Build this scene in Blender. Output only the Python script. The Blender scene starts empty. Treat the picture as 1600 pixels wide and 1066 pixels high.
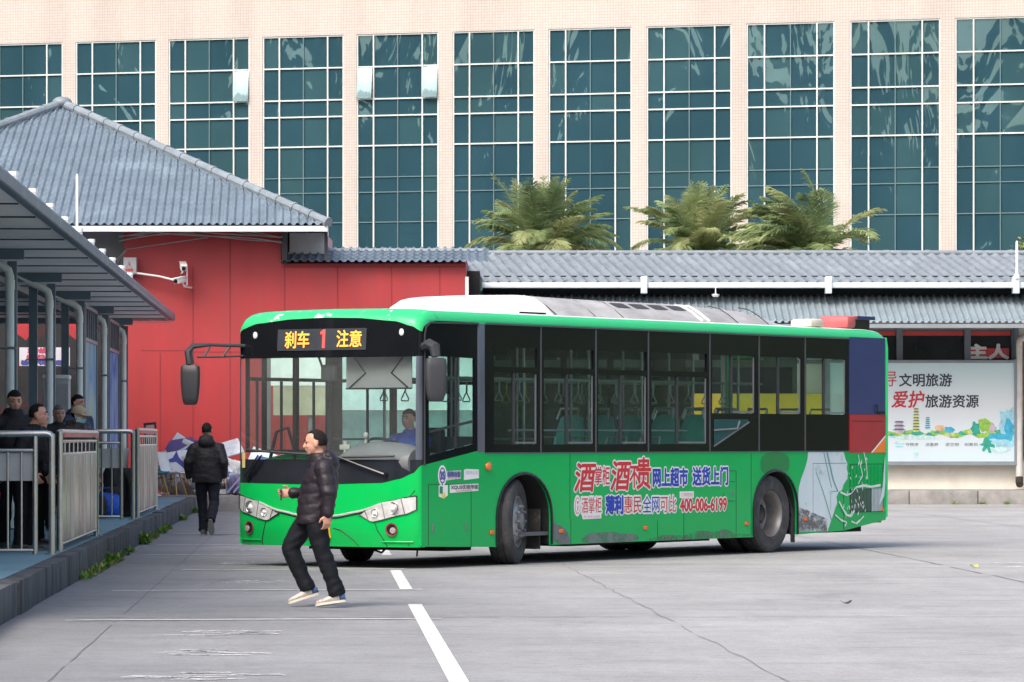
import bpy, bmesh, math, random
from mathutils import Vector, Matrix, noise
R = math.radians
rnd = random.Random(7)
scene = bpy.context.scene
COL = scene.collection

# ------------------------------------------------------------------ camera
EYE = 1.43
cam_d = bpy.data.cameras.new('camera')
cam = bpy.data.objects.new('camera', cam_d)
COL.objects.link(cam)
cam.location = (0, 0, EYE)
cam.rotation_euler = (R(90), 0, 0)
cam_d.sensor_width = 36.0
cam_d.lens = 144.0
cam_d.shift_y = 0.095
cam_d.clip_start = 0.5
cam_d.clip_end = 3000.0
scene.camera = cam

# ------------------------------------------------------------------ world, sun, exposure
w = bpy.data.worlds.new('World')
scene.world = w
w.use_nodes = True
wn = w.node_tree.nodes
wl = w.node_tree.links
SUN_EL, SUN_AZ = 48.0, 212.0
sky = wn.new('ShaderNodeTexSky')
sky.sky_type = 'NISHITA'
sky.sun_disc = False
sky.sun_elevation = R(SUN_EL)
sky.sun_rotation = R(SUN_AZ)
sky.air_density = 1.0
sky.dust_density = 5.0
sky.ozone_density = 0.6
bg = wn['Background']
bg.inputs['Strength'].default_value = 0.15
wl.new(sky.outputs[0], bg.inputs[0])
sun_d = bpy.data.lights.new('sun', 'SUN')
sun_d.energy = 1.15
sun_d.angle = R(30)
sun_d.color = (1.0, 0.975, 0.95)
sun = bpy.data.objects.new('sun', sun_d)
COL.objects.link(sun)
sd = Vector((math.sin(R(SUN_AZ)) * math.cos(R(SUN_EL)), math.cos(R(SUN_AZ)) * math.cos(R(SUN_EL)), math.sin(R(SUN_EL))))
sun.rotation_euler = sd.to_track_quat('Z', 'Y').to_euler()
scene.view_settings.view_transform = 'Standard'
scene.view_settings.look = 'None'
scene.view_settings.exposure = 0.9
scene.view_settings.gamma = 1.0

# ------------------------------------------------------------------ materials
def nodes_of(name):
    m = bpy.data.materials.new(name)
    m.use_nodes = True
    return m, m.node_tree.nodes, m.node_tree.links, m.node_tree.nodes['Principled BSDF']

def M(name, col, rough=0.6, metal=0.0, var=0.12, scale=3.0, bump=0.0, bscale=60.0, spec=0.5, stain=None, stain_scale=1.5, stain_lo=0.55, stain_hi=0.7, stretch=(1, 1, 1), coat=0.0):
    m, N, L, b = nodes_of(name)
    b.inputs['Roughness'].default_value = rough
    b.inputs['Metallic'].default_value = metal
    b.inputs['Specular IOR Level'].default_value = spec
    b.inputs['Coat Weight'].default_value = coat
    b.inputs['Coat Roughness'].default_value = 0.08
    tc = N.new('ShaderNodeTexCoord')
    mp = N.new('ShaderNodeMapping')
    mp.inputs['Scale'].default_value = stretch
    L.new(tc.outputs['Object'], mp.inputs['Vector'])
    no = N.new('ShaderNodeTexNoise')
    no.inputs['Scale'].default_value = scale
    no.inputs['Detail'].default_value = 6
    no.inputs['Roughness'].default_value = 0.62
    L.new(mp.outputs[0], no.inputs['Vector'])
    mx = N.new('ShaderNodeMix')
    mx.data_type = 'RGBA'
    lo = [max(0, c * (1 - var)) for c in col]
    hi = [min(0.98, c * (1 + var)) for c in col]
    mx.inputs[6].default_value = (*lo, 1)
    mx.inputs[7].default_value = (*hi, 1)
    cr = N.new('ShaderNodeMapRange')
    cr.inputs[1].default_value = 0.3
    cr.inputs[2].default_value = 0.7
    L.new(no.outputs[0], cr.inputs[0])
    L.new(cr.outputs[0], mx.inputs[0])
    out = mx.outputs[2]
    if stain:
        n2 = N.new('ShaderNodeTexNoise')
        n2.inputs['Scale'].default_value = stain_scale
        n2.inputs['Detail'].default_value = 9
        n2.inputs['Roughness'].default_value = 0.7
        L.new(mp.outputs[0], n2.inputs['Vector'])
        c2 = N.new('ShaderNodeMapRange')
        c2.inputs[1].default_value = stain_lo
        c2.inputs[2].default_value = stain_hi
        L.new(n2.outputs[0], c2.inputs[0])
        m2 = N.new('ShaderNodeMix')
        m2.data_type = 'RGBA'
        L.new(c2.outputs[0], m2.inputs[0])
        L.new(out, m2.inputs[6])
        m2.inputs[7].default_value = (*stain, 1)
        out = m2.outputs[2]
    L.new(out, b.inputs['Base Color'])
    if bump:
        n3 = N.new('ShaderNodeTexNoise')
        n3.inputs['Scale'].default_value = bscale
        n3.inputs['Detail'].default_value = 4
        L.new(mp.outputs[0], n3.inputs['Vector'])
        bp = N.new('ShaderNodeBump')
        bp.inputs['Strength'].default_value = bump
        bp.inputs['Distance'].default_value = 0.02
        L.new(n3.outputs[0], bp.inputs['Height'])
        L.new(bp.outputs[0], b.inputs['Normal'])
    return m

def glass_clear(name, tint, ior=1.5, wave=0.0, wscale=3.0, dust_veil=0.0):
    """thin see-through pane: tinted transparency with a fresnel reflection"""
    m = bpy.data.materials.new(name)
    m.use_nodes = True
    N, L = m.node_tree.nodes, m.node_tree.links
    N.remove(N['Principled BSDF'])
    out = N['Material Output']
    tr = N.new('ShaderNodeBsdfTransparent')
    tr.inputs[0].default_value = (*tint, 1)
    gl = N.new('ShaderNodeBsdfGlossy')
    gl.inputs['Roughness'].default_value = 0.03
    gl.inputs[0].default_value = (1, 1, 1, 1)
    lw = N.new('ShaderNodeLayerWeight')
    lw.inputs[0].default_value = .5
    pw = N.new('ShaderNodeMath'); pw.operation = 'POWER'; pw.inputs[1].default_value = 4.0
    L.new(lw.outputs['Facing'], pw.inputs[0])
    fr = N.new('ShaderNodeMath'); fr.operation = 'MULTIPLY_ADD'; fr.inputs[1].default_value = .9; fr.inputs[2].default_value = ((ior - 1) / (ior + 1)) ** 2
    L.new(pw.outputs[0], fr.inputs[0])
    mx = N.new('ShaderNodeMixShader')
    L.new(fr.outputs[0], mx.inputs[0])
    L.new(tr.outputs[0], mx.inputs[1])
    L.new(gl.outputs[0], mx.inputs[2])
    if dust_veil:  # diffuse film: dust, with the reflected haze painted in
        df = N.new('ShaderNodeBsdfDiffuse')
        df.inputs[0].default_value = (.6, .64, .64, 1)
        m2 = N.new('ShaderNodeMixShader')
        dn = N.new('ShaderNodeTexNoise'); dn.inputs['Scale'].default_value = 1.6; dn.inputs['Detail'].default_value = 6
        dm = N.new('ShaderNodeMapRange'); dm.inputs[1].default_value = .3; dm.inputs[2].default_value = .75; dm.inputs[3].default_value = dust_veil * .5; dm.inputs[4].default_value = dust_veil * 1.6
        dt = N.new('ShaderNodeTexCoord'); dp = N.new('ShaderNodeMapping'); dp.inputs['Scale'].default_value = (1, 1, .4)
        L.new(dt.outputs['Object'], dp.inputs[0]); L.new(dp.outputs[0], dn.inputs[0]); L.new(dn.outputs[0], dm.inputs[0]); L.new(dm.outputs[0], m2.inputs[0])
        L.new(mx.outputs[0], m2.inputs[1]); L.new(df.outputs[0], m2.inputs[2])
        mx = m2
    L.new(mx.outputs[0], out.inputs[0])
    if wave:
        tc = N.new('ShaderNodeTexCoord')
        no = N.new('ShaderNodeTexNoise')
        no.inputs['Scale'].default_value = wscale
        bp = N.new('ShaderNodeBump')
        bp.inputs['Strength'].default_value = wave
        bp.inputs['Distance'].default_value = 0.05
        L.new(tc.outputs['Object'], no.inputs['Vector'])
        L.new(no.outputs[0], bp.inputs['Height'])
        L.new(bp.outputs[0], gl.inputs['Normal'])
    return m

def leaf_mat(name, col, var=.3):
    m = M(name, col, .5, var=var, scale=2.5, spec=.25)
    N, L = m.node_tree.nodes, m.node_tree.links
    b = N['Principled BSDF']
    src = b.inputs['Base Color'].links[0].from_socket
    t = N.new('ShaderNodeBsdfTranslucent')
    L.new(src, t.inputs[0])
    mx = N.new('ShaderNodeMixShader'); mx.inputs[0].default_value = .42
    L.new(b.outputs[0], mx.inputs[1]); L.new(t.outputs[0], mx.inputs[2])
    L.new(mx.outputs[0], N['Material Output'].inputs[0])
    return m

def tower_glass(name, col, lo=0.08, rough=0.02):
    m, N, L, b = nodes_of(name)
    tc = N.new('ShaderNodeTexCoord')
    mp = N.new('ShaderNodeMapping')
    mp.inputs['Scale'].default_value = (1.0, 1.0, 0.45)
    L.new(tc.outputs['Object'], mp.inputs[0])
    n1 = N.new('ShaderNodeTexNoise')
    n1.inputs['Scale'].default_value = 0.55
    n1.inputs['Detail'].default_value = 2.5
    n1.inputs['Distortion'].default_value = 1.2
    L.new(mp.outputs[0], n1.inputs[0])
    bp = N.new('ShaderNodeBump')
    bp.inputs['Strength'].default_value = 0.55
    bp.inputs['Distance'].default_value = 0.10
    L.new(n1.outputs[0], bp.inputs['Height'])
    L.new(bp.outputs[0], b.inputs['Normal'])
    # base tone varies slowly over the panes
    vo = N.new('ShaderNodeTexNoise')
    vo.inputs['Scale'].default_value = 0.4
    vo.inputs['Detail'].default_value = 1
    L.new(mp.outputs[0], vo.inputs[0])
    mx = N.new('ShaderNodeMix')
    mx.data_type = 'RGBA'
    mx.inputs[6].default_value = (*[c * 0.7 for c in col], 1)
    mx.inputs[7].default_value = (*[c * 1.5 for c in col], 1)
    L.new(vo.outputs[0], mx.inputs[0])
    L.new(mx.outputs[2], b.inputs['Base Color'])
    b.inputs['Roughness'].default_value = rough
    b.inputs['IOR'].default_value = 1.85
    b.inputs['Specular Tint'].default_value = (0.62, 0.92, 0.95, 1)
    return m

def emis(name, col, s):
    m, N, L, b = nodes_of(name)
    b.inputs['Base Color'].default_value = (*[c * 0.3 for c in col], 1)
    b.inputs['Emission Color'].default_value = (*col, 1)
    b.inputs['Emission Strength'].default_value = s
    return m

# ------------------------------------------------------------------ mesh builder
class MB:
    def __init__(self):
        self.v, self.f, self.m = [], [], []
        self.mi = 0
    def add(self, verts, faces):
        o = len(self.v)
        self.v += [tuple(p) for p in verts]
        for f in faces:
            self.f.append([i + o for i in f])
            self.m.append(self.mi)
    def quad(self, a, b, c, d):
        self.add([a, b, c, d], [(0, 1, 2, 3)])
    def box(self, x0, x1, y0, y1, z0, z1, bev=0.0):
        if bev <= 0:
            v = [(x, y, z) for z in (z0, z1) for y in (y0, y1) for x in (x0, x1)]
            self.add(v, [(0, 2, 3, 1), (4, 5, 7, 6), (0, 1, 5, 4), (2, 6, 7, 3), (0, 4, 6, 2), (1, 3, 7, 5)])
            return
        bm = bmesh.new()
        bmesh.ops.create_cube(bm, size=1)
        for p in bm.verts:
            p.co = ((x0 + x1) / 2 + p.co.x * (x1 - x0), (y0 + y1) / 2 + p.co.y * (y1 - y0), (z0 + z1) / 2 + p.co.z * (z1 - z0))
        bmesh.ops.bevel(bm, geom=list(bm.edges), offset=bev, segments=2, affect='EDGES', profile=0.5)
        self.bm(bm)
    def bm(self, bm, mat=None):
        bm.verts.index_update()
        vs = [(mat @ p.co) if mat else p.co.copy() for p in bm.verts]
        self.add(vs, [[p.index for p in f.verts] for f in bm.faces])
        bm.free()
    def tube(self, pts, r, n=8, cap=True):
        pts = [Vector(p) for p in pts]
        k = len(pts)
        rs = r if isinstance(r, (list, tuple)) else [r] * k
        rings = []
        up = None
        for i, p in enumerate(pts):
            d = (pts[min(i + 1, k - 1)] - pts[max(i - 1, 0)]).normalized()
            if up is None:
                up = Vector((0, 0, 1)) if abs(d.z) < 0.9 else Vector((1, 0, 0))
            a = d.cross(up)
            a.normalize()
            b = a.cross(d).normalized()
            up = b
            rings.append([p + (a * math.cos(2 * math.pi * j / n) + b * math.sin(2 * math.pi * j / n)) * rs[i] for j in range(n)])
        vs = [q for ring in rings for q in ring]
        fs = [(i * n + j, i * n + (j + 1) % n, (i + 1) * n + (j + 1) % n, (i + 1) * n + j) for i in range(k - 1) for j in range(n)]
        if cap:
            fs += [tuple(range(n))[::-1], tuple((k - 1) * n + j for j in range(n))]
        self.add(vs, fs)
    def bar(self, a, b, w, h, up=(0, 0, 1)):
        a, b = Vector(a), Vector(b)
        d = (b - a).normalized()
        u = Vector(up)
        s = d.cross(u).normalized()
        u = s.cross(d).normalized()
        v = []
        for p in (a, b):
            for su, ss in ((-1, -1), (-1, 1), (1, 1), (1, -1)):
                v.append(p + u * su * h / 2 + s * ss * w / 2)
        self.add(v, [(0, 1, 2, 3), (7, 6, 5, 4), (0, 4, 5, 1), (1, 5, 6, 2), (2, 6, 7, 3), (3, 7, 4, 0)])
    def ell(self, c, r, n=14, m=9, mat=None):
        vs, fs = [], []
        c = Vector(c)
        for i in range(1, m):
            th = math.pi * i / m
            for j in range(n):
                ph = 2 * math.pi * j / n
                p = Vector((r[0] * math.sin(th) * math.cos(ph), r[1] * math.sin(th) * math.sin(ph), r[2] * math.cos(th)))
                if mat:
                    p = mat @ p
                vs.append(c + p)
        t, bt = Vector((0, 0, r[2])), Vector((0, 0, -r[2]))
        if mat:
            t, bt = mat @ t, mat @ bt
        vs += [c + t, c + bt]
        T, B = len(vs) - 2, len(vs) - 1
        for i in range(m - 2):
            for j in range(n):
                fs.append((i * n + j, (i + 1) * n + j, (i + 1) * n + (j + 1) % n, i * n + (j + 1) % n))
        for j in range(n):
            fs.append((T, j, (j + 1) % n))
            fs.append((B, (m - 2) * n + (j + 1) % n, (m - 2) * n + j))
        self.add(vs, fs)
    def cap(self, a, ra, b, rb, n=12):
        """tapered capsule"""
        a, b = Vector(a), Vector(b)
        d = b - a
        L = d.length
        if L < 1e-6:
            self.ell(a, (ra, ra, ra), n)
            return
        q = d.to_track_quat('Z', 'Y').to_matrix()
        vs, fs = [], []
        prof = []
        for i in range(1, 5):
            t = math.pi / 2 * i / 4
            prof.append((ra * math.sin(t), -ra * math.cos(t)))
        for i in range(0, 4):
            t = math.pi / 2 * i / 4
            prof.append((rb * math.cos(t), L + rb * math.sin(t)))
        for rr, z in prof:
            for j in range(n):
                p = 2 * math.pi * j / n
                vs.append(a + q @ Vector((rr * math.cos(p), rr * math.sin(p), z)))
        k = len(prof)
        vs += [a + q @ Vector((0, 0, -ra)), a + q @ Vector((0, 0, L + rb))]
        for i in range(k - 1):
            for j in range(n):
                fs.append((i * n + j, i * n + (j + 1) % n, (i + 1) * n + (j + 1) % n, (i + 1) * n + j))
        for j in range(n):
            fs.append((k * n, (j + 1) % n, j))
            fs.append((k * n + 1, (k - 1) * n + j, (k - 1) * n + (j + 1) % n))
        self.add(vs, fs)
    def lathe(self, prof, n=28, mat=None, closed=False):
        """prof: (radius, height) pairs round local Z"""
        vs = []
        for r, z in prof:
            for j in range(n):
                p = 2 * math.pi * j / n
                q = Vector((r * math.cos(p), r * math.sin(p), z))
                vs.append(mat @ q if mat else q)
        k = len(prof)
        fs = []
        rng = range(k) if closed else range(k - 1)
        for i in rng:
            i2 = (i + 1) % k
            for j in range(n):
                fs.append((i * n + j, i * n + (j + 1) % n, i2 * n + (j + 1) % n, i2 * n + j))
        self.add(vs, fs)
    def loft(self, rings, n=16):
        """rings: (centre, half vector a, half vector b); closed ends"""
        vs, fs = [], []
        for c, a, b in rings:
            c, a, b = Vector(c), Vector(a), Vector(b)
            for j in range(n):
                p = 2 * math.pi * j / n
                vs.append(c + a * math.cos(p) + b * math.sin(p))
        k = len(rings)
        for i in range(k - 1):
            for j in range(n):
                fs.append((i * n + j, i * n + (j + 1) % n, (i + 1) * n + (j + 1) % n, (i + 1) * n + j))
        fs.append(tuple(range(n))[::-1])
        fs.append(tuple((k - 1) * n + j for j in range(n)))
        self.add(vs, fs)
    def prism(self, pts, fn, depth):
        """polygon pts (u,v) -> fn(u,v,w) with w from 0 to depth"""
        n = len(pts)
        vs = [fn(u, v, 0) for u, v in pts] + [fn(u, v, depth) for u, v in pts]
        fs = [tuple(range(n)), tuple(range(2 * n - 1, n - 1, -1))]
        fs += [(i, i + n, (i + 1) % n + n, (i + 1) % n) for i in range(n)]
        self.add(vs, fs)
    def poly(self, pts):
        self.add(pts, [tuple(range(len(pts)))])
    def plate(self, x0, x1, z0, z1, holes, fn, t):
        """flat plate with rectangular holes; fn(u,v,w) maps to space, w=0 outside face, w=t inside face"""
        xs = sorted(set([x0, x1] + [c for h in holes for c in h[:2] if x0 < c < x1]))
        zs = sorted(set([z0, z1] + [c for h in holes for c in h[2:] if z0 < c < z1]))
        nx, nz = len(xs) - 1, len(zs) - 1
        def solid(i, j):
            if i < 0 or j < 0 or i >= nx or j >= nz:
                return False
            cx, cz = (xs[i] + xs[i + 1]) / 2, (zs[j] + zs[j + 1]) / 2
            return not any(h[0] < cx < h[1] and h[2] < cz < h[3] for h in holes)
        for i in range(nx):
            for j in range(nz):
                if not solid(i, j):
                    continue
                a, b, c, d = xs[i], xs[i + 1], zs[j], zs[j + 1]
                self.quad(fn(a, c, 0), fn(b, c, 0), fn(b, d, 0), fn(a, d, 0))
                self.quad(fn(a, c, t), fn(a, d, t), fn(b, d, t), fn(b, c, t))
                for di, dj, p, q in ((-1, 0, (a, d), (a, c)), (1, 0, (b, c), (b, d)), (0, -1, (a, c), (b, c)), (0, 1, (b, d), (a, d))):
                    if not solid(i + di, j + dj):
                        self.quad(fn(*p, 0), fn(*p, t), fn(*q, t), fn(*q, 0))
    def build(self, name, mats, parent=None, smooth=True, ang=35, loc=None, rz=0, recalc=True, merge=True):
        me = bpy.data.meshes.new(name)
        me.from_pydata(self.v, [], self.f)
        mats = mats if isinstance(mats, (list, tuple)) else [mats]
        for q in mats:
            me.materials.append(q)
        me.polygons.foreach_set('material_index', self.m)
        bm = bmesh.new()
        bm.from_mesh(me)
        if merge:
            bmesh.ops.remove_doubles(bm, verts=bm.verts, dist=1e-5)
        if recalc:
            bmesh.ops.recalc_face_normals(bm, faces=bm.faces)
        bm.to_mesh(me)
        bm.free()
        if smooth:
            me.polygons.foreach_set('use_smooth', [True] * len(me.polygons))
            me.set_sharp_from_angle(angle=R(ang))
        me.update()
        o = bpy.data.objects.new(name, me)
        COL.objects.link(o)
        if parent:
            o.parent = parent
        if loc is not None:
            o.location = loc
        o.rotation_euler.z = rz
        return o

def tag(o, label=None, cat=None, group=None, kind=None):
    if label: o['label'] = label
    if cat: o['category'] = cat
    if group: o['group'] = group
    if kind: o['kind'] = kind
    return o

def empty(name, loc=(0, 0, 0), rz=0):
    o = bpy.data.objects.new(name, None)
    o.empty_display_size = 0.2
    COL.objects.link(o)
    o.location = loc
    o.rotation_euler.z = rz
    return o

def copy_tree(o, parent=None):
    c = o.copy()
    COL.objects.link(c)
    if parent:
        c.parent = parent
    for ch in list(o.children):
        copy_tree(ch, c)
    return c

def LIFT(fn):
    a, b, c = (Vector(fn(*q)) for q in ((1.0, 1.0), (1.1, 1.0), (1.0, 1.1)))
    return (b - a).cross(c - a).normalized()

def text2d(body, offset=0.0):
    c = bpy.data.curves.new('lettering', 'FONT')
    c.body = body
    c.offset = offset
    c.resolution_u = 3
    o = bpy.data.objects.new('lettering', c)
    COL.objects.link(o)
    dg = bpy.context.evaluated_depsgraph_get()
    me = bpy.data.meshes.new_from_object(o.evaluated_get(dg))
    v = [(p.co.x, p.co.y) for p in me.vertices]
    f = [list(p.vertices) for p in me.polygons]
    bpy.data.objects.remove(o)
    bpy.data.curves.remove(c)
    bpy.data.meshes.remove(me)
    return v, f

def lettering(mb, body, rect, fn, fat=0.0, slant=0.0):
    """body fitted into rect=(u0,v0,u1,v1); fat (metres) thickens the strokes by layering shifted copies"""
    v0, f0 = text2d(body, 0.0)
    xs = [p[0] for p in v0]
    ys = [p[1] for p in v0]
    bx0, bx1, by0, by1 = min(xs), max(xs), min(ys), max(ys)
    u0, w0, u1, w1 = rect
    shifts = [(0, 0)]
    if fat:
        n = 12 if fat > .012 else 6
        shifts += [(fat * math.cos(2 * math.pi * i / n), fat * math.sin(2 * math.pi * i / n)) for i in range(n)]
        if fat > .016: shifts += [(fat * .5 * math.cos(2 * math.pi * i / 6), fat * .5 * math.sin(2 * math.pi * i / 6)) for i in range(6)]
    for k, (su, sv) in enumerate(shifts):
        out = []
        for x, y in v0:
            a = (x - bx0) / max(bx1 - bx0, 1e-6)
            b = (y - by0) / max(by1 - by0, 1e-6)
            p = Vector(fn(u0 + a * (u1 - u0) + slant * (b - 0.5) + su, w0 + b * (w1 - w0) + sv))
            out.append(p + LIFT(fn) * (-.00006 * k))
        mb.add(out, f0)

# ------------------------------------------------------------------ shared materials
m_black = M('black paint', (0.012, 0.013, 0.016), 0.25, var=0.2)
m_blackgloss = M('black glass border', (0.008, 0.009, 0.011), 0.06, var=0.1, spec=0.5)
m_rubber = M('tyre rubber', (0.045, 0.045, 0.047), 0.85, var=0.3, scale=8, stain=(0.12, 0.115, 0.11), stain_scale=4, stain_lo=0.5, stain_hi=0.8)
m_darkgrey = M('dark grey plastic', (0.035, 0.037, 0.042), 0.5, var=0.15)
m_midgrey = M('grey plastic', (0.16, 0.17, 0.18), 0.5)
m_white = M('white paint', (0.78, 0.78, 0.76), 0.5, var=0.06)
m_steel = M('stainless steel', (0.55, 0.54, 0.52), 0.28, metal=1.0, var=0.1, scale=6)
m_chrome = M('chrome', (0.75, 0.75, 0.75), 0.12, metal=1.0, var=0.05)
# ------------------------------------------------------------------ ground, paving, kerbs, unseen hills for reflections
SK = 0.0468                      # the lot's long lines lean this much in x per metre of y
def lot(q, y, z=0.0):
    return (q - SK * y, y, z)

def concrete_ground():
    m, N, L, b = nodes_of('lot concrete')
    tc = N.new('ShaderNodeTexCoord')
    sp = N.new('ShaderNodeSeparateXYZ')
    L.new(tc.outputs['Object'], sp.inputs[0])
    q = N.new('ShaderNodeMath'); q.operation = 'MULTIPLY_ADD'
    q.inputs[1].default_value = SK
    L.new(sp.outputs['Y'], q.inputs[0]); L.new(sp.outputs['X'], q.inputs[2])
    # tone grows paler from left to right across the lot
    mr = N.new('ShaderNodeMapRange')
    mr.inputs[1].default_value = -4.0; mr.inputs[2].default_value = 8.0
    nw = N.new('ShaderNodeTexNoise'); nw.inputs['Scale'].default_value = 0.35; nw.inputs['Detail'].default_value = 5
    L.new(tc.outputs['Object'], nw.inputs[0])
    wob = N.new('ShaderNodeMath'); wob.operation = 'MULTIPLY_ADD'; wob.inputs[1].default_value = 0.9
    L.new(nw.outputs[0], wob.inputs[0]); L.new(q.outputs[0], wob.inputs[2])
    L.new(wob.outputs[0], mr.inputs[0])
    cr = N.new('ShaderNodeValToRGB')
    e = cr.color_ramp.elements
    e[0].position = 0.0; e[0].color = (0.18, 0.182, 0.188, 1)
    e[1].position = 1.0; e[1].color = (0.335, 0.335, 0.328, 1)
    for p, c in ((0.24, (0.21, 0.213, 0.219)), (0.40, (0.255, 0.257, 0.260)), (0.48, (0.285, 0.286, 0.286)), (0.62, (0.325, 0.325, 0.320))):
        k = e.new(p); k.color = (*c, 1)
    L.new(mr.outputs[0], cr.inputs[0])
    def noise(scale, det, stretch=(1, 1, 1), rough=0.6):
        mp = N.new('ShaderNodeMapping'); mp.inputs['Scale'].default_value = stretch
        L.new(tc.outputs['Object'], mp.inputs[0])
        n = N.new('ShaderNodeTexNoise'); n.inputs['Scale'].default_value = scale; n.inputs['Detail'].default_value = det
        n.inputs['Roughness'].default_value = rough
        L.new(mp.outputs[0], n.inputs[0])
        return n.outputs[0]
    def mul(col, fac, lo, hi, a=0.3, bb=0.7):
        r = N.new('ShaderNodeMapRange')
        r.inputs[1].default_value = a; r.inputs[2].default_value = bb
        r.inputs[3].default_value = lo; r.inputs[4].default_value = hi
        L.new(fac, r.inputs[0])
        v = N.new('ShaderNodeMix'); v.data_type = 'RGBA'; v.blend_type = 'MULTIPLY'
        v.inputs[0].default_value = 1
        L.new(col, v.inputs[6])
        cb = N.new('ShaderNodeCombineColor')
        for i in range(3): L.new(r.outputs[0], cb.inputs[i])
        L.new(cb.outputs[0], v.inputs[7])
        return v.outputs[2]
    c = cr.outputs[0]
    c = mul(c, noise(0.25, 6), 0.82, 1.1)
    c = mul(c, noise(2.2, 9, (0.35, 1.0, 1), 0.8), 0.80, 1.05, 0.34, 0.5)
    c = mul(c, noise(9, 6, (1, 1, 1), 0.8), 0.86, 1.06, 0.35, 0.6)
    c = mul(c, noise(1.1, 8, (1.0, 0.35, 1), 0.7), 0.88, 1.08)
    c = mul(c, noise(45, 3), 0.82, 1.14)
    c = mul(c, noise(0.8, 7, (0.6, 0.22, 1), 0.75), 0.72, 1.0, 0.28, 0.42)      # oil and tyre stains
    L.new(c, b.inputs['Base Color'])
    b.inputs['Roughness'].default_value = 0.88
    bp = N.new('ShaderNodeBump'); bp.inputs['Strength'].default_value = 0.35; bp.inputs['Distance'].default_value = 0.01
    L.new(noise(70, 4), bp.inputs['Height']); L.new(bp.outputs[0], b.inputs['Normal'])
    return m

def worn_paint(name, col, keep=0.5, scale=5.0):
    m = bpy.data.materials.new(name); m.use_nodes = True
    N, L = m.node_tree.nodes, m.node_tree.links
    b = N['Principled BSDF']; out = N['Material Output']
    b.inputs['Base Color'].default_value = (*col, 1); b.inputs['Roughness'].default_value = 0.7
    tc = N.new('ShaderNodeTexCoord')
    n = N.new('ShaderNodeTexNoise'); n.inputs['Scale'].default_value = scale; n.inputs['Detail'].default_value = 9; n.inputs['Roughness'].default_value = 0.75
    L.new(tc.outputs['Object'], n.inputs[0])
    r = N.new('ShaderNodeMapRange'); r.inputs[1].default_value = keep - 0.1; r.inputs[2].default_value = keep + 0.08
    r.inputs[3].default_value = 1.0; r.inputs[4].default_value = 0.0
    L.new(n.outputs[0], r.inputs[0])
    tr = N.new('ShaderNodeBsdfTransparent')
    mx = N.new('ShaderNodeMixShader')
    L.new(r.outputs[0], mx.inputs[0]); L.new(tr.outputs[0], mx.inputs[1]); L.new(b.outputs[0], mx.inputs[2])
    L.new(mx.outputs[0], out.inputs[0])
    return m

g = MB()
g.quad((-600, -600, 0), (600, -600, 0), (600, 900, 0), (-600, 900, 0))
tag(g.build('ground', concrete_ground(), smooth=False), kind='structure')

# joints between slabs
jt = MB()
def crack(p0, p1, wdt, n, jig, seed):
    r = random.Random(seed)
    pts = []
    for i in range(n + 1):
        t = i / n
        pts.append((p0[0] + (p1[0] - p0[0]) * t + r.uniform(-jig, jig), p0[1] + (p1[1] - p0[1]) * t + r.uniform(-jig, jig)))
    along_y = abs(p1[1] - p0[1]) > abs(p1[0] - p0[0])
    for i in range(n):
        if r.random() < 0.04: continue
        ww = wdt * r.uniform(0.5, 1.2)
        (a, b), (c, d) = pts[i], pts[i + 1]
        if along_y:
            jt.quad((a - ww, b, .004), (a + ww, b, .004), (c + ww, d, .004), (c - ww, d, .004))
        else:
            jt.quad((a, b - ww, .004), (c, d - ww, .004), (c, d + ww, .004), (a, b + ww, .004))
for q, wdt, jig in ((-1.6, .005, .006), (2.75, .0042, .025), (7.0, .01, .02), (11.3, .01, .02)):
    a, b = lot(q, 20), lot(q, 88)
    crack(a, b, wdt, 120, jig, int(q * 7 + 50))
for y in (19.0, 32.75, 46.5, 60.3, 74.0):
    crack((-4.3 if y > 30 else -3.6, y - .12), (16, y + .12), .018, 150, .02, int(y))
tag(jt.build('ground_joints', M('joint dirt', (0.17, 0.17, 0.172), 0.95), smooth=False), kind='structure')

mk = MB()
def stripe_y(q, y0, y1, wd):
    a, b, c, d = lot(q - wd / 2, y0, .005), lot(q + wd / 2, y0, .005), lot(q + wd / 2, y1, .005), lot(q - wd / 2, y1, .005)
    mk.quad(a, b, c, d)
for y0, y1 in ((18, 35.2), (38.6, 44.3), (50.0, 57.0), (63, 70)):
    stripe_y(0.812, y0, y1, 0.118)
tag(mk.build('dashed_line_marking', worn_paint('dashed line paint', (0.66, 0.66, 0.65), 0.63, 9), smooth=False), kind='structure')
mk = MB()
# strokes of bay numbers at the mouth of each bay, worn to smudges
for X, Y, s in ((-2.5, 40.7, .55), (-2.06, 30.0, .75), (-1.96, 27.3, .8), (-1.86, 24.6, .85), (-3.1, 46.8, .5), (-3.35, 52.6, .5)):
    r = random.Random(int(Y * 10))
    for k in range(4):
        yy = Y + (k - 1.5) * .22
        x0, x1 = X - s * r.uniform(.25, .6), X + s * r.uniform(.25, .6)
        for _ in range(3):
            a_, b_ = r.uniform(x0, x1), r.uniform(-.1, .1)
            ln_ = r.uniform(.08, .3) * s
            mk.quad((a_ - ln_, yy - .03 + b_, .005), (a_ + ln_, yy - .05 - b_ * .6, .005), (a_ + ln_ * .9, yy + .05 - b_ * .6, .005), (a_ - ln_ * .8, yy + .06 + b_, .005))
mk.quad((5.5, 46.7, .005), (9, 46.5, .005), (9, 46.85, .005), (5.5, 46.95, .005))
mk.quad((5.4, 45.2, .005), (9, 44.6, .005), (9, 45.2, .005), (5.55, 45.7, .005))
tag(mk.build('road_markings', worn_paint('worn white paint', (0.66, 0.66, 0.65), 0.51, 12), smooth=False), kind='structure')
mk = MB()
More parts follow.
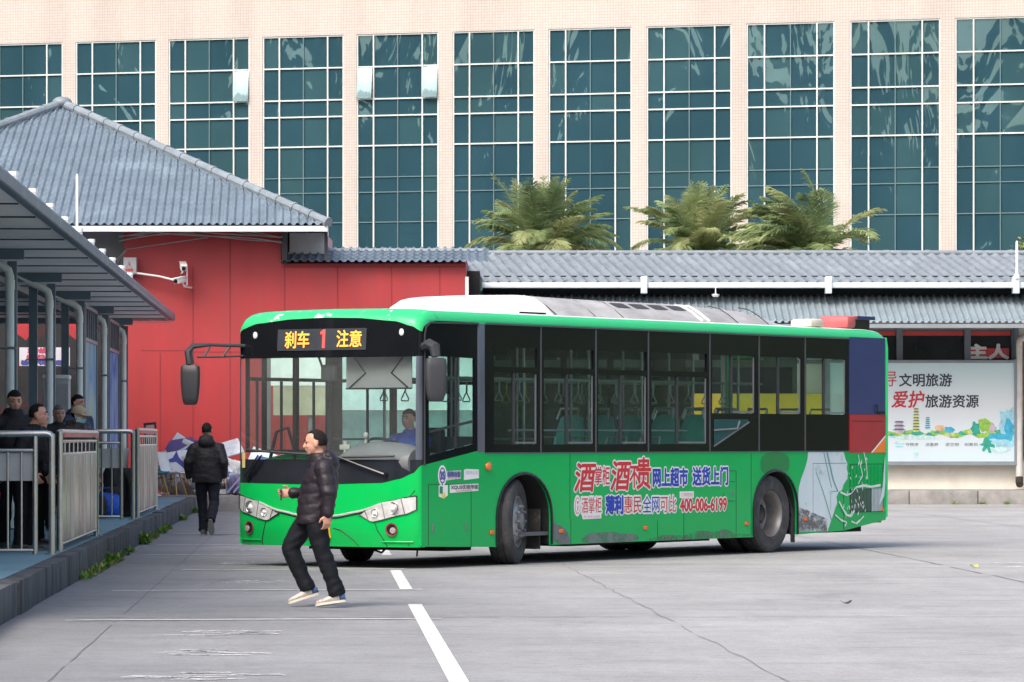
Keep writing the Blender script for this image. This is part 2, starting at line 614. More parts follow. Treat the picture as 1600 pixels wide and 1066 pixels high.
for y, a, b, wd in ((32.1, -2.0, .95, .05), (38.35, -1.95, .95, .055), (44.4, -1.5, .9, .05), (50.2, -2.2, .9, .06), (54.9, -2.2, .9, .06), (61.0, -2.2, .9, .06)):
    p, q = lot(a, y), lot(b, y)
    mk.quad((p[0], y - wd, .006), (q[0], y + .3 - wd, .006), (q[0], y + .3 + wd, .006), (p[0], y + wd, .006))
tag(mk.build('bay_line_markings', worn_paint('thin worn paint', (0.6, 0.6, 0.6), 0.62, 4), smooth=False), kind='structure')

# raised platform on the left with its kerb
KERB = -2.44
PLAT = empty('platform_paving', (KERB, 0, 0), math.atan(SK))
tag(PLAT, kind='structure')
pb = MB()
pb.box(-14, -.16, 12, 79.3, 0.0, .283)
pb.build('paving_top', M('blue painted paving', (0.16, 0.29, 0.34), 0.7, var=0.18, scale=1.2, stain=(0.16, 0.2, 0.21), stain_scale=2.5, bump=.1), PLAT, smooth=False)
kb = MB()
r0 = random.Random(3)
y = 12.0
while y < 79:
    ln = r0.uniform(1.4, 1.9)
    kb.box(-.16, r0.uniform(-.006, .012), y, y + ln - .012, -.02, .28 + r0.uniform(-.006, .008), .012)
    y += ln
m_kerb = M('stained kerb stone', (0.095, 0.095, 0.098), 0.9, var=.35, scale=5, stain=(0.02, 0.021, 0.022), stain_scale=1.6, stain_lo=.5, stain_hi=.62, bump=.3, bscale=30, stretch=(1, 1, .4))
kb.build('kerb', m_kerb, PLAT, ang=30)
# pavement in front of the red house and the long shed
pv = MB()
pv.box(-30, -.75, 80.35, 97, 0, .30)
pv.box(-.75, 32, 89.1, 99, 0, .295)
m_pave = M('grey pavement', (0.30, 0.29, 0.28), 0.85, var=.2, stain=(.2, .19, .18))
tag(pv.build('pavement', m_pave, smooth=False), kind='structure')
kb = MB()
for (xa, xb, yy, zt) in ((-6.4, -.76, 80.0, .305), (-.75, 32, 88.75, .30)):
    x = xa
    while x < xb:
        ln = min(r0.uniform(1.1, 1.7), xb - x)
        kb.box(x, x + ln - .015, yy + r0.uniform(-.01, .01), yy + .34, -.02, zt + r0.uniform(-.005, .006), .015)
        x += ln + .001
tag(kb.build('kerb_stones', M('pale kerb stone', (0.27, 0.26, 0.25), .9, var=.3, scale=2.5, stain=(.14, .14, .14), stain_scale=1.2, bump=.25, bscale=25), ang=30), kind='structure')

# weeds along the kerb foot
wd = MB()
r1 = random.Random(11)
def weed(x, y, s, n):
    for k in range(n):
        a = r1.uniform(0, 6.28); el = r1.uniform(.3, 1.3); l = s * r1.uniform(.4, 1.0)
        bx, by = x + r1.uniform(-.06, .06), y + r1.uniform(-s, s) * .8
        d = Vector((math.cos(a) * math.cos(el), math.sin(a) * math.cos(el), math.sin(el))) * l
        sd = Vector((-math.sin(a), math.cos(a), 0)) * l * r1.uniform(.12, .28)
        p = Vector((bx, by, .005))
        wd.mi = r1.choice((0, 0, 1))
        wd.add([p, p + d * .5 + sd, p + d, p + d * .5 - sd], [(0, 1, 2, 3)])
for y, s, n in ((41.3, .12, 40), (42.2, .10, 40), (43.2, .11, 60), (44.2, .12, 60), (45.0, .1, 50), (45.8, .12, 60), (46.6, .16, 90), (47.3, .13, 60), (48.2, .1, 30), (49.6, .09, 25), (51.0, .12, 50), (55.2, .2, 110), (55.6, .14, 60), (58.0, .16, 40), (61.5, .15, 60), (64.0, .14, 40), (71, .15, 50), (78, .15, 50)):
    p = lot(-2.38, y)
    weed(p[0], y, s, n)
for x in (9.6, 10.2, 10.7):
    weed(x, 88.68, .1, 20)
tag(wd.build('weeds', [M('weed green', (.10, .24, .03), .6), M('weed yellow green', (.24, .27, .07), .6)], smooth=False, recalc=False), kind='stuff')
def leaf(label, x, y, s, rz, col, curl):
    b = MB()
    n = 8
    top = [(-s, 0, .01 + curl)]
    for i in range(1, n):
        t = i / n
        wdt = s * .38 * math.sin(math.pi * t) ** .7
        top += [(-s + 2 * s * t, wdt, .008 + curl * (abs(2 * t - 1)) ** 2 + .012), (-s + 2 * s * t, -wdt, .008 + curl * abs(2 * t - 1) ** 2)]
    top.append((s, 0, .01 + curl))
    f = [(0, 1, 2)] + [(2 * i - 1, 2 * i + 1, 2 * i + 2, 2 * i) for i in range(1, n - 1)] + [(2 * n - 3, 2 * n - 1, 2 * n - 2)]
    b.add(top, f)
    o = b.build('fallen_leaf', M('dry leaf', col, .8), loc=(x, y, 0), rz=rz, recalc=False)
    tag(o, label, 'leaf')
leaf('dark curled dead leaf lying on the open concrete right of the bus', 2.87, 35.2, .06, .4, (.04, .035, .03), .03)
leaf('yellow leaf lying on the concrete near the white line at right', 5.1, 45.2, .09, 1.0, (.5, .48, .08), .03)

# unseen hills added to darken what the panes reflect
hb = MB()
rh = random.Random(21)
def hill(cx, cy, h, r):
    n, mm = 18, 7
    ph = [rh.uniform(0, 6.28) for _ in range(4)]
    vs, fs = [], []
    for i in range(mm):
        t = i / (mm - 1)
        for j in range(n):
            a = 2 * math.pi * j / n
            rr = r * (1 - t ** 1.7) ** .62 * (1 + .16 * math.sin(3 * a + ph[0] + 2 * t) + .1 * math.sin(5 * a + ph[1] - 3 * t)) + .01
            vs.append((cx + rr * math.cos(a), cy + rr * math.sin(a), h * t * (1 + .05 * math.sin(2 * a + ph[2])) - .3))
    for i in range(mm - 1):
        for j in range(n):
            fs.append((i * n + j, i * n + (j + 1) % n, (i + 1) * n + (j + 1) % n, (i + 1) * n + j))
    hb.add(vs, fs)
for k in range(12):
    a = R(178 + k * 9 + rh.uniform(-3, 3))
    d = rh.uniform(200, 330)
    hill(d * math.cos(a), d * math.sin(a), rh.uniform(28, 62), rh.uniform(28, 55))
for k in range(9):
    hill(rh.uniform(62, 95), 40 + k * 14, rh.uniform(14, 26), rh.uniform(13, 20))
for k in range(6):
    hill(-95 + rh.uniform(-10, 10), -40 + k * 24, rh.uniform(14, 26), rh.uniform(13, 20))
tag(hb.build('reflection_hills', M('dark reflected hillside', (.035, .06, .03), .95, var=.5, scale=.2), ang=80), kind='structure')
# ------------------------------------------------------------------ office tower
TW = empty('office_tower', (0, 150, 0), -math.atan(.2753))
tag(TW, 'tall office tower clad in cream tiles with dark teal window bays', 'office tower')
def tile_wall():
    m, N, L, b = nodes_of('cream mosaic tiles')
    tc = N.new('ShaderNodeTexCoord')
    sp = N.new('ShaderNodeSeparateXYZ'); cb = N.new('ShaderNodeCombineXYZ')
    L.new(tc.outputs['Object'], sp.inputs[0])
    ad = N.new('ShaderNodeMath'); ad.operation = 'ADD'
    L.new(sp.outputs[0], ad.inputs[0]); L.new(sp.outputs[1], ad.inputs[1])
    L.new(ad.outputs[0], cb.inputs[0]); L.new(sp.outputs[2], cb.inputs[1])
    br = N.new('ShaderNodeTexBrick')
    br.offset = 0.0
    br.inputs['Scale'].default_value = 1.0
    br.inputs['Brick Width'].default_value = .106
    br.inputs['Row Height'].default_value = .106
    br.inputs['Mortar Size'].default_value = .009
    br.inputs['Color1'].default_value = (.56, .505, .46, 1)
    br.inputs['Color2'].default_value = (.515, .46, .415, 1)
    br.inputs['Mortar'].default_value = (.40, .33, .285, 1)
    L.new(cb.outputs[0], br.inputs[0])
    no = N.new('ShaderNodeTexNoise'); no.inputs['Scale'].default_value = .5; no.inputs['Detail'].default_value = 7
    mp = N.new('ShaderNodeMapping'); mp.inputs['Scale'].default_value = (1.5, 1, .3)
    L.new(tc.outputs['Object'], mp.inputs[0]); L.new(mp.outputs[0], no.inputs[0])
    mr = N.new('ShaderNodeMapRange'); mr.inputs[1].default_value = .3; mr.inputs[2].default_value = .6; mr.inputs[3].default_value = .86; mr.inputs[4].default_value = 1.0
    L.new(no.outputs[0], mr.inputs[0])
    mx = N.new('ShaderNodeMix'); mx.data_type = 'RGBA'; mx.blend_type = 'MULTIPLY'; mx.inputs[0].default_value = 1
    L.new(br.outputs[0], mx.inputs[6])
    c2 = N.new('ShaderNodeCombineColor')
    for i in range(3): L.new(mr.outputs[0], c2.inputs[i])
    L.new(c2.outputs[0], mx.inputs[7])
    L.new(mx.outputs[2], b.inputs['Base Color'])
    b.inputs['Roughness'].default_value = .55
    return m
BAYS = [(-20.87, -17.6), (-17.08, -13.85), (-13.36, -10.15), (-9.64, -6.47), (-5.97, -2.81), (-2.27, .85), (1.38, 4.51), (5.06, 8.22), (8.76, 11.99), (12.55, 15.81), (16.34, 19.56), (20.1, 23.3), (23.85, 27.05), (27.6, 30.8)]
BAYS = [(-28.5, -25.3), (-24.7, -21.5)] + BAYS
ROWS = [4.0, 6.6, 9.42, 12.25, 13.36, 13.98, 15.17, 16.38]
wf = lambda u, v, w: (u, w, v)
mb = MB()
mb.plate(-32, 34, 0, 24, [(a, b, 2.5, 16.38) for a, b in BAYS], wf, .14)
mb.box(-32, 34, .3, 14, 0, 24)
mb.build('wall', tile_wall(), TW, smooth=False)
glm = [tower_glass('tower glass', (.022, .060, .080)), tower_glass('tower glass greener', (.030, .074, .088))]
m_mull = M('white aluminium', (.56, .60, .58), .4, var=.05)
m_mull2 = M('dull aluminium', (.10, .17, .19), .4, var=.05)
m_sash = M('sash glass painted sky', (.30, .44, .47), .05, spec=1.0, metal=.25, var=.03)  # cyan in the base colour stands in for reflected sky
for i, (a, b) in enumerate(BAYS):
    W = b - a
    g = MB()
    c1, c2, c3 = a + W * .205, a + W * .5, a + W * .8
    g.mi = i % 2
    rr = random.Random(i)
    xs = [a, c1, c2, c3, b]
    for j in range(len(ROWS) - 1):
        for k in range(4):
            if i in (4, 6) and j == 5 and k in ((3,) if i == 4 else (0, 3)):
                continue
            g.mi = 1 if rr.random() < .3 else 0
            t = [rr.uniform(-.006, .006) for _ in range(4)]
            y = .10
            g.quad((xs[k], y + t[0], ROWS[j]), (xs[k + 1], y + t[1], ROWS[j]), (xs[k + 1], y + t[2], ROWS[j + 1]), (xs[k], y + t[3], ROWS[j + 1]))
    wo = g.build('window', glm, TW, smooth=False, merge=False, recalc=False)
    f = MB()
    f.mi = 0
    for x in (a + .025, c1, c3, b - .025):
        f.box(x - .026, x + .026, .03, .13, 2.5, 16.38)
    for z in (12.25, 13.36, 13.98, 15.17, 16.35):
        f.box(a, b, .035, .125, z - .026, z + .026)
    f.mi = 1
    f.box(c2 - .018, c2 + .018, .045, .12, 2.5, 16.38)
    for z in (11.09, 10.53, 9.42, 6.6):
        f.box(a, b, .06, .118, z - .018, z + .018)
    f.build('frame', [m_mull, m_mull2], wo, smooth=False)
    if i in (4, 6):
        for side in ((1,) if i == 4 else (0, 1)):
            s0, s1 = (a + .03, c1 - .04) if side == 0 else (c3 + .04, b - .03)
            s = MB()
            s.box(s0, s1, -.012, .012, -1.14, 0, .004)
            so = s.build('open_sash', m_sash, wo, loc=(0, .02, 15.12))
            so.rotation_euler.x = R(-7)
            s = MB()
            s.tube([((s0 + s1) / 2 - .3, .14, 14.05), ((s0 + s1) / 2 - .3, -.2, 14.02)], .012, 5)
            s.build('stay', m_mull2, wo)

# ------------------------------------------------------------------ tiled roofs
def roof_tile(name, col, rust=None):
    return M(name, col, .5, var=.14, scale=2.2, stain=rust or (col[0] * 1.5, col[1] * 1.5, col[2] * 1.45), stain_scale=.9 if not rust else 2.2, stain_lo=.55 if not rust else .66, stain_hi=.75 if not rust else .72, bump=.1, bscale=30)
m_tile = roof_tile('grey blue roof tile', (.15, .195, .238))
m_tile_old = roof_tile('weathered roof tile', (.25, .31, .34), (.40, .25, .12))
m_tile_long = roof_tile('pale roof tile', (.205, .235, .258))
m_ridge = M('ridge tile', (.21, .245, .275), .5, var=.2)
prof = [(0, 0), (.12, .0), (.24, .55), (.36, 1), (.5, 1.0), (.62, .55), (.74, 0), (.87, 0)]
def tiled_slope(mb, x0, x1, y0, z0, y1, z1, pitch, amp, step, clip=None, shear=0.0, jit=0.0, seed=1, lift=.010):
    """corrugated sheet from eave (y0,z0) up to (y1,z1); clip(t) -> (xa,xb) at slope fraction t"""
    r = random.Random(seed)
    L = math.hypot(y1 - y0, z1 - z0)
    n = max(1, int(L / step))
    ny, nz = -(z1 - z0) / L, (y1 - y0) / L
    if nz < 0: ny, nz = -ny, -nz
    cols = []
    k = 0
    x = x0
    while x < x1:
        for px, pz in prof:
            cols.append((x + px * pitch, pz))
        x += pitch
    cols.append((x, 0))
    for j in range(n):
        t0, t1 = j / n, (j + 1) / n + .012
        lift0, lift1 = lift, .0
        a0, b0 = clip(t0) if clip else (x0, x1)
        row = []
        for (cx, cz) in cols:
            jj = r.uniform(-jit, jit)
            row.append((cx, cz, jj))
        base = len(mb.v)
        idx = {}
        vs, fs = [], []
        for i, (cx, cz, jj) in enumerate(row):
            for q, (t, lf) in enumerate(((t0, lift0), (t1, lift1))):
                if clip:
                    aa, bb = clip(min(t, 1))
                    xx = min(max(cx, aa), bb)
                else:
                    xx = cx
                h = cz * amp + lf + jj
                vs.append((xx + shear * t, y0 + (y1 - y0) * t + ny * h, z0 + (z1 - z0) * t + nz * h))
        for i in range(len(row) - 1):
            if abs(vs[2 * i][0] - vs[2 * i + 2][0]) < 1e-6 and abs(vs[2 * i + 1][0] - vs[2 * i + 3][0]) < 1e-6:
                continue
            fs.append((2 * i, 2 * i + 2, 2 * i + 3, 2 * i + 1))
        mb.add(vs, fs)
def ridge_run(mb, a, b, r, seg):
    a, b = Vector(a), Vector(b)
    n = max(2, int((b - a).length / seg))
    for i in range(n):
        p, q = a.lerp(b, i / n), a.lerp(b, (i + 1.08) / n)
        mb.tube([p, p.lerp(q, .12), p.lerp(q, .13), q], [r * 1.15, r * 1.15, r, r * .96], 10)

# ------------------------------------------------------------------ red house with the hip roof
RH = empty('red_house', (-9.9, 85, 0))
tag(RH, 'red panelled ticket house under a grey blue hipped tile roof', 'house')
def rh(x, y, z): return (x + 9.9, y - 85, z)
m_red = M('red wall panel', (.37, .029, .033), .55, var=.10, scale=1.1, stain=(.31, .036, .04), stain_scale=1.3, stain_lo=.45, stain_hi=.75, stretch=(1.6, 1.6, .35))
mb = MB()
mb.box(*[c for p in zip(rh(-8.05, 85, .3), rh(-4.79, 95, 5.86)) for c in p])
mb.box(*[c for p in zip(rh(-4.789, 85.001, .3), rh(-.96, 95, 5.06)) for c in p])
mb.box(*[c for p in zip(rh(-4.7, 85.9, 5.0), rh(-.98, 95, 5.30)) for c in p])
mb.build('wall', m_red, RH, smooth=False)
sm = MB()
for x, z0, z1 in ((-6.62, .3, 5.0), (-5.85, .3, 5.8), (-4.72, .3, 5.0), (-3.62, .3, 5.0), (-2.5, .3, 5.0), (-1.5, .3, 5.0), (-7.3, .3, 3.2)):
    sm.box(x + 9.9 - .012, x + 9.9 + .012, -.004, .02, z0, z1)
for x0, x1, z in ((-7.7, -6.62, 3.25), (-6.62, -3.62, 3.22), (-4.78, -.96, 4.99)):
    sm.box(x0 + 9.9, x1 + 9.9, -.004, .02, z - .01, z + .01)
sm.build('panel_joint', M('joint dark red', (.24, .022, .026), .7), RH, smooth=False)
mb = MB()
EV = 5.80
cx, hw = -9.9, 6.12
ey = 84.0
apz = 8.72
def clipf(t): return (cx - hw * (1 - t), cx + hw * (1 - t))
tmp = MB()
tiled_slope(tmp, cx - hw, cx + hw, ey, EV, ey + hw, apz, .165, .045, .27, clip=clipf, seed=4, lift=.008, jit=.0015)
# the three other slopes turned round the apex
for kq in range(4):
    ca, sa = math.cos(kq * math.pi / 2), math.sin(kq * math.pi / 2)
    vs = []
    for x, yv, z in tmp.v:
        dx, dy = x - cx, yv - (ey + hw)
        qx, qy = dx * ca - dy * sa, dx * sa + dy * ca
        vs.append(rh(cx + qx * (1 - .06 * (qy + hw) / hw), ey + hw + qy, z))
    mb.add(vs, tmp.f)
rf = mb.build('roof', m_tile, RH, ang=50)
rb = MB()
for sx, sy in ((1, 0), (-1, 0), (1, 1), (-1, 1)):
    a = rh(cx + sx * (hw + .02) * (.88 if sy else 1), ey - .02 if sy == 0 else ey + 2 * hw, EV + .05)
    ridge_run(rb, a, rh(cx, ey + hw, apz + .09), .095, .52)
rb.ell(rh(cx, ey + hw, apz + .1), (.22, .22, .13))
rb.build('hip_ridge', m_ridge, rf)
fb = MB()
fb.box(cx - hw + 9.9, cx + hw + 9.9, ey - 85 - .02, ey - 85 + .03, EV - .13, EV - .015)
fb.bar((cx + hw + 9.89, ey - 85 + .04, EV - .07), (cx + hw * .88 + 9.89, ey - 85 + 2 * hw, EV - .07), .04, .11)
fb.build('fascia', M('white fascia', (.62, .64, .66), .5), RH, smooth=False)
fb = MB()
fb.box(cx - hw + 9.95, cx + hw + 9.86, ey - 85 + .032, -.002, EV - .06, EV - .03)
fb.box(-4.789 + 9.9, cx + hw + 9.4, .002, 10, EV - .06, EV - .03)
fb.build('soffit', M('white soffit', (.6, .6, .6), .6), RH, smooth=False)
# dark post and white boxed corner under the eave end
fb = MB()
fb.box(5.13, 5.24, -.12, .1, 5.06, 5.74)
fb.box(6.03, 6.10, -.55, -.45, 5.1, 5.70)
fb.build('eave_post', m_darkgrey, RH, smooth=False)
fb = MB()
fb.box(5.25, 6.0, .6, 4, 5.32, 5.72)
fb.box(5.16, 6.0, .55, 4, 5.28, 5.315)
fb.build('boxed_end', M('pale boxing', (.55, .55, .54), .6), RH, smooth=False)
# strip of tiles capping the lower wall
mb = MB()
tmp = MB()
tiled_slope(tmp, -4.78, -.62, 84.75, 5.07, 86.2, 5.42, .165, .04, .3, seed=9)
mb.add([rh(*p) for p in tmp.v], tmp.f)
o = mb.build('lower_roof', M('dark slate tile', (.12, .16, .20), .5, var=.25), RH, ang=50)
mb = MB()
ridge_run(mb, rh(-4.78, 85.95, 5.36), rh(-.62, 85.95, 5.36), .06, .5)
mb.build('ridge', m_ridge, o)
# grey service bay and dark shop front left of the red panels
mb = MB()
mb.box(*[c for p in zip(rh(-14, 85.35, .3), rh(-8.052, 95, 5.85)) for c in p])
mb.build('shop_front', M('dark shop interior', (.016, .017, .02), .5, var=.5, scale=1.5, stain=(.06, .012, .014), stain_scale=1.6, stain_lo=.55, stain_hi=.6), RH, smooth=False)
mb = MB()
for k in range(14):
    x = 1.2 - .0 + k * .09 - .8
    mb.box(x + .2, x + .25, .30, .349, 4.3, 5.74)
mb.box(-1.6, 1.8, .31, .345, 4.25, 5.76)
mb.build('louvre', M('grey louvre', (.20, .21, .22), .6), RH, smooth=False)
mb = MB(); mb.box(8.93, 9.0, -.06, -.005, 4.2, 4.78); mb.build('white_pipe', M('white pipe', (.7, .7, .68), .5), RH, smooth=False)
cb = MB()
r2 = random.Random(5)
for k in range(6):
    z0, z1 = 5.62 + r2.uniform(-.1, .08), 5.55 + r2.uniform(-.15, .1)
    pts = []
    for i in range(15):
        t = i / 14
        pts.append((1.75 + t * 3.4, -.04 - .02 * k, z0 + (z1 - z0) * t + .12 * math.sin(math.pi * t) - .05 * math.sin(2 * math.pi * t + k)))
    cb.tube(pts, .014, 5)
for k in range(3):
    cb.tube([(1.4 + .1 * k, .2, 4.4), (1.5 + .12 * k, .1, 4.95), (1.9, -.02, 5.35), (3.6, -.02, 5.6)], .012, 5)
cb.build('cable', M('grey cable sheath', (.33, .31, .31), .6), RH)

# electric box, camera bracket and cameras on the red wall
eb = empty('electric_box', (-7.9, 84.8, 0))
tag(eb, 'grey electric box with a red warning triangle at the red wall edge', 'electric box')
mb = MB(); mb.box(-.135, .135, -.13, .19, 4.83, 5.17, .012); bx = mb.build('box', M('box grey', (.42, .42, .43), .5), eb)
mb = MB()
for a, b in (((-.07, 4.95), (.05, 4.95)), ((.05, 4.95), (-.01, 5.08)), ((-.01, 5.08), (-.07, 4.95))):
    mb.bar((a[0], -.133, a[1]), (b[0], -.133, b[1]), .004, .014, (0, 1, 0.01))
mb.bar((-.01, -.133, 4.98), (-.01, -.133, 5.04), .012, .004, (0, 1, 0.01))
mb.build('warning_sign', M('warning red', (.5, .05, .05), .5), eb)
mb = MB(); lettering(mb, '有电危险', (-.09, 4.885, .07, 4.93), lambda u, v: (u, -.133, v), .01); mb.build('lettering', M('warning red letters', (.5, .05, .05), .5), eb, smooth=False)
def cctv(label, x, z, yaw, tilt):
    e = empty('security_camera', (x, 84.62, z), yaw)
    tag(e, label, 'security camera', 'cameras on the red wall')
    mb = MB(); mb.box(-.06, .06, -.2, .1, -.055, .055, .02); h = mb.build('housing', m_white, e); h.rotation_euler.x = tilt
    mb = MB(); mb.lathe([(.0, 0), (.042, 0), (.042, .03), (.0, .03)], 14, Matrix.Translation((0, -.225, 0)) @ Matrix.Rotation(R(-90), 4, 'X')); l = mb.build('lens', m_black, h)
    mb = MB(); mb.box(-.07, .07, -.24, .11, .058, .07); mb.build('sunshade', m_white, h, smooth=False)
    mb = MB(); mb.tube([(0, .05, -.05), (0, .1, -.13), (0, .37, -.15)], .02, 8); mb.build('bracket', m_white, e)
cctv('upper white security camera on the red wall, tilted down', -6.80, 4.99, R(10), R(18))
cctv('lower white security camera at the end of the long pipe bracket', -6.83, 4.70, R(-30), R(10))
ar = MB(); ar.tube([(-7.78, 84.72, 4.85), (-7.3, 84.7, 4.78), (-6.86, 84.66, 4.67)], .022, 8)
ar.tube([(-6.72, 84.7, 4.98), (-6.72, 84.7, 4.6), (-6.8, 84.7, 4.58)], .015, 8)
tag(ar.build('camera_pipe', m_white), 'thin white pipe running from the electric box to the lower camera', 'pipe')

# ------------------------------------------------------------------ long shed on the right
SH = empty('long_shed', (12, 90.5, 0))
tag(SH, 'long low station shed with two tiers of grey tiled roof', 'station shed')
def sh(x, y, z): return (x - 12, y - 90.5, z)
def shbox(mb, x0, x1, y0, y1, z0, z1, bev=0):
    a, b = sh(x0, y0, z0), sh(x1, y1, z1)
    mb.box(a[0], b[0], a[1], b[1], a[2], b[2], bev)
mb = MB(); tmp = MB()
tiled_slope(tmp, -1.6, 26, 89.3, 4.80, 92.0, 5.56, .24, .045, .3, shear=-.62, seed=2, lift=.005, jit=.004)
mb.add([sh(*p) for p in tmp.v if True], tmp.f)
up = mb.build('upper_roof', m_tile_long, SH, ang=50)
mb = MB(); ridge_run(mb, sh(-.95, 92, 5.6), sh(26, 92, 5.6), .055, .9); mb.build('ridge', m_ridge, up)
mb = MB(); tmp = MB()
tiled_slope(tmp, -.7, 26, 87.95, 3.90, 90.3, 4.66, .15, .045, .24, seed=3)
mb.add([sh(*p) for p in tmp.v], tmp.f)
lo = mb.build('lower_roof', m_tile_old, SH, ang=50)
mb = MB()
shbox(mb, -.68, 26, 87.93, 87.97, 3.80, 3.885)
mb.build('eave_board', M('eave board', (.22, .25, .28), .6), lo, smooth=False)
mb = MB()
shbox(mb, -.66, 26, 89.05, 89.28, 4.70, 4.82, .02)
gu = mb.build('gutter', M('pale gutter', (.62, .68, .74), .45, var=.08, stain=(.5, .53, .56), stain_scale=.8), SH)
m_gbox = M('gutter box', (.6, .64, .68), .5)
for x in (2.87, 6.88, 10.96, 15.0, 19.0):
    mb = MB(); shbox(mb, x - .07, x + .07, 88.98, 89.3, 4.58, 4.95, .01)
    mb.build('gutter_box', m_gbox, gu)
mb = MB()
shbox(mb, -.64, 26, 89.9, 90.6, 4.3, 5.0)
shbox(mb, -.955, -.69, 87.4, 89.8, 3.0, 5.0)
mb.build('shadow_wall', M('shade black wall', (.012, .013, .015), .9), SH, smooth=False)  # near-black colour stands in for the shade under the upper roof
# wall: openings for the strip windows
mb = MB()
holes = []
x = -.4
while x < 12:
    holes.append((x, x + 1.42, 3.16, 3.84)); x += 1.5
holes = [(h[0], min(h[1], 11.06), h[2], h[3]) for h in holes if h[0] < 10.5]
mb.plate(6.3, 26, .3, 4.3, [h for h in holes if h[0] > 6.3], lambda u, v, w: sh(u, 90.5 + w, v), .16)
mb.build('wall', M('cream wall paint', (.80, .755, .65), .7, var=.06, stain=(.68, .62, .52), stain_scale=1.2, stain_lo=.6, stain_hi=.75), SH, smooth=False)
mb = MB(); mb.plate(-.66, 6.299, .3, 4.3, [(-.5, 6.2, 1.0, 3.0)] + [h for h in holes if h[1] < 6.29], lambda u, v, w: sh(u, 90.5 + w, v), .16); mb.build('shop_wall', M('dark green shop wall', (.06, .085, .07), .6, var=.5, scale=1.3), SH, smooth=False)
holes = [h for h in holes if h[0] > 6.3 or h[1] < 6.29]
m_swin = M('dark shed glass', (.018, .022, .026), .12, var=.5, scale=1.2)
for h in holes:
    mb = MB(); mb.quad(sh(h[0], 90.6, h[2]), sh(h[1], 90.6, h[2]), sh(h[1], 90.6, h[3]), sh(h[0], 90.6, h[3]))
    wo = mb.build('window', m_swin, SH, smooth=False)
    mb = MB()
    for a in ((h[0] - .04, h[0] + .03, h[2], h[3]), (h[1] - .03, h[1] + .04, h[2], h[3])):
        shbox(mb, a[0], a[1], 90.44, 90.64, a[2], a[3])
    shbox(mb, h[0] - .039, h[1] + .039, 90.46, 90.62, h[3] - .03, h[3])
    mb.build('frame', M('grey window frame', (.16, .19, .22), .5), wo, smooth=False)
    mb = MB(); shbox(mb, h[0] + .04, h[1] - .04, 90.5, 90.58, 3.70, 3.80); mb.build('red_strip', M('red strip', (.62, .06, .05), .5), wo, smooth=False)
mb = MB(); shbox(mb, -.5, 6.2, 90.62, 90.66, 1.0, 3.0); mb.build('window', m_swin, SH, smooth=False)
mb = MB(); shbox(mb, 3.0, 11.15, 90.38, 90.42, 3.88, 3.93); mb.build('lamp_tube', M('tube', (.55, .5, .45), .5), SH)
mb = MB(); shbox(mb, 6.3, 11.16, 90.40, 90.49, 3.08, 3.16); shbox(mb, 11.08, 11.18, 90.36, 90.49, .9, 3.9); mb.build('sign_beam', M('beam grey', (.17, .21, .25), .5), SH, smooth=False)
mb = MB(); mb.lathe([(.06, 0), (.09, .05), (.02, .07)], 14, Matrix.Translation(sh(4.42, 88.95, 4.50))); shbox(mb, 4.41, 4.43, 88.94, 88.96, 4.57, 4.75); mb.build('eave_lamp', m_white, SH)
# down pipe at the right end
mb = MB()
mb.tube([sh(11.5, 88.1, 3.78), sh(11.36, 88.6, 3.7), sh(11.17, 90.0, 3.62), sh(11.17, 90.2, 3.5), sh(11.17, 90.2, .55)], .075, 12)
dp = mb.build('down_pipe', M('cream pipe', (.70, .68, .63), .5), SH)
mb = MB(); mb.tube([sh(11.17, 90.2, .58), sh(11.17, 90.18, .46), sh(11.17, 90.1, .42)], .085, 12); mb.build('pipe_shoe', M('rusty pipe end', (.05, .04, .035), .8, stain=(.3, .12, .04), stain_scale=8), dp)
# red shop front beyond the pipe
sg = empty('red_shop_board', (12.3, 90.42, 0))
tag(sg, 'red shop board with a yellow curve right of the cream pipe', 'sign board')
mb = MB(); mb.box(-1.0, 1.6, -.03, .04, 1.9, 3.7); mb.build('panel', M('sign red', (.6, .03, .03), .4), sg, smooth=False)
mb = MB()
pts = [(-1.0 + .1 * i, 2.42 - .25 * math.sin(i / 16 * 3.1)) for i in range(17)]
mb.prism(pts + [(x, z - .22) for x, z in pts[::-1]], lambda u, v, w: (u, -.036 - w, v), .004); mb.build('yellow_curve', M('sign yellow', (.85, .6, .02), .4), sg, smooth=False)
mb = MB(); mb.box(-1.0, 1.6, -.02, .04, .95, 1.86); mb.build('dark_window', M('sign dark', (.05, .045, .05), .3, var=.6, scale=3, stain=(.4, .12, .1), stain_scale=2.5), sg, smooth=False)
# red board with white letters behind the strip window
sg = empty('red_banner', (10.5, 90.52, 0))
tag(sg, 'red banner with white block letters in the strip window above the billboard', 'banner')
mb = MB(); mb.box(-.37, .48, -.02, .02, 3.2, 3.42); mb.build('cloth', M('banner red', (.6, .05, .06), .5), sg, smooth=False)
mb = MB(); lettering(mb, '主人', (-.42, 3.19, .46, 3.50), lambda u, v: (u, -.03, v), .02); mb.build('lettering', m_white, sg, smooth=False)

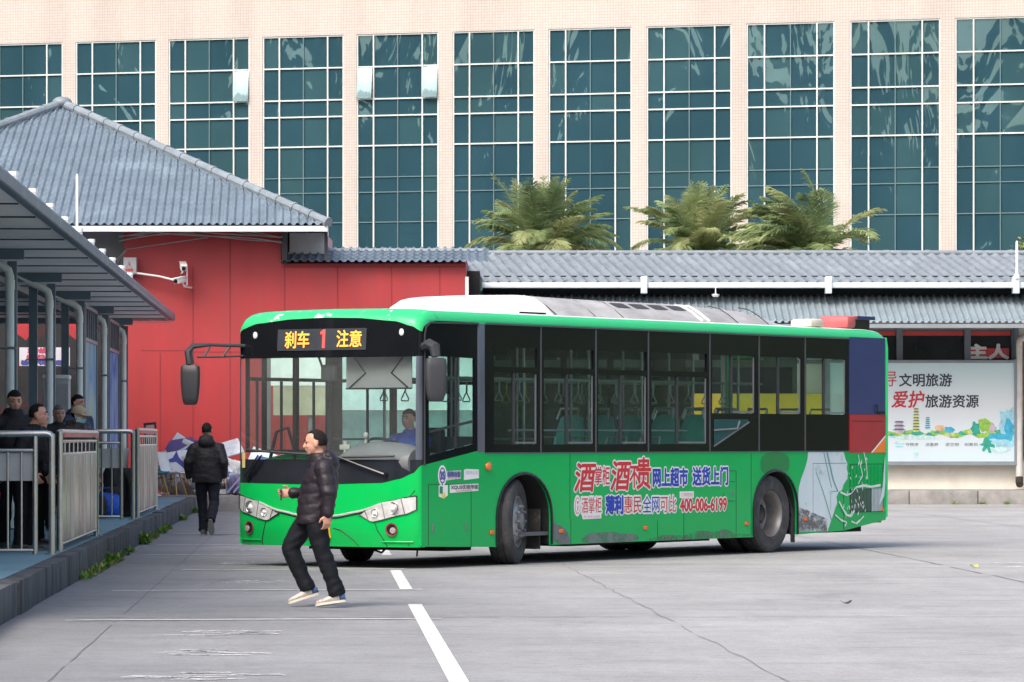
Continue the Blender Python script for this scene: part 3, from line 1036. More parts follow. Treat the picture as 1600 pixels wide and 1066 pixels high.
# yellow shop sign and notices on the wall behind the bus
sg = empty('yellow_shop_sign', (5.85, 90.3, 0))
tag(sg, 'long yellow shop sign on the shed wall seen through the bus windows', 'shop sign')
mb = MB(); mb.box(-1.9, 1.6, -.1, .1, 1.95, 2.42, .02); mb.build('panel', M('yellow sign face', (.75, .52, .02), .4), sg)
mb = MB(); mb.box(-1.9, 1.6, -.04, .1, 1.62, 1.93); mb.build('lower_panel', M('mauve sign face', (.34, .2, .26), .4), sg, smooth=False)
hd = empty('hoarding', (-3.2, 83.2, 0))
mb = MB(); mb.box(-.30, 2.6, .0, .05, 2.0, 3.5); mb.build('blue_sheet', M('pale blue sheet', (.50, .64, .66), .5, var=.25, scale=1.5), hd, smooth=False)
mb = MB(); mb.box(-.30, 2.6, .012, .05, .5, 1.995); mb.build('grey_sheet', M('dull blue sheet', (.12, .19, .2), .5, var=.6, scale=1.6), hd, smooth=False)
tag(hd, 'white and beige notice hoarding by the red wall, seen through the windscreen', 'hoarding')
mb = MB(); mb.box(-1.7, -.31, 0, .05, 2.5, 3.6); mb.build('white_sheet', M('sheet white', (.8, .82, .82), .5), hd, smooth=False)
mb = MB(); mb.box(-1.65, -.32, .01, .05, 1.9, 2.495); mb.build('beige_sheet', M('sheet beige', (.42, .38, .28), .5, var=.3, scale=2), hd, smooth=False)
mb = MB()
for x in (-1.75, -.9, .9, 2.6): mb.box(x - .04, x + .04, .06, .14, .3, 3.6)
mb.build('post', m_midgrey, hd, smooth=False)

# white topped flagpole-like rods
def rod(label, x, y, z0, z1, r):
    b = MB(); b.tube([(x, y, z0), (x, y, z1 - .04), (x, y, z1)], [r, r, r * .6], 8); b.tube([(x, y, z0), (x, y, z0 + .1)], r * 2.2, 8)
    tag(b.build('roof_rod', m_white), label, 'rod')
rod('thin white rod standing behind the left shelter roof', -7.22, 68, 4.1, 5.82, .022)
rod('thin white rod standing on the shed gutter at the right', 10.97, 89.0, 4.9, 5.72, .028)
# red and white sign peeping over the shed ridge
sg = empty('rooftop_sign', (10.3, 97, 0))
tag(sg, 'red and white sign just showing above the shed ridge at right', 'sign')
mb = MB(); mb.box(-.1, 1.4, 0, .08, 4.8, 5.73); mb.box(1.9, 3.5, 0, .08, 4.8, 5.73); mb.build('board', m_white, sg, smooth=False)
mb = MB(); mb.box(-.07, 1.36, -.02, -.001, 4.8, 5.675); mb.box(1.95, 3.5, -.02, -.001, 4.8, 5.675); mb.build('red_face', M('board red', (.6, .04, .04), .5), sg, smooth=False)
mb = MB(); mb.box(.32, .56, -.12, -.03, 5.55, 5.85); mb.build('white_block', m_white, sg, smooth=False)
mb = MB(); mb.box(.37, .52, -.14, -.121, 5.6, 5.80); mb.build('red_block', M('block red', (.6, .04, .04), .5), sg, smooth=False)
for o in sg.children:
    if o.name.startswith(('white_block', 'red_block')): pass

# ------------------------------------------------------------------ billboard
BB = empty('billboard', (9.4, 90.2, 0))
tag(BB, 'wide pale billboard with calligraphy and a pagoda landscape', 'billboard')
m_bb, N, L, b = nodes_of('billboard sheet')
tc = N.new('ShaderNodeTexCoord'); sp = N.new('ShaderNodeSeparateXYZ'); L.new(tc.outputs['Object'], sp.inputs[0])
mr = N.new('ShaderNodeMapRange'); mr.inputs[1].default_value = .9; mr.inputs[2].default_value = 3.1; L.new(sp.outputs[2], mr.inputs[0])
cr = N.new('ShaderNodeValToRGB'); e = cr.color_ramp.elements
e[0].color = (.62, .76, .82, 1); e[1].color = (.60, .77, .80, 1)
for p, c in ((.25, (.72, .80, .84)), (.6, (.76, .80, .82))): k = e.new(p); k.color = (*c, 1)
L.new(mr.outputs[0], cr.inputs[0]); L.new(cr.outputs[0], b.inputs['Base Color']); b.inputs['Roughness'].default_value = .4
mb = MB(); mb.box(-2.4, 1.66, 0, .08, .92, 3.09); mb.build('sheet', m_bb, BB, smooth=False)
mb = MB()
for a in ((-2.5, -2.4, .84, 3.17), (1.66, 1.74, .84, 3.17)): mb.box(a[0], a[1], -.05, .1, a[2], a[3])
for z0, z1 in ((.84, .92), (3.09, 3.15)): mb.box(-2.399, 1.659, -.048, .1, z0, z1)
mb.build('frame', M('billboard frame', (.24, .27, .31), .4), BB, smooth=False)
m_ink = M('ink navy', (.03, .035, .06), .5); m_inkr = M('ink red', (.55, .03, .05), .5)
def bbf(d): return lambda u, v: (u, -.004 - d, v)
def bx(px): return (px - 800) / 6400 * 90.2 - 9.4
def bz(py): return 1.43 + (685 - py) * 90.2 / 6400
for txt, r_, mt, of, sl in (('倡导', (1356, 604, 1401, 580), m_inkr, .0, .03), ('文明旅游', (1405, 604, 1487, 584), m_ink, .006, 0), ('爱护', (1395, 637, 1443, 611), m_inkr, .008, .06), ('旅游资源', (1446, 637, 1529, 617), m_ink, .006, 0),
                            ('守秩序', (1415, 697.5, 1435, 692), m_midgrey, 0, 0), ('讲素养', (1446, 697.5, 1466, 692), m_midgrey, 0, 0), ('讲文明', (1477, 697.5, 1498, 692), m_midgrey, 0, 0), ('树新风', (1507, 697.5, 1528, 692), m_midgrey, 0, 0)):
    mb = MB(); lettering(mb, txt, (bx(r_[0]), bz(r_[1]), bx(r_[2]), bz(r_[3])), bbf(.004), of, sl); mb.build('lettering', mt, BB, smooth=False)
art = MB()
def blob(px, py, rx, ry, mi, d, seed=0, n=18, jag=.25):
    r = random.Random(seed); pts = []
    for i in range(n):
        a = 2 * math.pi * i / n
        k = 1 + r.uniform(-jag, jag)
        pts.append((bx(px + rx * k * math.cos(a)), -.003 - d * .001, bz(py + ry * k * math.sin(a))))
    art.mi = mi; art.poly(pts)
acol = [(.30, .55, .08), (.03, .38, .28), (.05, .42, .62), (.35, .66, .78), (.10, .13, .2), (.55, .45, .55), (.62, .66, .2), (.55, .76, .78), (.75, .5, .3)]
for k in range(26):
    blob(1390 + k * 7.2, 678 + 3 * math.sin(k), 9, 3.6, (0, 1, 0, 6, 1)[k % 5], 1 + (k % 7) * .3, k)
blob(1575, 665, 14, 30, 3, 3, 101); blob(1577, 672, 8, 17, 2, 3.4, 102); blob(1568, 688, 20, 12, 3, 3.2, 103); blob(1560, 682, 16, 5, 2, 3.6, 107); blob(1548, 668, 8, 7, 5, 3.8, 104); blob(1537, 664, 10, 11, 0, 3.9, 105); blob(1524, 670, 7, 10, 1, 4.0, 108); blob(1543, 695, 9, 10, 1, 3.3, 106, jag=.5)
blob(1483, 672, 8, 5, 2, 4.2, 110); blob(1468, 669, 8, 5, 8, 4.1, 111); blob(1560, 700, 20, 8, 7, 2.5, 112); blob(1430, 684, 40, 3, 7, 2.6, 114)
def pagoda(px, py0, py1, wd, tiers, mi, mi2, d):
    h = (py0 - py1) / tiers
    for k in range(tiers):
        y = py0 - k * h; ww = wd * (1 - .35 * k / tiers)
        art.mi = mi
        art.poly([(bx(px - ww * .4), -.003 - d * .001, bz(y)), (bx(px + ww * .4), -.003 - d * .001, bz(y)), (bx(px + ww * .4), -.003 - d * .001, bz(y - h)), (bx(px - ww * .4), -.003 - d * .001, bz(y - h))])
        art.mi = mi2
        art.poly([(bx(px - ww * .6), -.0035 - d * .001, bz(y - h * .6)), (bx(px + ww * .6), -.0035 - d * .001, bz(y - h * .6)), (bx(px + ww * .36), -.0035 - d * .001, bz(y - h)), (bx(px - ww * .36), -.0035 - d * .001, bz(y - h))])
pagoda(1431.5, 675, 638, 11, 8, 6, 4, 5.0); pagoda(1449.5, 671, 652, 8, 6, 3, 4, 5.0); pagoda(1405, 676, 658, 18, 3, 5, 4, 5.2)
pagoda(1431.5, 700, 716, 9, 4, 7, 7, 2.8); pagoda(1405, 690, 699, 15, 2, 7, 3, 2.8)
art.build('landscape_art', [M('art %d' % i, c, .5, var=.3, scale=9) for i, c in enumerate(acol)], BB, smooth=False, recalc=False)
# ------------------------------------------------------------------ waiting shelter on the left platform
TH = math.atan(SK)
SHL = empty('waiting_shelter', (KERB, 0, 0), TH)
tag(SHL, 'long waiting shelter with blue grey posts and a flat white ceiled canopy', 'shelter')
m_post = M('blue grey steel paint', (.125, .18, .22), .45, var=.12)
m_post2 = M('blue grey fascia', (.13, .18, .225), .45, var=.2, scale=2, stain=(.3, .34, .37), stain_scale=2, stain_lo=.58, stain_hi=.7)
m_soffit = M('ceiling panel', (.88, .90, .90), .6, var=.12, scale=.7, stain=(.74, .76, .76), stain_scale=1.2)
YE = 82.3
mb = MB()
mb.box(-9.0, -.60, 30, YE, 3.815, 3.86)
mb.build('ceiling', m_soffit, SHL, smooth=False)
mb = MB()
mb.box(-9.0, -.58, 30, YE + .02, 3.865, 3.95)
mb.build('roof', m_tile, SHL, smooth=False)
mb = MB()
mb.box(-.60, -.47, 30, YE + .05, 3.79, 3.93, .03)
mb.box(-9, -.601, YE + .01, YE + .08, 3.79, 3.93)
mb.build('gutter', m_post2, SHL, smooth=False)
PY = [36.6, 44.1, 51.6, 59.1, 66.5, 74.0, 81.4]
bmx = MB()
y = 33.0
for i, yy in enumerate(PY):
    for q in (0, 2.5, 5.0):
        bmx.box(-8.9, -.62, yy + q - .02 if q else yy - .04, yy + q + .02 if q else yy + .04, 3.80, 3.8149)
bmx.build('ceiling_rib', m_darkgrey, SHL, smooth=False)
for yy in PY:
    mb = MB(); mb.box(-1.95, -1.28, yy - .05, yy + .05, 3.68, 3.814); mb.box(-6, -2.001, yy - .05, yy + .05, 3.70, 3.813); mb.build('beam', m_post, SHL, smooth=False)
    for p in (1.44, 1.70):
        mb = MB(); mb.box(-p - .06, -p + .06, yy + .08, yy + .2, .283, 3.66); mb.box(-p - .1, -p + .1, yy + .05, yy + .23, .283, .30)
        mb.build('post', m_post, SHL, smooth=False)
    mb = MB(); mb.tube([(-1.92, yy, 3.76), (-1.86, yy, 3.73), (-1.56, yy, 3.60), (-1.48, yy, 3.54), (-1.46, yy, 3.46), (-1.46, yy, .3)], .055, 12)
    mb.tube([(-1.46, yy, 3.42), (-1.46, yy, 3.30)], .062, 12)
    dp = mb.build('down_pipe', M('pale green pipe', (.78, .82, .78), .4, var=.06), SHL)
    mb = MB(); mb.box(-1.53, -1.39, yy - .06, yy + .075, 2.55, 2.58); mb.bar((-1.46, yy, 2.56), (-1.8, yy, 2.56), .02, .02); mb.build('clamp', m_midgrey, dp, smooth=False)
for i in range(14):
    yy = 38.9 + 2.84 * i
    if yy > 70: break
    mb = MB(); mb.tube([(-.68, yy, 3.94), (-.68, yy, 4.13)], .045, 10); mb.tube([(-.68, yy, 4.1), (-.68, yy, 4.145)], .052, 10); mb.build('vent_stub', m_white, SHL)
mb = MB()
mb.box(-2.06, -1.98, 30, YE, 3.60, 3.68); mb.build('purlin', m_midgrey, SHL, smooth=False)
def poster_mat(name, c1, c2, c3):
    m, N, L, b = nodes_of(name)
    tc = N.new('ShaderNodeTexCoord'); n = N.new('ShaderNodeTexNoise'); n.inputs['Scale'].default_value = .9; n.inputs['Detail'].default_value = 5; n.inputs['Distortion'].default_value = 1
    L.new(tc.outputs['Object'], n.inputs[0])
    cr = N.new('ShaderNodeValToRGB'); e = cr.color_ramp.elements
    e[0].position = .35; e[0].color = (*c1, 1); e[1].position = .7; e[1].color = (*c3, 1); k = e.new(.5); k.color = (*c2, 1)
    L.new(n.outputs[0], cr.inputs[0]); L.new(cr.outputs[0], b.inputs['Base Color']); b.inputs['Roughness'].default_value = .8; b.inputs['Specular IOR Level'].default_value = .08
    return m
for (a, b_), pm in zip(((67.5, 71.2), (75.3, 78.9)), (poster_mat('pale blue poster', (.18, .32, .50), (.34, .46, .55), (.55, .55, .35)), poster_mat('blue poster', (.10, .16, .42), (.22, .30, .55), (.42, .5, .6)))):
    pt = MB()
    pt.box(-1.50, -1.42, a, a + .08, .3, 3.62); pt.box(-1.50, -1.42, b_ - .08, b_, .3, 3.62)
    for z in (3.58, 3.04, .42): pt.box(-1.499, -1.421, a + .081, b_ - .081, z, z + .06)
    for k in range(5):
        yy = a + (b_ - a) * (k + 1) / 6
        pt.box(-1.48, -1.44, yy - .04, yy + .04, 3.101, 3.579)
    po = pt.build('partition', m_post2, SHL, smooth=False)
    pp = MB(); pp.box(-1.475, -1.445, a + .081, b_ - .081, .481, 3.039); pp.build('poster', pm, po, smooth=False)
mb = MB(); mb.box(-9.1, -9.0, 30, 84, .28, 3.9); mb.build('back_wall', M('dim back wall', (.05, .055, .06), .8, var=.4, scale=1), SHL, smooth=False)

# things hanging and standing deep under the canopy
bn = empty('station_banner', (-9.72, 84.3, 0))
tag(bn, 'white banner with red and blue lettering deep under the shelter', 'banner')
mb = MB(); mb.box(-.42, .62, 0, .03, 2.92, 3.30); mb.build('cloth', M('banner white', (.62, .60, .66), .6), bn, smooth=False)
for t, r_, c in (('3号线路', (-.24, 3.185, .30, 3.285), (.42, .06, .12)), ('8152路', (-.26, 3.06, .30, 3.155), (.42, .08, .14)), ('桂林汽车客运站', (-.38, 2.945, .58, 3.03), (.06, .07, .26))):
    mb = MB(); lettering(mb, t, r_, lambda u, v: (u, -.004, v), .015); mb.build('lettering', M('banner ink', c, .6), bn, smooth=False)
for lab, x, yy, z, s in (('red pennant hanging nearest the white banner', -9.36, 83.0, 4.2, .2), ('red pennant hanging under the ceiling farther left', -9.9, 83.0, 3.62, .26), ('wide red pennant hanging between the two right posts', -8.85, 82.9, 3.6, .24)):
    mb = MB()
    mb.prism([(-s, s * .6), (s, s * .6), (s * .7, -.1 * s), (.2 * s, -s * .8), (-.6 * s, -.2 * s)], lambda u, v, w_: (u, w_, v), .01)
    mb.tube([(0, .005, s * .6), (0, .005, 3.8 - z if z < 3.8 else .2)], .006, 5)
    o = mb.build('pennant', M('pennant red', (.4, .03, .04), .7), loc=(x, yy, z)); tag(o, lab, 'pennant', 'red pennants under the canopy')
cbn = empty('metal_cabinet', (-7.15, 64.2, .283), TH)
tag(cbn, 'pale metal cabinet standing between the shelter posts', 'cabinet')
mb = MB(); mb.box(-.2, .2, 0, .5, 0, 2.08, .01); mb.build('body', M('cabinet grey', (.42, .43, .42), .5), cbn)
mb = MB(); mb.box(-.21, .21, -.02, .51, 2.08, 2.14, .01); mb.build('lid', m_white, cbn)
mb = MB(); mb.box(-.19, -.01, -.015, -.001, .1, 2.0); mb.box(.01, .19, -.015, -.001, .1, 2.0); dd = mb.build('door', M('cabinet door', (.36, .37, .37), .5), cbn, smooth=False)
mb = MB(); mb.box(-.05, -.03, -.03, -.016, .9, 1.1); mb.build('handle', m_black, dd, smooth=False)

# ------------------------------------------------------------------ stainless barriers
def cross_barrier(s, label, plen=3.6, ztop=1.47):
    e = empty('queue_barrier', (KERB, 0, 0), TH)
    tag(e, label, 'barrier', 'stainless barriers on the platform')
    z0 = .283
    mb = MB(); mb.tube([(-.21, s, ztop - .03), (-.235, s, ztop - .005), (-.27, s, ztop), (-plen, s, ztop)], .033, 12); mb.build('top_rail', m_steel, e)
    mb = MB(); mb.tube([(-.21, s, z0), (-.21, s, ztop)], .032, 12); mb.lathe([(.0, z0 + .012), (.075, z0 + .01), (.075, z0)], 16, Matrix.Translation((-.21, s, 0))); mb.build('end_post', m_steel, e)
    for p in (.375, 1.9):
        mb = MB(); mb.tube([(-p, s, z0), (-p, s, ztop)], .026, 12); mb.build('post', m_steel, e)
    mb = MB(); mb.tube([(-.375, s, ztop - .165), (-plen, s, ztop - .165)], .02, 10); mb.tube([(-.375, s, z0 + .04), (-plen, s, z0 + .04)], .02, 10); mb.build('cross_rail', m_steel, e)
    mb = MB()
    p = .51
    while p < plen:
        mb.tube([(-p, s, z0 + .04), (-p, s, ztop - .165)], .011, 8); p += .134
    mb.build('picket', m_steel, e)
    mb = MB(); mb.box(-plen, -.40, s + .03, s + .05, 1.01, 1.285); mb.build('info_plate', M('grey plate', (.40, .41, .41), .4), e, smooth=False)
cross_barrier(40.5, 'nearest stainless cross barrier with thin pickets and a grey plate', 3.8, 1.475)
cross_barrier(58.0, 'farther stainless cross barrier in front of the blue bag', 2.4, 1.53)
m_panel = M('brushed panel', (.50, .48, .45), .32, metal=1.0, var=.12, scale=2, stretch=(1, 1, .1), stain=(.45, .30, .28), stain_scale=.7, stain_lo=.5, stain_hi=.7)
m_caprail = M('pink red cap strip', (.50, .10, .12), .4)
def side_barrier(s0, s1, n, label, ztop):
    e = empty('side_barrier', (KERB, 0, 0), TH)
    tag(e, label, 'barrier', 'stainless barriers on the platform')
    z0 = .283
    for s in (s0, s1):
        mb = MB(); mb.tube([(-.2, s, z0), (-.2, s, ztop)], .032, 12); mb.lathe([(.0, z0 + .012), (.07, z0 + .01), (.07, z0)], 14, Matrix.Translation((-.2, s, 0))); mb.build('post', m_steel, e)
    mb = MB(); mb.tube([(-.2, s0, ztop - .01), (-.2, s1, ztop - .01)], .033, 12); mb.build('top_rail', m_steel, e)
    mb = MB(); mb.box(-.18, -.162, s0 + .1, s1 - .1, ztop - .06, ztop - .012); mb.build('cap_strip', m_caprail, e, smooth=False)
    mb = MB()
    for z in (ztop - .10, ztop - .235, z0 + .07): mb.tube([(-.2, s0, z), (-.2, s1, z)], .018, 8)
    k = 0
    for i in range(1, n * 3):
        yy = s0 + (s1 - s0) * i / (n * 3)
        mb.tube([(-.2, yy, ztop - .235), (-.2, yy, ztop - .1)], .012, 6)
    mb.build('cross_rail', m_steel, e)
    for i in range(n):
        a, b = s0 + (s1 - s0) * i / n + .03, s0 + (s1 - s0) * (i + 1) / n - .03
        mb = MB(); mb.box(-.215, -.185, a, b, z0 + .085, ztop - .25, .006)
        for kk in range(1, 3):
            y_ = a + (b - a) * kk / 3
            mb.box(-.1849, -.178, y_ - .015, y_ + .015, z0 + .09, ztop - .255)
        mb.build('panel', m_panel, e)
side_barrier(41.6, 48.3, 3, 'near stainless side barrier with solid brushed panels', 1.50)
side_barrier(59.2, 65.8, 3, 'far stainless side barrier with solid brushed panels', 1.56)

# ------------------------------------------------------------------ goods on the platform
def pl(p, s, z=0.283): return (KERB - p * math.cos(TH) - s * math.sin(TH), s * math.cos(TH) - p * math.sin(TH), z)
def lump(mb, c, r, seed, amp=.12, n=20, m=12, flat=True):
    rr = random.Random(seed); ph = [rr.uniform(0, 6.28) for _ in range(6)]
    vs0 = len(mb.v)
    mb.ell(c, r, n, m)
    for i in range(vs0, len(mb.v)):
        x, y, z = mb.v[i]
        d = Vector((x - c[0], y - c[1], z - c[2]))
        k = 1 + amp * (math.sin(9 * d.x / r[0] * .5 + ph[0]) * math.sin(5 * d.z / r[2] * .6 + ph[1]) + .6 * math.sin(7 * d.y / r[1] + ph[2] + 4 * d.z / r[2]))
        q = Vector(c) + d * k
        if flat and q.z < c[2] - r[2] * .82: q.z = c[2] - r[2] * .82
        mb.v[i] = tuple(q)
b = empty('blue_bag', pl(.62, 59.0)); tag(b, 'bulging bright blue bag behind the farther cross barrier', 'bag')
mb = MB(); lump(mb, (0, 0, .17), (.22, .2, .2), 5, .09); mb.build('body', M('blue nylon', (.01, .10, .55), .45, bump=.4, bscale=14), b)
mb = MB(); mb.tube([(-.1, -.05, .33), (-.06, -.07, .43), (.05, -.07, .43), (.1, -.05, .33)], .012, 6); mb.build('handle', M('blue strap', (.01, .06, .35), .6), b)
b = empty('black_rucksack', pl(.55, 59.6)); tag(b, 'black rucksack piled behind the blue bag', 'bag')
mb = MB(); lump(mb, (0, 0, .42), (.2, .16, .44), 8, .07); mb.build('body', M('black nylon', (.015, .015, .018), .6, bump=.3, bscale=20), b)
mb = MB(); mb.box(-.12, .12, -.2, -.13, .2, .45, .03); mb.build('pocket', M('black pocket', (.03, .03, .032), .6), b)
b = empty('patterned_scarf', pl(.78, 58.7)); tag(b, 'black and pink patterned scarf heap left of the blue bag', 'scarf')
mb = MB(); lump(mb, (0, 0, .46), (.1, .1, .16), 18, .2); mb.build('cloth', M('pink patterned cloth', (.06, .04, .05), .8, stain=(.6, .35, .33), stain_scale=14, stain_lo=.5, stain_hi=.55), b)
mb = MB(); lump(mb, (.02, .04, .16), (.16, .14, .19), 19, .1); mb.build('bundle', M('dark bundle', (.03, .02, .03), .8), b)
b = empty('white_bucket', pl(.5, 60.4)); tag(b, 'white plastic bucket on a black crate behind the rucksack', 'bucket')
mb = MB(); mb.lathe([(0, .72), (.10, .72), (.125, .98), (.13, .98), (.13, 1.0), (.11, 1.0), (.1, .74), (0, .74)], 20); mb.build('bucket', m_white, b)
mb = MB(); mb.box(-.2, .2, -.15, .15, 0, .715, .02); mb.build('crate', m_darkgrey, b)
b = empty('red_shopping_bag', pl(1.08, 41.7)); tag(b, 'red cloth bag of greens on a white lidded box behind the near barrier', 'bag')
mb = MB(); lump(mb, (0, 0, .58), (.26, .2, .16), 3, .12); mb.build('body', M('red cloth', (.42, .02, .03), .7, bump=.4, bscale=12), b)
gr_ = MB()
r3 = random.Random(9)
for k in range(40):
    a, el, l = r3.uniform(0, 6.28), r3.uniform(.4, 1.4), r3.uniform(.05, .15)
    d = Vector((math.cos(a) * math.cos(el), math.sin(a) * math.cos(el), math.sin(el))) * l
    p = Vector((.17 + r3.uniform(-.04, .04), r3.uniform(-.04, .04), .66)); sdv = Vector((-math.sin(a), math.cos(a), 0)) * .018
    gr_.add([p, p + d * .5 + sdv, p + d, p + d * .5 - sdv], [(0, 1, 2, 3)])
gr_.build('greens', M('vegetable green', (.10, .2, .04), .6), b, smooth=False, recalc=False)
b = empty('lidded_box', pl(1.14, 41.75)); tag(b, 'black box with a white lid under the red bag', 'box')
mb = MB(); mb.box(-.25, .2, -.18, .18, 0, .36, .015); mb.build('body', m_black, b)
mb = MB(); mb.box(-.26, .21, -.19, .19, .362, .44, .02); mb.build('lid', m_white, b)

# cast-off furniture and boards heaped by the red wall
def shell_chair(label, x, y, rz, col, z=.30):
    e = empty('shell_chair', (x, y, z), rz); tag(e, label, 'chair', 'cast-off chairs by the red wall')
    mb = MB()
    n, k = 15, 9
    vs, fs = [], []
    for i in range(n):
        t = i / (n - 1)
        if t < .55:
            q = t / .55; cx_, cz = .22 - .42 * q, .44 - .03 * math.sin(math.pi * q); hw_ = .21 + .02 * math.sin(math.pi * q)
        else:
            q = (t - .55) / .45; cx_, cz = -.20 - .10 * q ** 1.2, .44 + .42 * q; hw_ = .22 - .05 * q ** 2
        for j in range(k):
            s = -1 + 2 * j / (k - 1)
            lift = .07 * s * s * (1 - .4 * abs(2 * t - 1))
            vs.append((cx_ + (lift * .6 if t > .55 else 0), s * hw_, cz + (lift if t < .7 else 0) * .8))
    for i in range(n - 1):
        for j in range(k - 1):
            fs.append((i * k + j, (i + 1) * k + j, (i + 1) * k + j + 1, i * k + j + 1))
    off = len(vs)
    mb.add(vs, fs)
    o = mb.build('shell', M('shell plastic', col, .3, var=.06), e, ang=60)
    so = o.modifiers.new('thick', 'SOLIDIFY'); so.thickness = .014
    wood = M('beech leg', (.48, .27, .10), .5, var=.2, scale=20, stretch=(1, 1, .1))
    for sx, sy in ((1, 1), (1, -1), (-1, 1), (-1, -1)):
        mb = MB(); mb.tube([(sx * .09, sy * .09, .43), (sx * .2, sy * .2, 0)], [.02, .013], 8); mb.build('leg', wood, e)
    mb = MB()
    for a, c in (((.12, .12), (-.12, -.12)), ((.12, -.12), (-.12, .12))): mb.tube([(a[0], a[1], .36), (c[0], c[1], .30)], .008, 6)
    mb.build('brace', m_black, e)
    return e
shell_chair('white shell chair on wooden legs at the end of the heap', -6.72, 81.2, R(-25), (.75, .75, .74))
shell_chair('blue shell chair half hidden by the far barrier', -7.02, 81.0, R(15), (.03, .34, .52))
shell_chair('white shell chair standing behind the first two', -6.62, 81.9, R(170), (.72, .72, .70))
shell_chair('pale shell chair tilted against the wall behind the barrier', -7.32, 81.9, R(20), (.66, .68, .68), .5)
e = empty('pedestal_table', (-7.12, 80.62, .3)); tag(e, 'white tulip pedestal without its top beside the blue chair', 'table base')
mb = MB(); mb.lathe([(0, 0), (.22, 0), (.22, .015), (.1, .05), (.045, .16), (.035, .4), (.06, .58), (.10, .7), (0, .7)], 24); mb.build('pedestal', m_white, e)
m_foam = M('white foam board', (.82, .83, .84), .6, var=.12, scale=5)
m_bluep = M('blue print', (.05, .07, .36), .5)
m_violet = M('violet print', (.18, .14, .36), .5)
def board(name, label, cat, loc, rot, size, mat, marks=(), group='cast-off boards by the red wall'):
    e = empty(name, loc); e.rotation_euler = rot; tag(e, label, cat, group)
    mb = MB(); mb.box(-size[0] / 2, size[0] / 2, -size[1] / 2, size[1] / 2, 0, size[2], min(size[1] * .3, .01)); mb.build('sheet', mat, e)
    for mt, pts in marks:
        mb = MB(); mb.prism(pts, lambda u, v, w_: (u, -size[1] / 2 - .003 - w_, v), .003); mb.build('print', mt, e, smooth=False)
board('foam_board', 'white foam board with violet bands leaning at the top of the heap', 'board', (-6.86, 82.6, 1.0), (R(-12), R(32), R(-20)), (.46, .03, .52), m_foam, [(m_violet, [(-.25, .1), (-.1, .05), (.2, .55), (.1, .62), (-.25, .3)]), (m_bluep, [(.05, .05), (.14, .02), (.26, .6), (.2, .62)])])
board('foam_board', 'white foam board with a blue star shape in the middle of the heap', 'board', (-6.72, 82.1, .72), (R(-28), R(-8), R(10)), (.58, .03, .5), m_foam, [(m_bluep, [(-.28, .28), (-.02, .36), (.08, .5), (.1, .36), (.26, .04), (.18, .06), (.03, .26), (-.12, .26)])])
board('display_board', 'large pale board lying slanted over the heap behind the walking man', 'board', (-6.0, 82.8, .98), (R(-55), R(-16), R(12)), (1.25, .03, .5), M('pale printed board', (.52, .55, .6), .5, var=.3, scale=3, stain=(.2, .26, .34), stain_scale=2.2))
board('white_beam', 'long white plank sloping down to the right over the heap', 'plank', (-6.1, 81.9, 1.12), (0, R(24), 0), (1.1, .06, .1), m_white)
board('white_beam', 'white plank lying low at the right end of the heap', 'plank', (-5.15, 81.7, .72), (0, R(22), 0), (.95, .06, .12), m_white)
board('grey_panel', 'grey corrugated panel under the white plank', 'panel', (-6.05, 82.2, .62), (R(-15), 0, 0), (.75, .05, .42), M('grey panel', (.22, .24, .27), .5, var=.4, scale=7))
board('striped_box', 'black and white striped carton between chair and walking man', 'box', (-5.92, 81.7, .32), (0, 0, R(8)), (.42, .3, .62), m_white, [(m_black, [(-.2, .08), (.2, .1), (.2, .22), (-.2, .2)]), (m_black, [(-.2, .36), (.2, .38), (.2, .48), (-.2, .47)])])
board('foam_board', 'white board with blue scrawl right of the walking man', 'board', (-4.98, 82.2, .78), (R(-25), R(20), 0), (.75, .03, .42), m_foam, [(m_bluep, [(-.25, .12), (.0, .18), (.25, .1), (.28, .2), (.05, .3), (-.2, .26)])])
board('folded_frame', 'thin red edged white slat lying on the ground by the chair', 'slat', (-6.05, 81.0, .32), (0, R(34), R(0)), (.5, .03, .05), M('pinkish slat', (.6, .42, .42), .5))
e = empty('picture_frame', (-7.42, 84.3, 1.28)); e.rotation_euler = (R(-10), R(-5), 0); tag(e, 'small dark framed picture leaning on the red wall above the heap', 'picture')
mb = MB(); mb.plate(-.13, .13, 0, .48, [(-.09, .09, .04, .44)], lambda u, v, w_: (u, w_ - .015, v), .03); mb.build('frame', m_black, e, smooth=False)
mb = MB(); mb.box(-.0899, .0899, -.005, .01, .0401, .4399); mb.build('print', M('faded print', (.16, .10, .12), .4, var=.5, scale=8), e, smooth=False)
e = empty('green_cloth', (-7.28, 82.3, 1.0)); tag(e, 'dark green cloth thrown over the left end of the heap', 'cloth')
mb = MB(); lump(mb, (0, 0, .14), (.16, .14, .2), 31, .2, flat=False); mb.build('cloth', M('green cloth', (.03, .10, .07), .8), e)
e = empty('checked_bag', (-5.32, 81.3, .3)); tag(e, 'red and blue checked carry bag at the right end of the heap', 'bag')
mb = MB(); lump(mb, (0, 0, .2), (.34, .2, .25), 41, .07)
mb.build('body', M('checked weave', (.17, .06, .10), .6, stain=(.12, .15, .32), stain_scale=7, stain_lo=.48, stain_hi=.52), e)
mb = MB()
for k in (-1, 0, 1):
    mb.bar((-.2 + .2 * k * .6, -.205, .05), (.1 + .2 * k * .6, -.19, .4), .006, .03, (1, 0, 0.01))
mb.build('stripe', M('bag stripe', (.28, .32, .5), .6), e, smooth=False)
e = empty('cardboard_pile', (-6.35, 83.2, .3)); tag(e, 'pile of crumpled pale sheets against the red wall', 'sheets')
mb = MB(); lump(mb, (0, 0, .25), (.95, .5, .45), 51, .16, 34, 18); mb.build('sheets', M('crumpled sheet', (.66, .66, .68), .6, var=.35, scale=4, stain=(.3, .35, .48), stain_scale=2.5), e, ang=20)

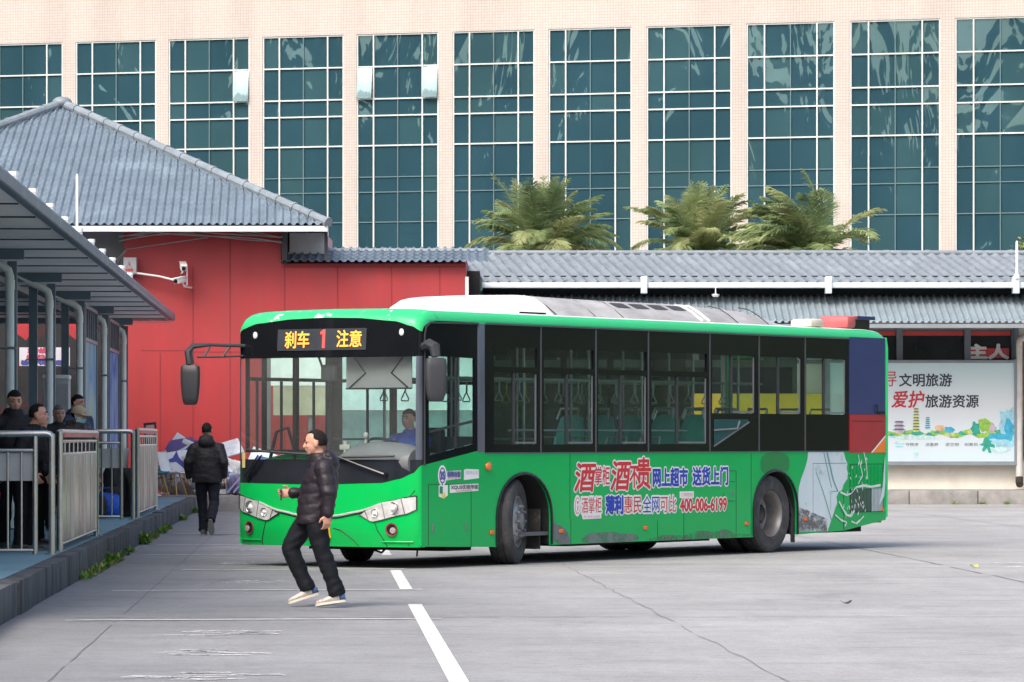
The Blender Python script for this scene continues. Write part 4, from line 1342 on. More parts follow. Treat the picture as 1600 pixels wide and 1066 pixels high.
# loose crumpled plastic and paper over the heap
rc = random.Random(77)
proto = None
for k, (x, y, z, s_) in enumerate(((-6.75, 81.6, .62, .22), (-6.3, 81.5, .58, .26), (-6.95, 82.0, .85, .2), (-5.7, 82.0, .7, .3), (-5.15, 81.5, .45, .24), (-6.45, 82.3, .95, .24), (-5.45, 82.4, .8, .26), (-6.1, 81.3, .38, .22))):
    mb = MB(); vs0 = 0
    mb.ell((0, 0, 0), (s_, s_ * .7, s_ * .62), 22, 14)
    for i, v in enumerate(mb.v):
        p = Vector(v); n_ = p.normalized()
        d = .34 * abs(noise.noise(p / s_ * 2.1 + Vector((k * 7, 0, 0)))) + .18 * abs(noise.noise(p / s_ * 5 + Vector((0, k * 5, 0))))
        mb.v[i] = tuple(p * (1.15 - d * 1.3))
    o = mb.build('plastic_sheet', M('plastic sheet %d' % (k % 3), ((.72, .73, .75), (.60, .63, .70), (.74, .72, .68))[k % 3], .45, var=.2, scale=6, stain=((.12, .14, .4), (.2, .24, .32), (.4, .3, .28))[k % 3], stain_scale=5, stain_lo=.58, stain_hi=.62), loc=(x, y, z), rz=rc.uniform(0, 6), ang=12)
    tag(o, 'crumpled pale plastic sheet in the heap by the red wall', 'plastic sheet', 'crumpled sheets in the heap')
# ------------------------------------------------------------------ palms behind the shed
m_frond = [leaf_mat('palm leaf', (.33, .41, .19), .35), leaf_mat('palm leaf yellow', (.44, .48, .24)), leaf_mat('palm leaf deep', (.21, .29, .14))]
m_trunk = M('palm trunk', (.13, .10, .07), .95, var=.4, scale=8, bump=.6, bscale=18)
def palm(label, x, y, zc, R0, seed, wind=(0, 0), nf=54):
    r = random.Random(seed)
    e = empty('palm_tree', (x, y, 0)); tag(e, label, 'palm tree', 'palms behind the shed roof')
    t = MB()
    pts, rs = [], []
    for i in range(26):
        z = zc * i / 25
        pts.append((.08 * math.sin(z), .05 * math.cos(z * .7), z)); rs.append(.24 + (.05 if i % 2 else 0) - .002 * i)
    t.tube(pts, rs, 12); t.build('trunk', m_trunk, e)
    c = MB()
    base = Vector((pts[-1][0], pts[-1][1], zc))
    for k in range(nf):
        az = k * 2.39996 + r.uniform(-.25, .25)
        lv = k / nf
        el = R(88 - 92 * lv ** 1.05 + r.uniform(-9, 9))
        L = R0 * r.uniform(.82, 1.08) * (0.85 + .2 * math.sin(math.pi * lv))
        droop = r.uniform(.45, .85) * (0.5 + .6 * math.cos(el) ** 1)
        d = Vector((math.cos(az) * math.cos(el), math.sin(az) * math.cos(el), math.sin(el)))
        n = 26
        P = base + d * .12
        sp = [P.copy()]
        for i in range(n):
            t_ = i / n
            d = (d + Vector((wind[0] * .05, wind[1] * .05, -droop * .075 * (0.4 + t_ * 1.6)))).normalized()
            P = P + d * (L / n)
            sp.append(P.copy())
        c.mi = r.choice((0, 0, 0, 1, 1, 2)) if lv < .75 else r.choice((0, 2, 2, 1))
        c.tube(sp[::4] + [sp[-1]], [.022 * (1 - i / 9) + .005 for i in range(len(sp[::4]) + 1)], 4, cap=False)
        for i in range(2, n + 1):
            t_ = i / n
            if r.random() < .05: continue
            tan = (sp[i] - sp[i - 1]).normalized()
            side = tan.cross(Vector((0, 0, 1)))
            if side.length < .05: side = Vector((math.cos(az + 1.57), math.sin(az + 1.57), 0))
            side.normalize()
            up = side.cross(tan).normalized()
            ll = R0 * .25 * (math.sin(math.pi * (t_ * .86 + .1)) ** .7) * r.uniform(.8, 1.1)
            for s in (-1, 1):
                for h in (0, .5, 1):
                    dirv = (side * s * r.uniform(.65, .9) + tan * r.uniform(.65, 1.0) + up * (r.uniform(.05, .35) if h else r.uniform(-.15, .15)) + Vector((wind[0] * .25, 0, -.16))).normalized()
                    p0 = sp[i] - (sp[i] - sp[i - 1]) * .5 * h
                    p1 = p0 + dirv * ll * .5
                    p2 = p0 + (dirv + Vector((0, 0, -.22))).normalized() * ll
                    wv = tan.cross(dirv)
                    wv = (tan * .9 + wv * .3).normalized() * .0155
                    c.add([p0 - wv * .6, p0 + wv * .6, p1 + wv, p2, p1 - wv], [(0, 1, 2, 3, 4)])
    c.build('crown', m_frond, e, smooth=False, recalc=False, merge=False)
palm('round crowned palm left of the other two, behind the shed roof', .82, 105, 5.98, 2.25, 3, (.15, 0), 84)
palm('middle palm with short upright fronds behind the shed roof', 4.85, 107, 6.2, 2.0, 8, (.05, 0), 70)
palm('windblown palm with long arching fronds, rightmost behind the shed', 7.5, 104, 5.92, 2.25, 5, (-.7, 0), 76)
# small leafy tree at the right edge behind the ridge
st = empty('young_tree', (13.7, 106, 0)); tag(st, 'small yellow green leafy tree at the right edge behind the shed ridge', 'tree')
tb = MB(); tb.tube([(0, 0, 0), (.05, 0, 3), (.0, .05, 5.4)], [.12, .09, .03], 8)
rr = random.Random(2)
for k in range(7):
    a = rr.uniform(0, 6.28); tb.tube([(0, 0, 3.8 + k * .2), (.5 * math.cos(a), .5 * math.sin(a), 4.6 + k * .25)], [.03, .01], 5)
tb.build('trunk', m_trunk, st)
lb = MB()
for k in range(2600):
    cl = rr.choice(((-.7, 0, 5.7, .55), (0, .2, 6.0, .6), (.5, -.2, 5.8, .6), (-1.15, .1, 5.6, .35), (.1, 0, 5.2, .8), (-.25, 0, 6.4, .28)))
    p = Vector((cl[0] + rr.gauss(0, cl[3] * .5), cl[1] + rr.gauss(0, cl[3] * .5), cl[2] + rr.gauss(0, cl[3] * .4)))
    a = Vector((rr.uniform(-1, 1), rr.uniform(-1, 1), rr.uniform(-1, 1))).normalized() * rr.uniform(.03, .07)
    b_ = a.cross(Vector((rr.uniform(-1, 1), rr.uniform(-1, 1), rr.uniform(-1, 1)))).normalized() * .03
    lb.mi = rr.choice((0, 1, 1))
    lb.add([p - a, p + b_, p + a, p - b_], [(0, 1, 2, 3)])
lb.build('crown', [M('young leaf', (.13, .19, .05), .5), M('young leaf yellow', (.26, .27, .09), .5)], st, smooth=False, recalc=False, merge=False)
# ------------------------------------------------------------------ the bus: x runs front to rear, y from the driver's side to the door side
BUS = empty('city_bus', (-.99, 44.8, 0), R(56.2))
tag(BUS, 'green single deck city bus with red and blue rear panels turning in the lot', 'bus')
LEN, WID = 10.62, 2.5
def dirty_green(name, col, rough=.28):
    return M(name, col, rough, var=.05, scale=1.2, stain=tuple(c * .86 + .01 for c in col), stain_scale=.9, stain_lo=.5, stain_hi=.75, coat=.25, stretch=(1, 1, 1.5), spec=.2)
m_green = dirty_green('bus green', (.001, .41, .095))
m_greenf = dirty_green('bus green sunlit front', (.002, .47, .09), .25)  # same bus paint, brightened in colour for sun on the front
m_greent = dirty_green('bus green skylit edge', (.03, .50, .17), .35)  # same bus paint, paled in colour for sky light from above
m_roofw = M('weathered white roof', (.70, .69, .67), .6, var=.12, scale=2, stain=(.45, .43, .40), stain_scale=1.6, stain_lo=.52, stain_hi=.75)
m_acgrey = M('bleached grey cover', (.32, .315, .31), .7, var=.25, scale=2.5, stain=(.46, .455, .45), stain_scale=3, stain_lo=.45, stain_hi=.7, bump=.2, bscale=18, stretch=(.5, 1, 1))
m_seam = M('seam dark', (.01, .05, .02), .6)
m_frame = M('window rubber', (.03, .032, .036), .5)
m_pillar = M('slate pillar paint', (.085, .10, .13), .35)
m_sideglass = glass_clear('tinted side glass', (.64, .80, .74), 1.42, .05, 1.5, .022)
m_farglass = glass_clear('far side glass', (.62, .78, .70), 1.3)
m_wsglass = glass_clear('windscreen glass', (.84, .90, .89), 1.5, .03, 1.2, .05)
m_navy = M('navy panel', (.022, .035, .135), .3, var=.12, coat=.4)
m_redp = M('red panel', (.36, .015, .025), .35, var=.1, stain=(.28, .02, .03), stain_scale=2, coat=.3)
m_orange = M('orange film', (.85, .22, .02), .4)
m_amber = M('amber lens', (.65, .15, .02), .2, coat=.6, var=.1)
SF = lambda u, v, w=0: (u, w, v)
def side_poly(mb, pts, t=.0, d=0.0):
    """polygon on the driver's side, t proud of the panel, d thick"""
    mb.prism(pts, lambda u, v, w_: (u, -t + w_, v), d) if d else mb.poly([(u, -t, v) for u, v in pts])
def arch(cx, r, ztop, zb, n=16, left=True):
    pts = [(cx - r, zb)]
    zc = ztop - r * .88
    for i in range(n + 1):
        a = math.pi - math.pi * i / n
        pts.append((cx + r * math.cos(a), zc + r * .88 * math.sin(a)))
    pts.append((cx + r, zb))
    return pts
FW, RW = 1.985, 7.66
out = [(.0, .245), (FW - .56, .21)] + arch(FW + .045, .565, 1.035, .208) + [(RW - .52, .206)] + arch(RW + .04, .55, 1.03, .215)[0:] + [(9.47, .245), (LEN - .05, .365), (LEN - .05, 1.238), (9.6, 1.258), (1.15, 1.272), (1.08, 1.29), (.09, 1.145), (.0, 1.13)]
mb = MB(); mb.prism(out, lambda u, v, w_: (u, w_, v), .035)
lower = mb.build('side_panel', m_green, BUS, smooth=False)
mb = MB(); mb.prism([(x, z) for x, z in out], lambda u, v, w_: (u, WID - w_, v), .035); mb.build('side_panel', m_green, BUS, smooth=False)
# arch rims
for cx, r, zt in ((FW + .045, .565, 1.035), (RW + .04, .55, 1.03)):
    mb = MB(); a = arch(cx, r, zt, .22)
    mb.tube([(x, -.004, z) for x, z in a], .017, 6); mb.build('arch_rim', m_black, BUS)
    for yy in (0, 1):
        mb = MB()
        ri = [(x, z) for x, z in arch(cx, r - .004, zt - .004, .22)]
        ya, yb = (.036, .62) if yy == 0 else (WID - .62, WID - .036)
        for i in range(len(ri) - 1):
            (x0, z0), (x1, z1) = ri[i], ri[i + 1]
            mb.quad((x0, ya, z0), (x1, ya, z1), (x1, yb, z1), (x0, yb, z0))
        yi = yb if yy == 0 else ya
        mb.poly([(x, yi, z) for x, z in ri])
        mb.build('wheel_housing', M('housing black', (.012, .012, .013), .9), BUS, smooth=False)
# belt of windows: black bordered flush glazing, panes recessed
Wn = [(1.418, 2.304), (2.437, 3.495), (3.592, 4.664), (4.765, 6.048), (6.169, 7.2), (7.31, 8.348), (8.478, 9.506)]
holes = []
for i, (a, b) in enumerate(Wn):
    if i < 4: holes += [(a, b, 2.235, 2.455), (a, b, 1.36, 2.17)]
    else: holes.append((a, b, 1.735, 2.445))
mb = MB(); mb.plate(1.236, 9.58, 1.272, 2.705, holes, lambda u, v, w_: (u, w_ + .002, v), .035)
mb.build('window_belt', m_blackgloss, BUS, smooth=False)
mb = MB(); far = [(h[0], h[1], 1.3, 2.45) for h in [(.13, .40), (.45, .99), (1.06, 1.62), (1.9, 2.9), (3.0, 4.1), (4.25, 5.5), (5.65, 6.6), (6.7, 7.7), (7.8, 8.8)]]
mb.plate(.1, 9.58, 1.272, 2.705, far, lambda u, v, w_: (u, WID - w_, v), .04); mb.build('window_belt', m_blackgloss, BUS, smooth=False)
for h in far:
    mb = MB(); mb.quad((h[0], WID - .02, h[2]), (h[1], WID - .02, h[2]), (h[1], WID - .02, h[3]), (h[0], WID - .02, h[3])); fo = mb.build('window', m_farglass, BUS, smooth=False)
    mb = MB(); mb.box(h[0], h[1], WID - .05, WID - .03, 2.08, 2.12); mb.box((h[0] + h[1]) / 2 - .015, (h[0] + h[1]) / 2 + .015, WID - .05, WID - .03, h[2], 2.079); mb.build('frame', m_frame, fo, smooth=False)
m_slide = M('sliding sash grey', (.14, .15, .16), .4)
for i, (a, b) in enumerate(Wn):
    c = a + (b - a) * (.47 if i < 4 else .46)
    mb = MB()
    segs = [(a, b, 2.235, 2.455), (a, b, 1.36, 2.17)] if i < 4 else [(a, b, 1.735, 2.445)]
    for s in segs: mb.quad((s[0], .022, s[2]), (s[1], .022, s[2]), (s[1], .022, s[3]), (s[0], .022, s[3]))
    wo = mb.build('window', m_sideglass, BUS, smooth=False)
    z0, z1 = segs[-1][2], segs[-1][3]
    mb = MB(); mb.box(c - .018, c + .018, .006, .034, z0, z1); mb.build('divider', m_frame, wo, smooth=False)
    mb = MB()
    for q in ((c + .03, b - .012, z0 + .008, z0 + .03), (b - .035, b - .012, z0 + .031, z1 - .01)): mb.box(q[0], q[1], .008, .018, q[2], q[3])
    mb.build('sash', m_slide, wo, smooth=False)
m_pj = M('joint grey', (.06, .065, .07), .5)
for x in (2.371, 3.536, 4.693, 6.108, 7.294, 8.446):
    mb = MB(); mb.box(x - .011, x + .011, -.006, .0018, 1.272, 2.70); mb.build('pane_joint', m_pj, BUS, smooth=False)
mb = MB(); mb.box(1.236, 9.58, -.010, .0015, 2.703, 2.722); mb.box(1.236, 9.58, -.008, .0015, 1.258, 1.271); mb.build('belt_trim', M('trim slate', (.06, .075, .09), .4), BUS, smooth=False)
mb = MB(); mb.poly([(6.2, -.004, 1.664), (6.2, -.004, 1.34), (7.02, -.004, 1.63), (7.02, -.004, 1.664)]); tri = mb.build('step_pane', M('step pane teal', (.02, .075, .08), .12), BUS, smooth=False)
mb = MB(); mb.bar((6.2, -.006, 1.335), (7.04, -.006, 1.63), .012, .018, (0, 0, 1)); mb.tube([(6.2, -.012, 1.53), (6.75, -.012, 1.55), (6.8, -.012, 1.64)], .012, 6); mb.build('step_rail', m_slide, tri)
# driver's window with slanted sill
mb = MB(); mb.prism([(.055, 1.135), (1.085, 1.288), (1.085, 2.70), (.16, 2.70), (.085, 2.66), (.055, 2.58)], lambda u, v, w_: (u, w_ + .004, v), .03)
# carve: frame ring built from bars instead of the solid prism
ring_o = [(.055, 1.135), (1.085, 1.288), (1.085, 2.70), (.16, 2.70), (.085, 2.66), (.055, 2.58)]
ring_i = [(.14, 1.24), (1.03, 1.37), (1.03, 2.32), (.60, 2.33), (.14, 2.33), (.14, 2.3)]
mb = MB()
n = len(ring_o)
for i in range(n):
    j = (i + 1) % n
    for w_ in (.0, .03):
        q = [(ring_o[i][0], w_, ring_o[i][1]), (ring_o[j][0], w_, ring_o[j][1]), (ring_i[j][0], w_, ring_i[j][1]), (ring_i[i][0], w_, ring_i[i][1])]
        mb.quad(*(q if w_ == 0 else q[::-1]))
    mb.quad((ring_i[i][0], 0, ring_i[i][1]), (ring_i[j][0], 0, ring_i[j][1]), (ring_i[j][0], .03, ring_i[j][1]), (ring_i[i][0], .03, ring_i[i][1]))
dw = mb.build('driver_window', m_blackgloss, BUS, smooth=False)
mb = MB(); mb.poly([(u, .02, v) for u, v in ring_i]); mb.build('pane', m_sideglass, dw, smooth=False)
mb = MB(); mb.box(.66, .69, .008, .026, 1.32, 2.32); mb.bar((.16, .015, 1.50), (1.02, .015, 1.62), .01, .03); mb.build('sash', m_frame, dw, smooth=False)
mb = MB(); mb.box(1.09, 1.23, -.006, .04, 1.27, 2.704, .008); mb.build('pillar', m_pillar, BUS)
mb = MB(); mb.tube([(.05, -.004, 1.13), (.055, -.004, 2.56), (.085, -.004, 2.655), (.16, -.004, 2.70), (1.1, -.004, 2.71)], .012, 6); mb.build('window_seal', m_frame, BUS)

# -------- front: plan curve
def xf(t):
    s = abs(2 * t / WID - 1)
    return -.22 * max(0, 1 - s ** 3) ** .5 + .02
def fpt(t, z, off=0.0):
    s = abs(2 * t / WID - 1)
    k = max(0, 1 - s ** 4)
    x = xf(t) + k * (.11 * max(0, (z - 1.15)) / 1.6) + (.05 * max(0, .42 - z) / .2)
    return Vector((x - off, t, z))
def interp(tab):
    def f(t):
        if t <= tab[0][0]: return tab[0][1]
        for (a, b), (c, d) in zip(tab, tab[1:]):
            if t <= c:
                q = (t - a) / (c - a); q = q * q * (3 - 2 * q) * .4 + q * .6
                return b + (d - b) * q
        return tab[-1][1]
    return f
def tlist(t0, t1, n=40):
    a0, a1 = math.asin(max(-1, min(1, 2 * t0 / WID - 1))), math.asin(max(-1, min(1, 2 * t1 / WID - 1)))
    return [WID / 2 * (1 + math.sin(a0 + (a1 - a0) * i / n)) for i in range(n + 1)]
def patch(mb, t0, t1, zl, zh, off=0.0, nz=6, n=40):
    ts = tlist(t0, t1, n)
    vs = []
    for t in ts:
        a, b = zl(t) if callable(zl) else zl, zh(t) if callable(zh) else zh
        for k in range(nz + 1):
            vs.append(fpt(t, a + (b - a) * k / nz, off))
    fs = [(i * (nz + 1) + k, (i + 1) * (nz + 1) + k, (i + 1) * (nz + 1) + k + 1, i * (nz + 1) + k + 1) for i in range(n) for k in range(nz)]
    mb.add(vs, fs)
bump_top = interp([(0, 1.135), (.06, 1.05), (.2, .985), (.42, .938), (1.25, .915), (2.08, .925), (2.5, .93)])
crown_lo = interp([(0, 2.60), (.08, 2.655), (.3, 2.715), (.8, 2.757), (1.25, 2.768), (1.7, 2.757), (2.2, 2.715), (2.42, 2.655), (2.5, 2.60)])
mb = MB(); patch(mb, 0, WID, .235, bump_top, 0, 10, 60); mb.build('front_bumper', m_greenf, BUS, ang=60)
mb = MB(); patch(mb, 0, WID, lambda t: bump_top(t) - .002, 1.195, -.006, 3, 50); mb.build('scuttle_panel', M('scuttle slate', (.016, .019, .025), .15, var=.2), BUS, ang=60)
mb = MB(); patch(mb, .045, WID - .045, 1.197, 2.325, -.006, 8, 44); mb.build('windscreen', m_wsglass, BUS, ang=60)
mb = MB(); patch(mb, 0, .045, 1.195, 2.33, 0, 6, 8); patch(mb, WID - .045, WID, 1.195, 2.33, 0, 6, 8); mb.build('corner_pillar', m_pillar, BUS, ang=60)
mb = MB(); patch(mb, 0, WID, 2.325, crown_lo, -.004, 4, 50); mb.build('header_panel', m_blackgloss, BUS, ang=60)
def rz_(y):
    d = min(y, WID - y)
    tab = [(0, 2.722), (.0001, 2.74), (.02, 2.79), (.06, 2.828), (.12, 2.846), (.25, 2.856), (.6, 2.866), (1.25, 2.872)]
    for (a, b), (c, e_) in zip(tab, tab[1:]):
        if d <= c: return b + (e_ - b) * (d - a) / (c - a)
    return tab[-1][1]
mb = MB()
ts = tlist(0, WID, 60); nv = 8; vs = []
for t in ts:
    a = crown_lo(t); b = rz_(t)
    for k in range(nv + 1):
        q = k / nv
        z = a + (b - a) * math.sin(q * math.pi / 2)
        p = fpt(t, min(z, 2.75))
        vs.append((p.x + .30 * (1 - math.cos(q * math.pi / 2)), t, z))
mb.add(vs, [(i * (nv + 1) + k, (i + 1) * (nv + 1) + k, (i + 1) * (nv + 1) + k + 1, i * (nv + 1) + k + 1) for i in range(60) for k in range(nv)])
m_crown = M('peeling green crown', (.03, .50, .17), .35, var=.08, stain=(.55, .58, .55), stain_scale=6, stain_lo=.60, stain_hi=.62)  # paint chips over the green paled for sky light
mb.build('front_crown', m_crown, BUS, ang=70)
# roof sheet
mb = MB(); vs = []
ys = [0, .0001, .02, .06, .09, .12, .25, .6, 1.25, 1.9, 2.25, 2.38, 2.41, 2.44, 2.48, 2.4999, 2.5]
for y_ in ys:
    p = fpt(y_, 2.75); x0 = p.x + .30 if y_ not in (0, 2.5) else .05
    for x in (x0, 2.0, 4.0, 6.0, 8.0, 10.2, 10.45, 10.56, 10.60):
        dz = {10.45: .012, 10.56: .05, 10.60: .12}.get(x, 0) if min(y_, WID - y_) > .01 else 0
        vs.append((x, y_, rz_(y_) - dz))
for i in range(len(ys) - 1):
    mb.mi = 0 if (i < 4 or i >= len(ys) - 5) else 1
    o = len(mb.v)
    for k in range(8):
        a = i * 9 + k
        mb.add([vs[a], vs[a + 1], vs[a + 10], vs[a + 9]], [(0, 1, 2, 3)])
mb.build('roof', [m_greent, m_roofw], BUS, ang=50)
mb = MB(); mb.box(1.0, LEN - .06, .0, .04, 2.706, 2.74); mb.box(.1, LEN - .06, WID - .04, WID - .0, 2.706, 2.74); mb.build('cantrail', m_greent, BUS, smooth=False)
# inner lining
mb = MB(); mb.box(.35, LEN - .1, .06, WID - .06, 2.60, 2.63); mb.build('ceiling_lining', M('ceiling lining', (.62, .64, .62), .6), BUS, smooth=False)
mb = MB(); mb.box(.02, 6.0, .04, WID - .04, .32, .36); mb.box(6.0, LEN - .1, .65, WID - .65, .33, .72); mb.box(6.0, 7.08, .04, .649, .33, .72); mb.box(8.28, LEN - .1, .04, .649, .33, .72); mb.box(7.081, 8.279, .04, .649, 1.06, 1.10); mb.box(6.0, LEN - .1, WID - .649, WID - .04, 1.06, 1.10); mb.build('floor', M('bus floor', (.10, .11, .12), .7), BUS, smooth=False)
mb = MB(); mb.box(.25, 1.42, .0405, .055, .36, 1.27); mb.box(2.64, 6.0, .0405, .055, .36, 1.27); mb.box(1.421, 2.639, .0405, .65, 1.06, 1.27); mb.build('inner_wall', M('inner wall', (.18, .19, .19), .6), BUS, smooth=False)
mb = MB()
for a, b in ((.1, FW - .6), (FW + .64, RW - .58), (RW + .62, LEN - .5)): mb.box(a, b, .12, WID - .12, .22 if a > 1 else .25, .31)
mb.box(.9, 1.4, .3, WID - .3, .17, .22); mb.box(3.4, 6.6, .3, WID - .3, .17, .22)
mb.build('underframe', M('underframe', (.01, .01, .011), .9), BUS, smooth=False)
# rear
mb = MB()
rear = [(.0, LEN - .07)] + [(.0 + .09 * (1 - math.cos(a)), LEN - .07 + .09 * math.sin(a)) for a in (R(30), R(60), R(90))]
pl_ = rear + [(WID - y_, x) for y_, x in rear[::-1]]
for (y0, x0), (y1, x1) in zip(pl_, pl_[1:]):
    for z0, z1 in ((.37, 1.55), (2.5, 2.74)) if y1 - y0 > 1 else ((.37, 2.74),):
        mb.quad((x0, y0, z0), (x1, y1, z0), (x1, y1, z1), (x0, y0, z1))
mb.build('rear_panel', m_green, BUS, ang=50)
mb = MB(); mb.quad((LEN + .015, .1, 1.55), (LEN + .015, WID - .1, 1.55), (LEN + .015, WID - .1, 2.5), (LEN + .015, .1, 2.5)); mb.build('rear_window', m_farglass, BUS, smooth=False)
mb = MB(); mb.box(10.50, 10.545, .04, .10, 1.3, 2.6); mb.box(10.50, 10.545, WID - .10, WID - .04, 1.3, 2.6); mb.box(9.6, 10.5, .031, .04, 1.25, 2.7); mb.box(10.2, 10.54, .101, WID - .101, .75, 1.5); mb.build('rear_lining', M('rear lining', (.10, .11, .11), .7), BUS, smooth=False)
mb = MB(); mb.box(9.59, LEN - .075, -.003, .03, 1.742, 2.735); mb.build('engine_panel', m_navy, BUS, smooth=False)
mb = MB(); mb.box(9.605, LEN - .065, -.004, .03, 1.242, 1.738); rp = mb.build('engine_panel', m_redp, BUS, smooth=False)
mb = MB(); mb.poly([(10.2, -.007, 1.245), (10.553, -.007, 1.245), (10.553, -.007, 1.44)]); mb.build('orange_corner', m_orange, rp, smooth=False)
mb = MB(); mb.poly([(10.16, -.006, 1.244), (10.205, -.006, 1.244), (10.553, -.006, 1.445), (10.553, -.006, 1.475)]); mb.build('white_line', m_white, rp, smooth=False)
mb = MB(); mb.box(9.64, 10.5, -.006, -.004, 1.648, 1.655); mb.build('panel_seam', m_black, rp, smooth=False)
mb = MB(); mb.tube([(10.32, -.005, 1.86), (10.3, -.03, 1.85), (10.3, -.03, 1.77), (10.32, -.005, 1.755)], .012, 6); mb.bar((10.36, -.01, 1.765), (10.5, -.02, 1.765), .02, .03); mb.build('latch', m_black, rp)
mb = MB(); mb.tube([(LEN - .03, .015, .40), (LEN - .02, .015, 1.2), (LEN - .02, .015, 2.6), (LEN - .05, .02, 2.74)], .03, 8); mb.build('corner_trim', m_greent, BUS)
# engine grille with upright slats
mb = MB(); mb.box(9.60, 10.50, -.002, .0, .47, 1.10); gl = mb.build('engine_grille', M('grille dark', (.012, .03, .018), .7), BUS, smooth=False)
mb = MB()
for k in range(24):
    x = 9.62 + k * .0375
    if x > 10.48: break
    mb.mi = 0 if k % 24 < 15 else 1
    for z0, z1, mi in ((.48, .78, 2), (.80, 1.09, 0 if k < 6 else 0)):
        mb.mi = mi if not (k > 14 and z0 < .7) else 1
        mb.box(x, x + .017, -.012, -.0025, z0, z1)
mb.box(9.60, 10.50, -.014, -.0025, .78, .80)
mb.build('grille_slat', [m_green, M('pale slat', (.42, .50, .53), .4), M('grey green slat', (.06, .12, .09), .5)], gl, smooth=False)
# decals: pale splash figure, scrawls, dirt patches, darker green repaint
def rounded(pts, n=2):
    for _ in range(n):
        q = []
        for (a, b), (c, d) in zip(pts, pts[1:] + pts[:1]):
            q += [(a * .75 + c * .25, b * .75 + d * .25), (a * .25 + c * .75, b * .25 + d * .75)]
        pts = q
    return pts
def decal(name, pts, mat, t=.0025):
    if name in ('skirt_patch', 'repaint_patch'): pts = rounded(pts)
    mb = MB(); mb.poly([(u, -t, v) for u, v in pts]); return mb.build(name, mat, BUS, smooth=False)
m_ice = M('ice blue advert film', (.60, .70, .735), .35, var=.08, scale=1.5, stain=(.25, .40, .42), stain_scale=2.2, stain_lo=.58, stain_hi=.70, coat=.3)
wp = [(8.52, 1.255), (8.50, 1.16), (8.44, 1.05), (8.34, .92), (8.28, .80)] + [(8.262, .62), (8.262, .30), (8.3, .248), (9.02, .247), (9.10, .36), (9.2, .50), (9.22, .54), (9.27, .60), (9.25, .68), (9.31, .74), (9.40, .77), (9.44, .84), (9.53, .90), (9.55, .98), (9.52, 1.04), (9.53, 1.10), (9.48, 1.17), (9.44, 1.255)]
fig = decal('advert_figure', wp, m_ice, .0022)
mb = MB()
for pts, wd in (([(9.0, 1.25), (9.08, 1.08), (9.16, .9), (9.28, .75)], .02), ([(8.92, 1.25), (9.02, 1.02), (9.12, .8)], .012), ([(8.72, 1.0), (8.88, .78), (9.05, .5), (9.12, .38)], .012)):
    for (a, b), (c, d) in zip(pts, pts[1:]): mb.quad((a - wd, -.0035, b), (a + wd, -.0035, b), (c + wd, -.0035, d), (c - wd, -.0035, d))
mb.build('figure_line', M('teal line', (.12, .30, .28), .5), fig, smooth=False)
mb = MB(); mb.poly([(8.263, -.0035, .249), (9.0, -.0035, .249), (9.02, -.0035, .40), (8.75, -.0035, .46), (8.5, -.0035, .52), (8.263, -.0035, .56)]); mb.build('dirt_patch', worn_paint('road dirt', (.15, .14, .13), .52, 7), fig, smooth=False)
spl = MB()
rs = random.Random(12)
def splash(pts, w0, w1):
    for i in range(len(pts) - 1):
        (a, b), (c, d) = pts[i], pts[i + 1]
        L_ = math.hypot(c - a, d - b); nx, nz = -(d - b) / L_, (c - a) / L_
        k0, k1 = rs.uniform(w0, w1), rs.uniform(w0, w1)
        spl.quad((a - nx * k0, -.015, b - nz * k0), (a + nx * k0, -.015, b + nz * k0), (c + nx * k1, -.015, d + nz * k1), (c - nx * k1, -.015, d - nz * k1))
splash([(9.33, .74), (9.5, .70), (9.62, .72), (9.75, .80), (9.95, .82), (10.15, .80), (10.4, .82)], .006, .02)
splash([(9.3, .62), (9.4, .52), (9.5, .44), (9.62, .43), (9.7, .5)], .01, .022)
splash([(9.2, .45), (9.35, .38), (9.5, .35), (9.45, .3)], .006, .016)
splash([(9.62, .36), (9.75, .33), (9.85, .37), (9.95, .42)], .006, .016)
splash([(9.8, 1.22), (9.86, 1.08), (9.92, .95), (9.8, .84)], .006, .014)
splash([(9.95, 1.25), (10.02, 1.1), (10.05, .9)], .005, .016)
for k in range(46):
    a, b = rs.uniform(9.4, 10.05), rs.uniform(.35, 1.15); q = rs.uniform(.006, .016)
    splash([(a, b), (a + rs.uniform(-.03, .03), b + rs.uniform(.02, .06))], q * .4, q)
spl.build('splash_pattern', M('splash white', (.62, .70, .66), .5), BUS, smooth=False)
decal('rear_white_edge', [(10.44, .62), (10.5, .68), (10.53, .85), (10.53, 1.22), (10.49, 1.05), (10.46, .8), (10.36, .56)], m_ice, .0155)
decal('repaint_patch', [(7.33, .99), (7.33, 1.256), (8.05, 1.256), (8.05, 1.0), (7.9, 1.03), (7.7, 1.045), (7.5, 1.02)], M('deep green repaint', (.002, .21, .05), .3, coat=.4), .002)
decal('skirt_patch', [(2.615, .215), (3.0, .207), (2.97, .30), (2.9, .38), (2.8, .42), (2.7, .44), (2.615, .50)], worn_paint('grey filler', (.15, .17, .17), .60, 5), .002)
decal('skirt_patch', [(3.2, .207), (4.5, .207), (4.45, .30), (4.1, .31), (3.9, .335), (3.6, .33), (3.4, .33), (3.25, .28)], worn_paint('scraped skirt', (.14, .2, .17), .58, 5), .002)
decal('skirt_patch', [(4.5, .207), (7.1, .207), (7.1, .26), (6.7, .245), (6.5, .33), (6.2, .28), (5.9, .32), (5.5, .25), (5.1, .28), (4.8, .25)], worn_paint('road film', (.12, .2, .14), .50, 6), .002)
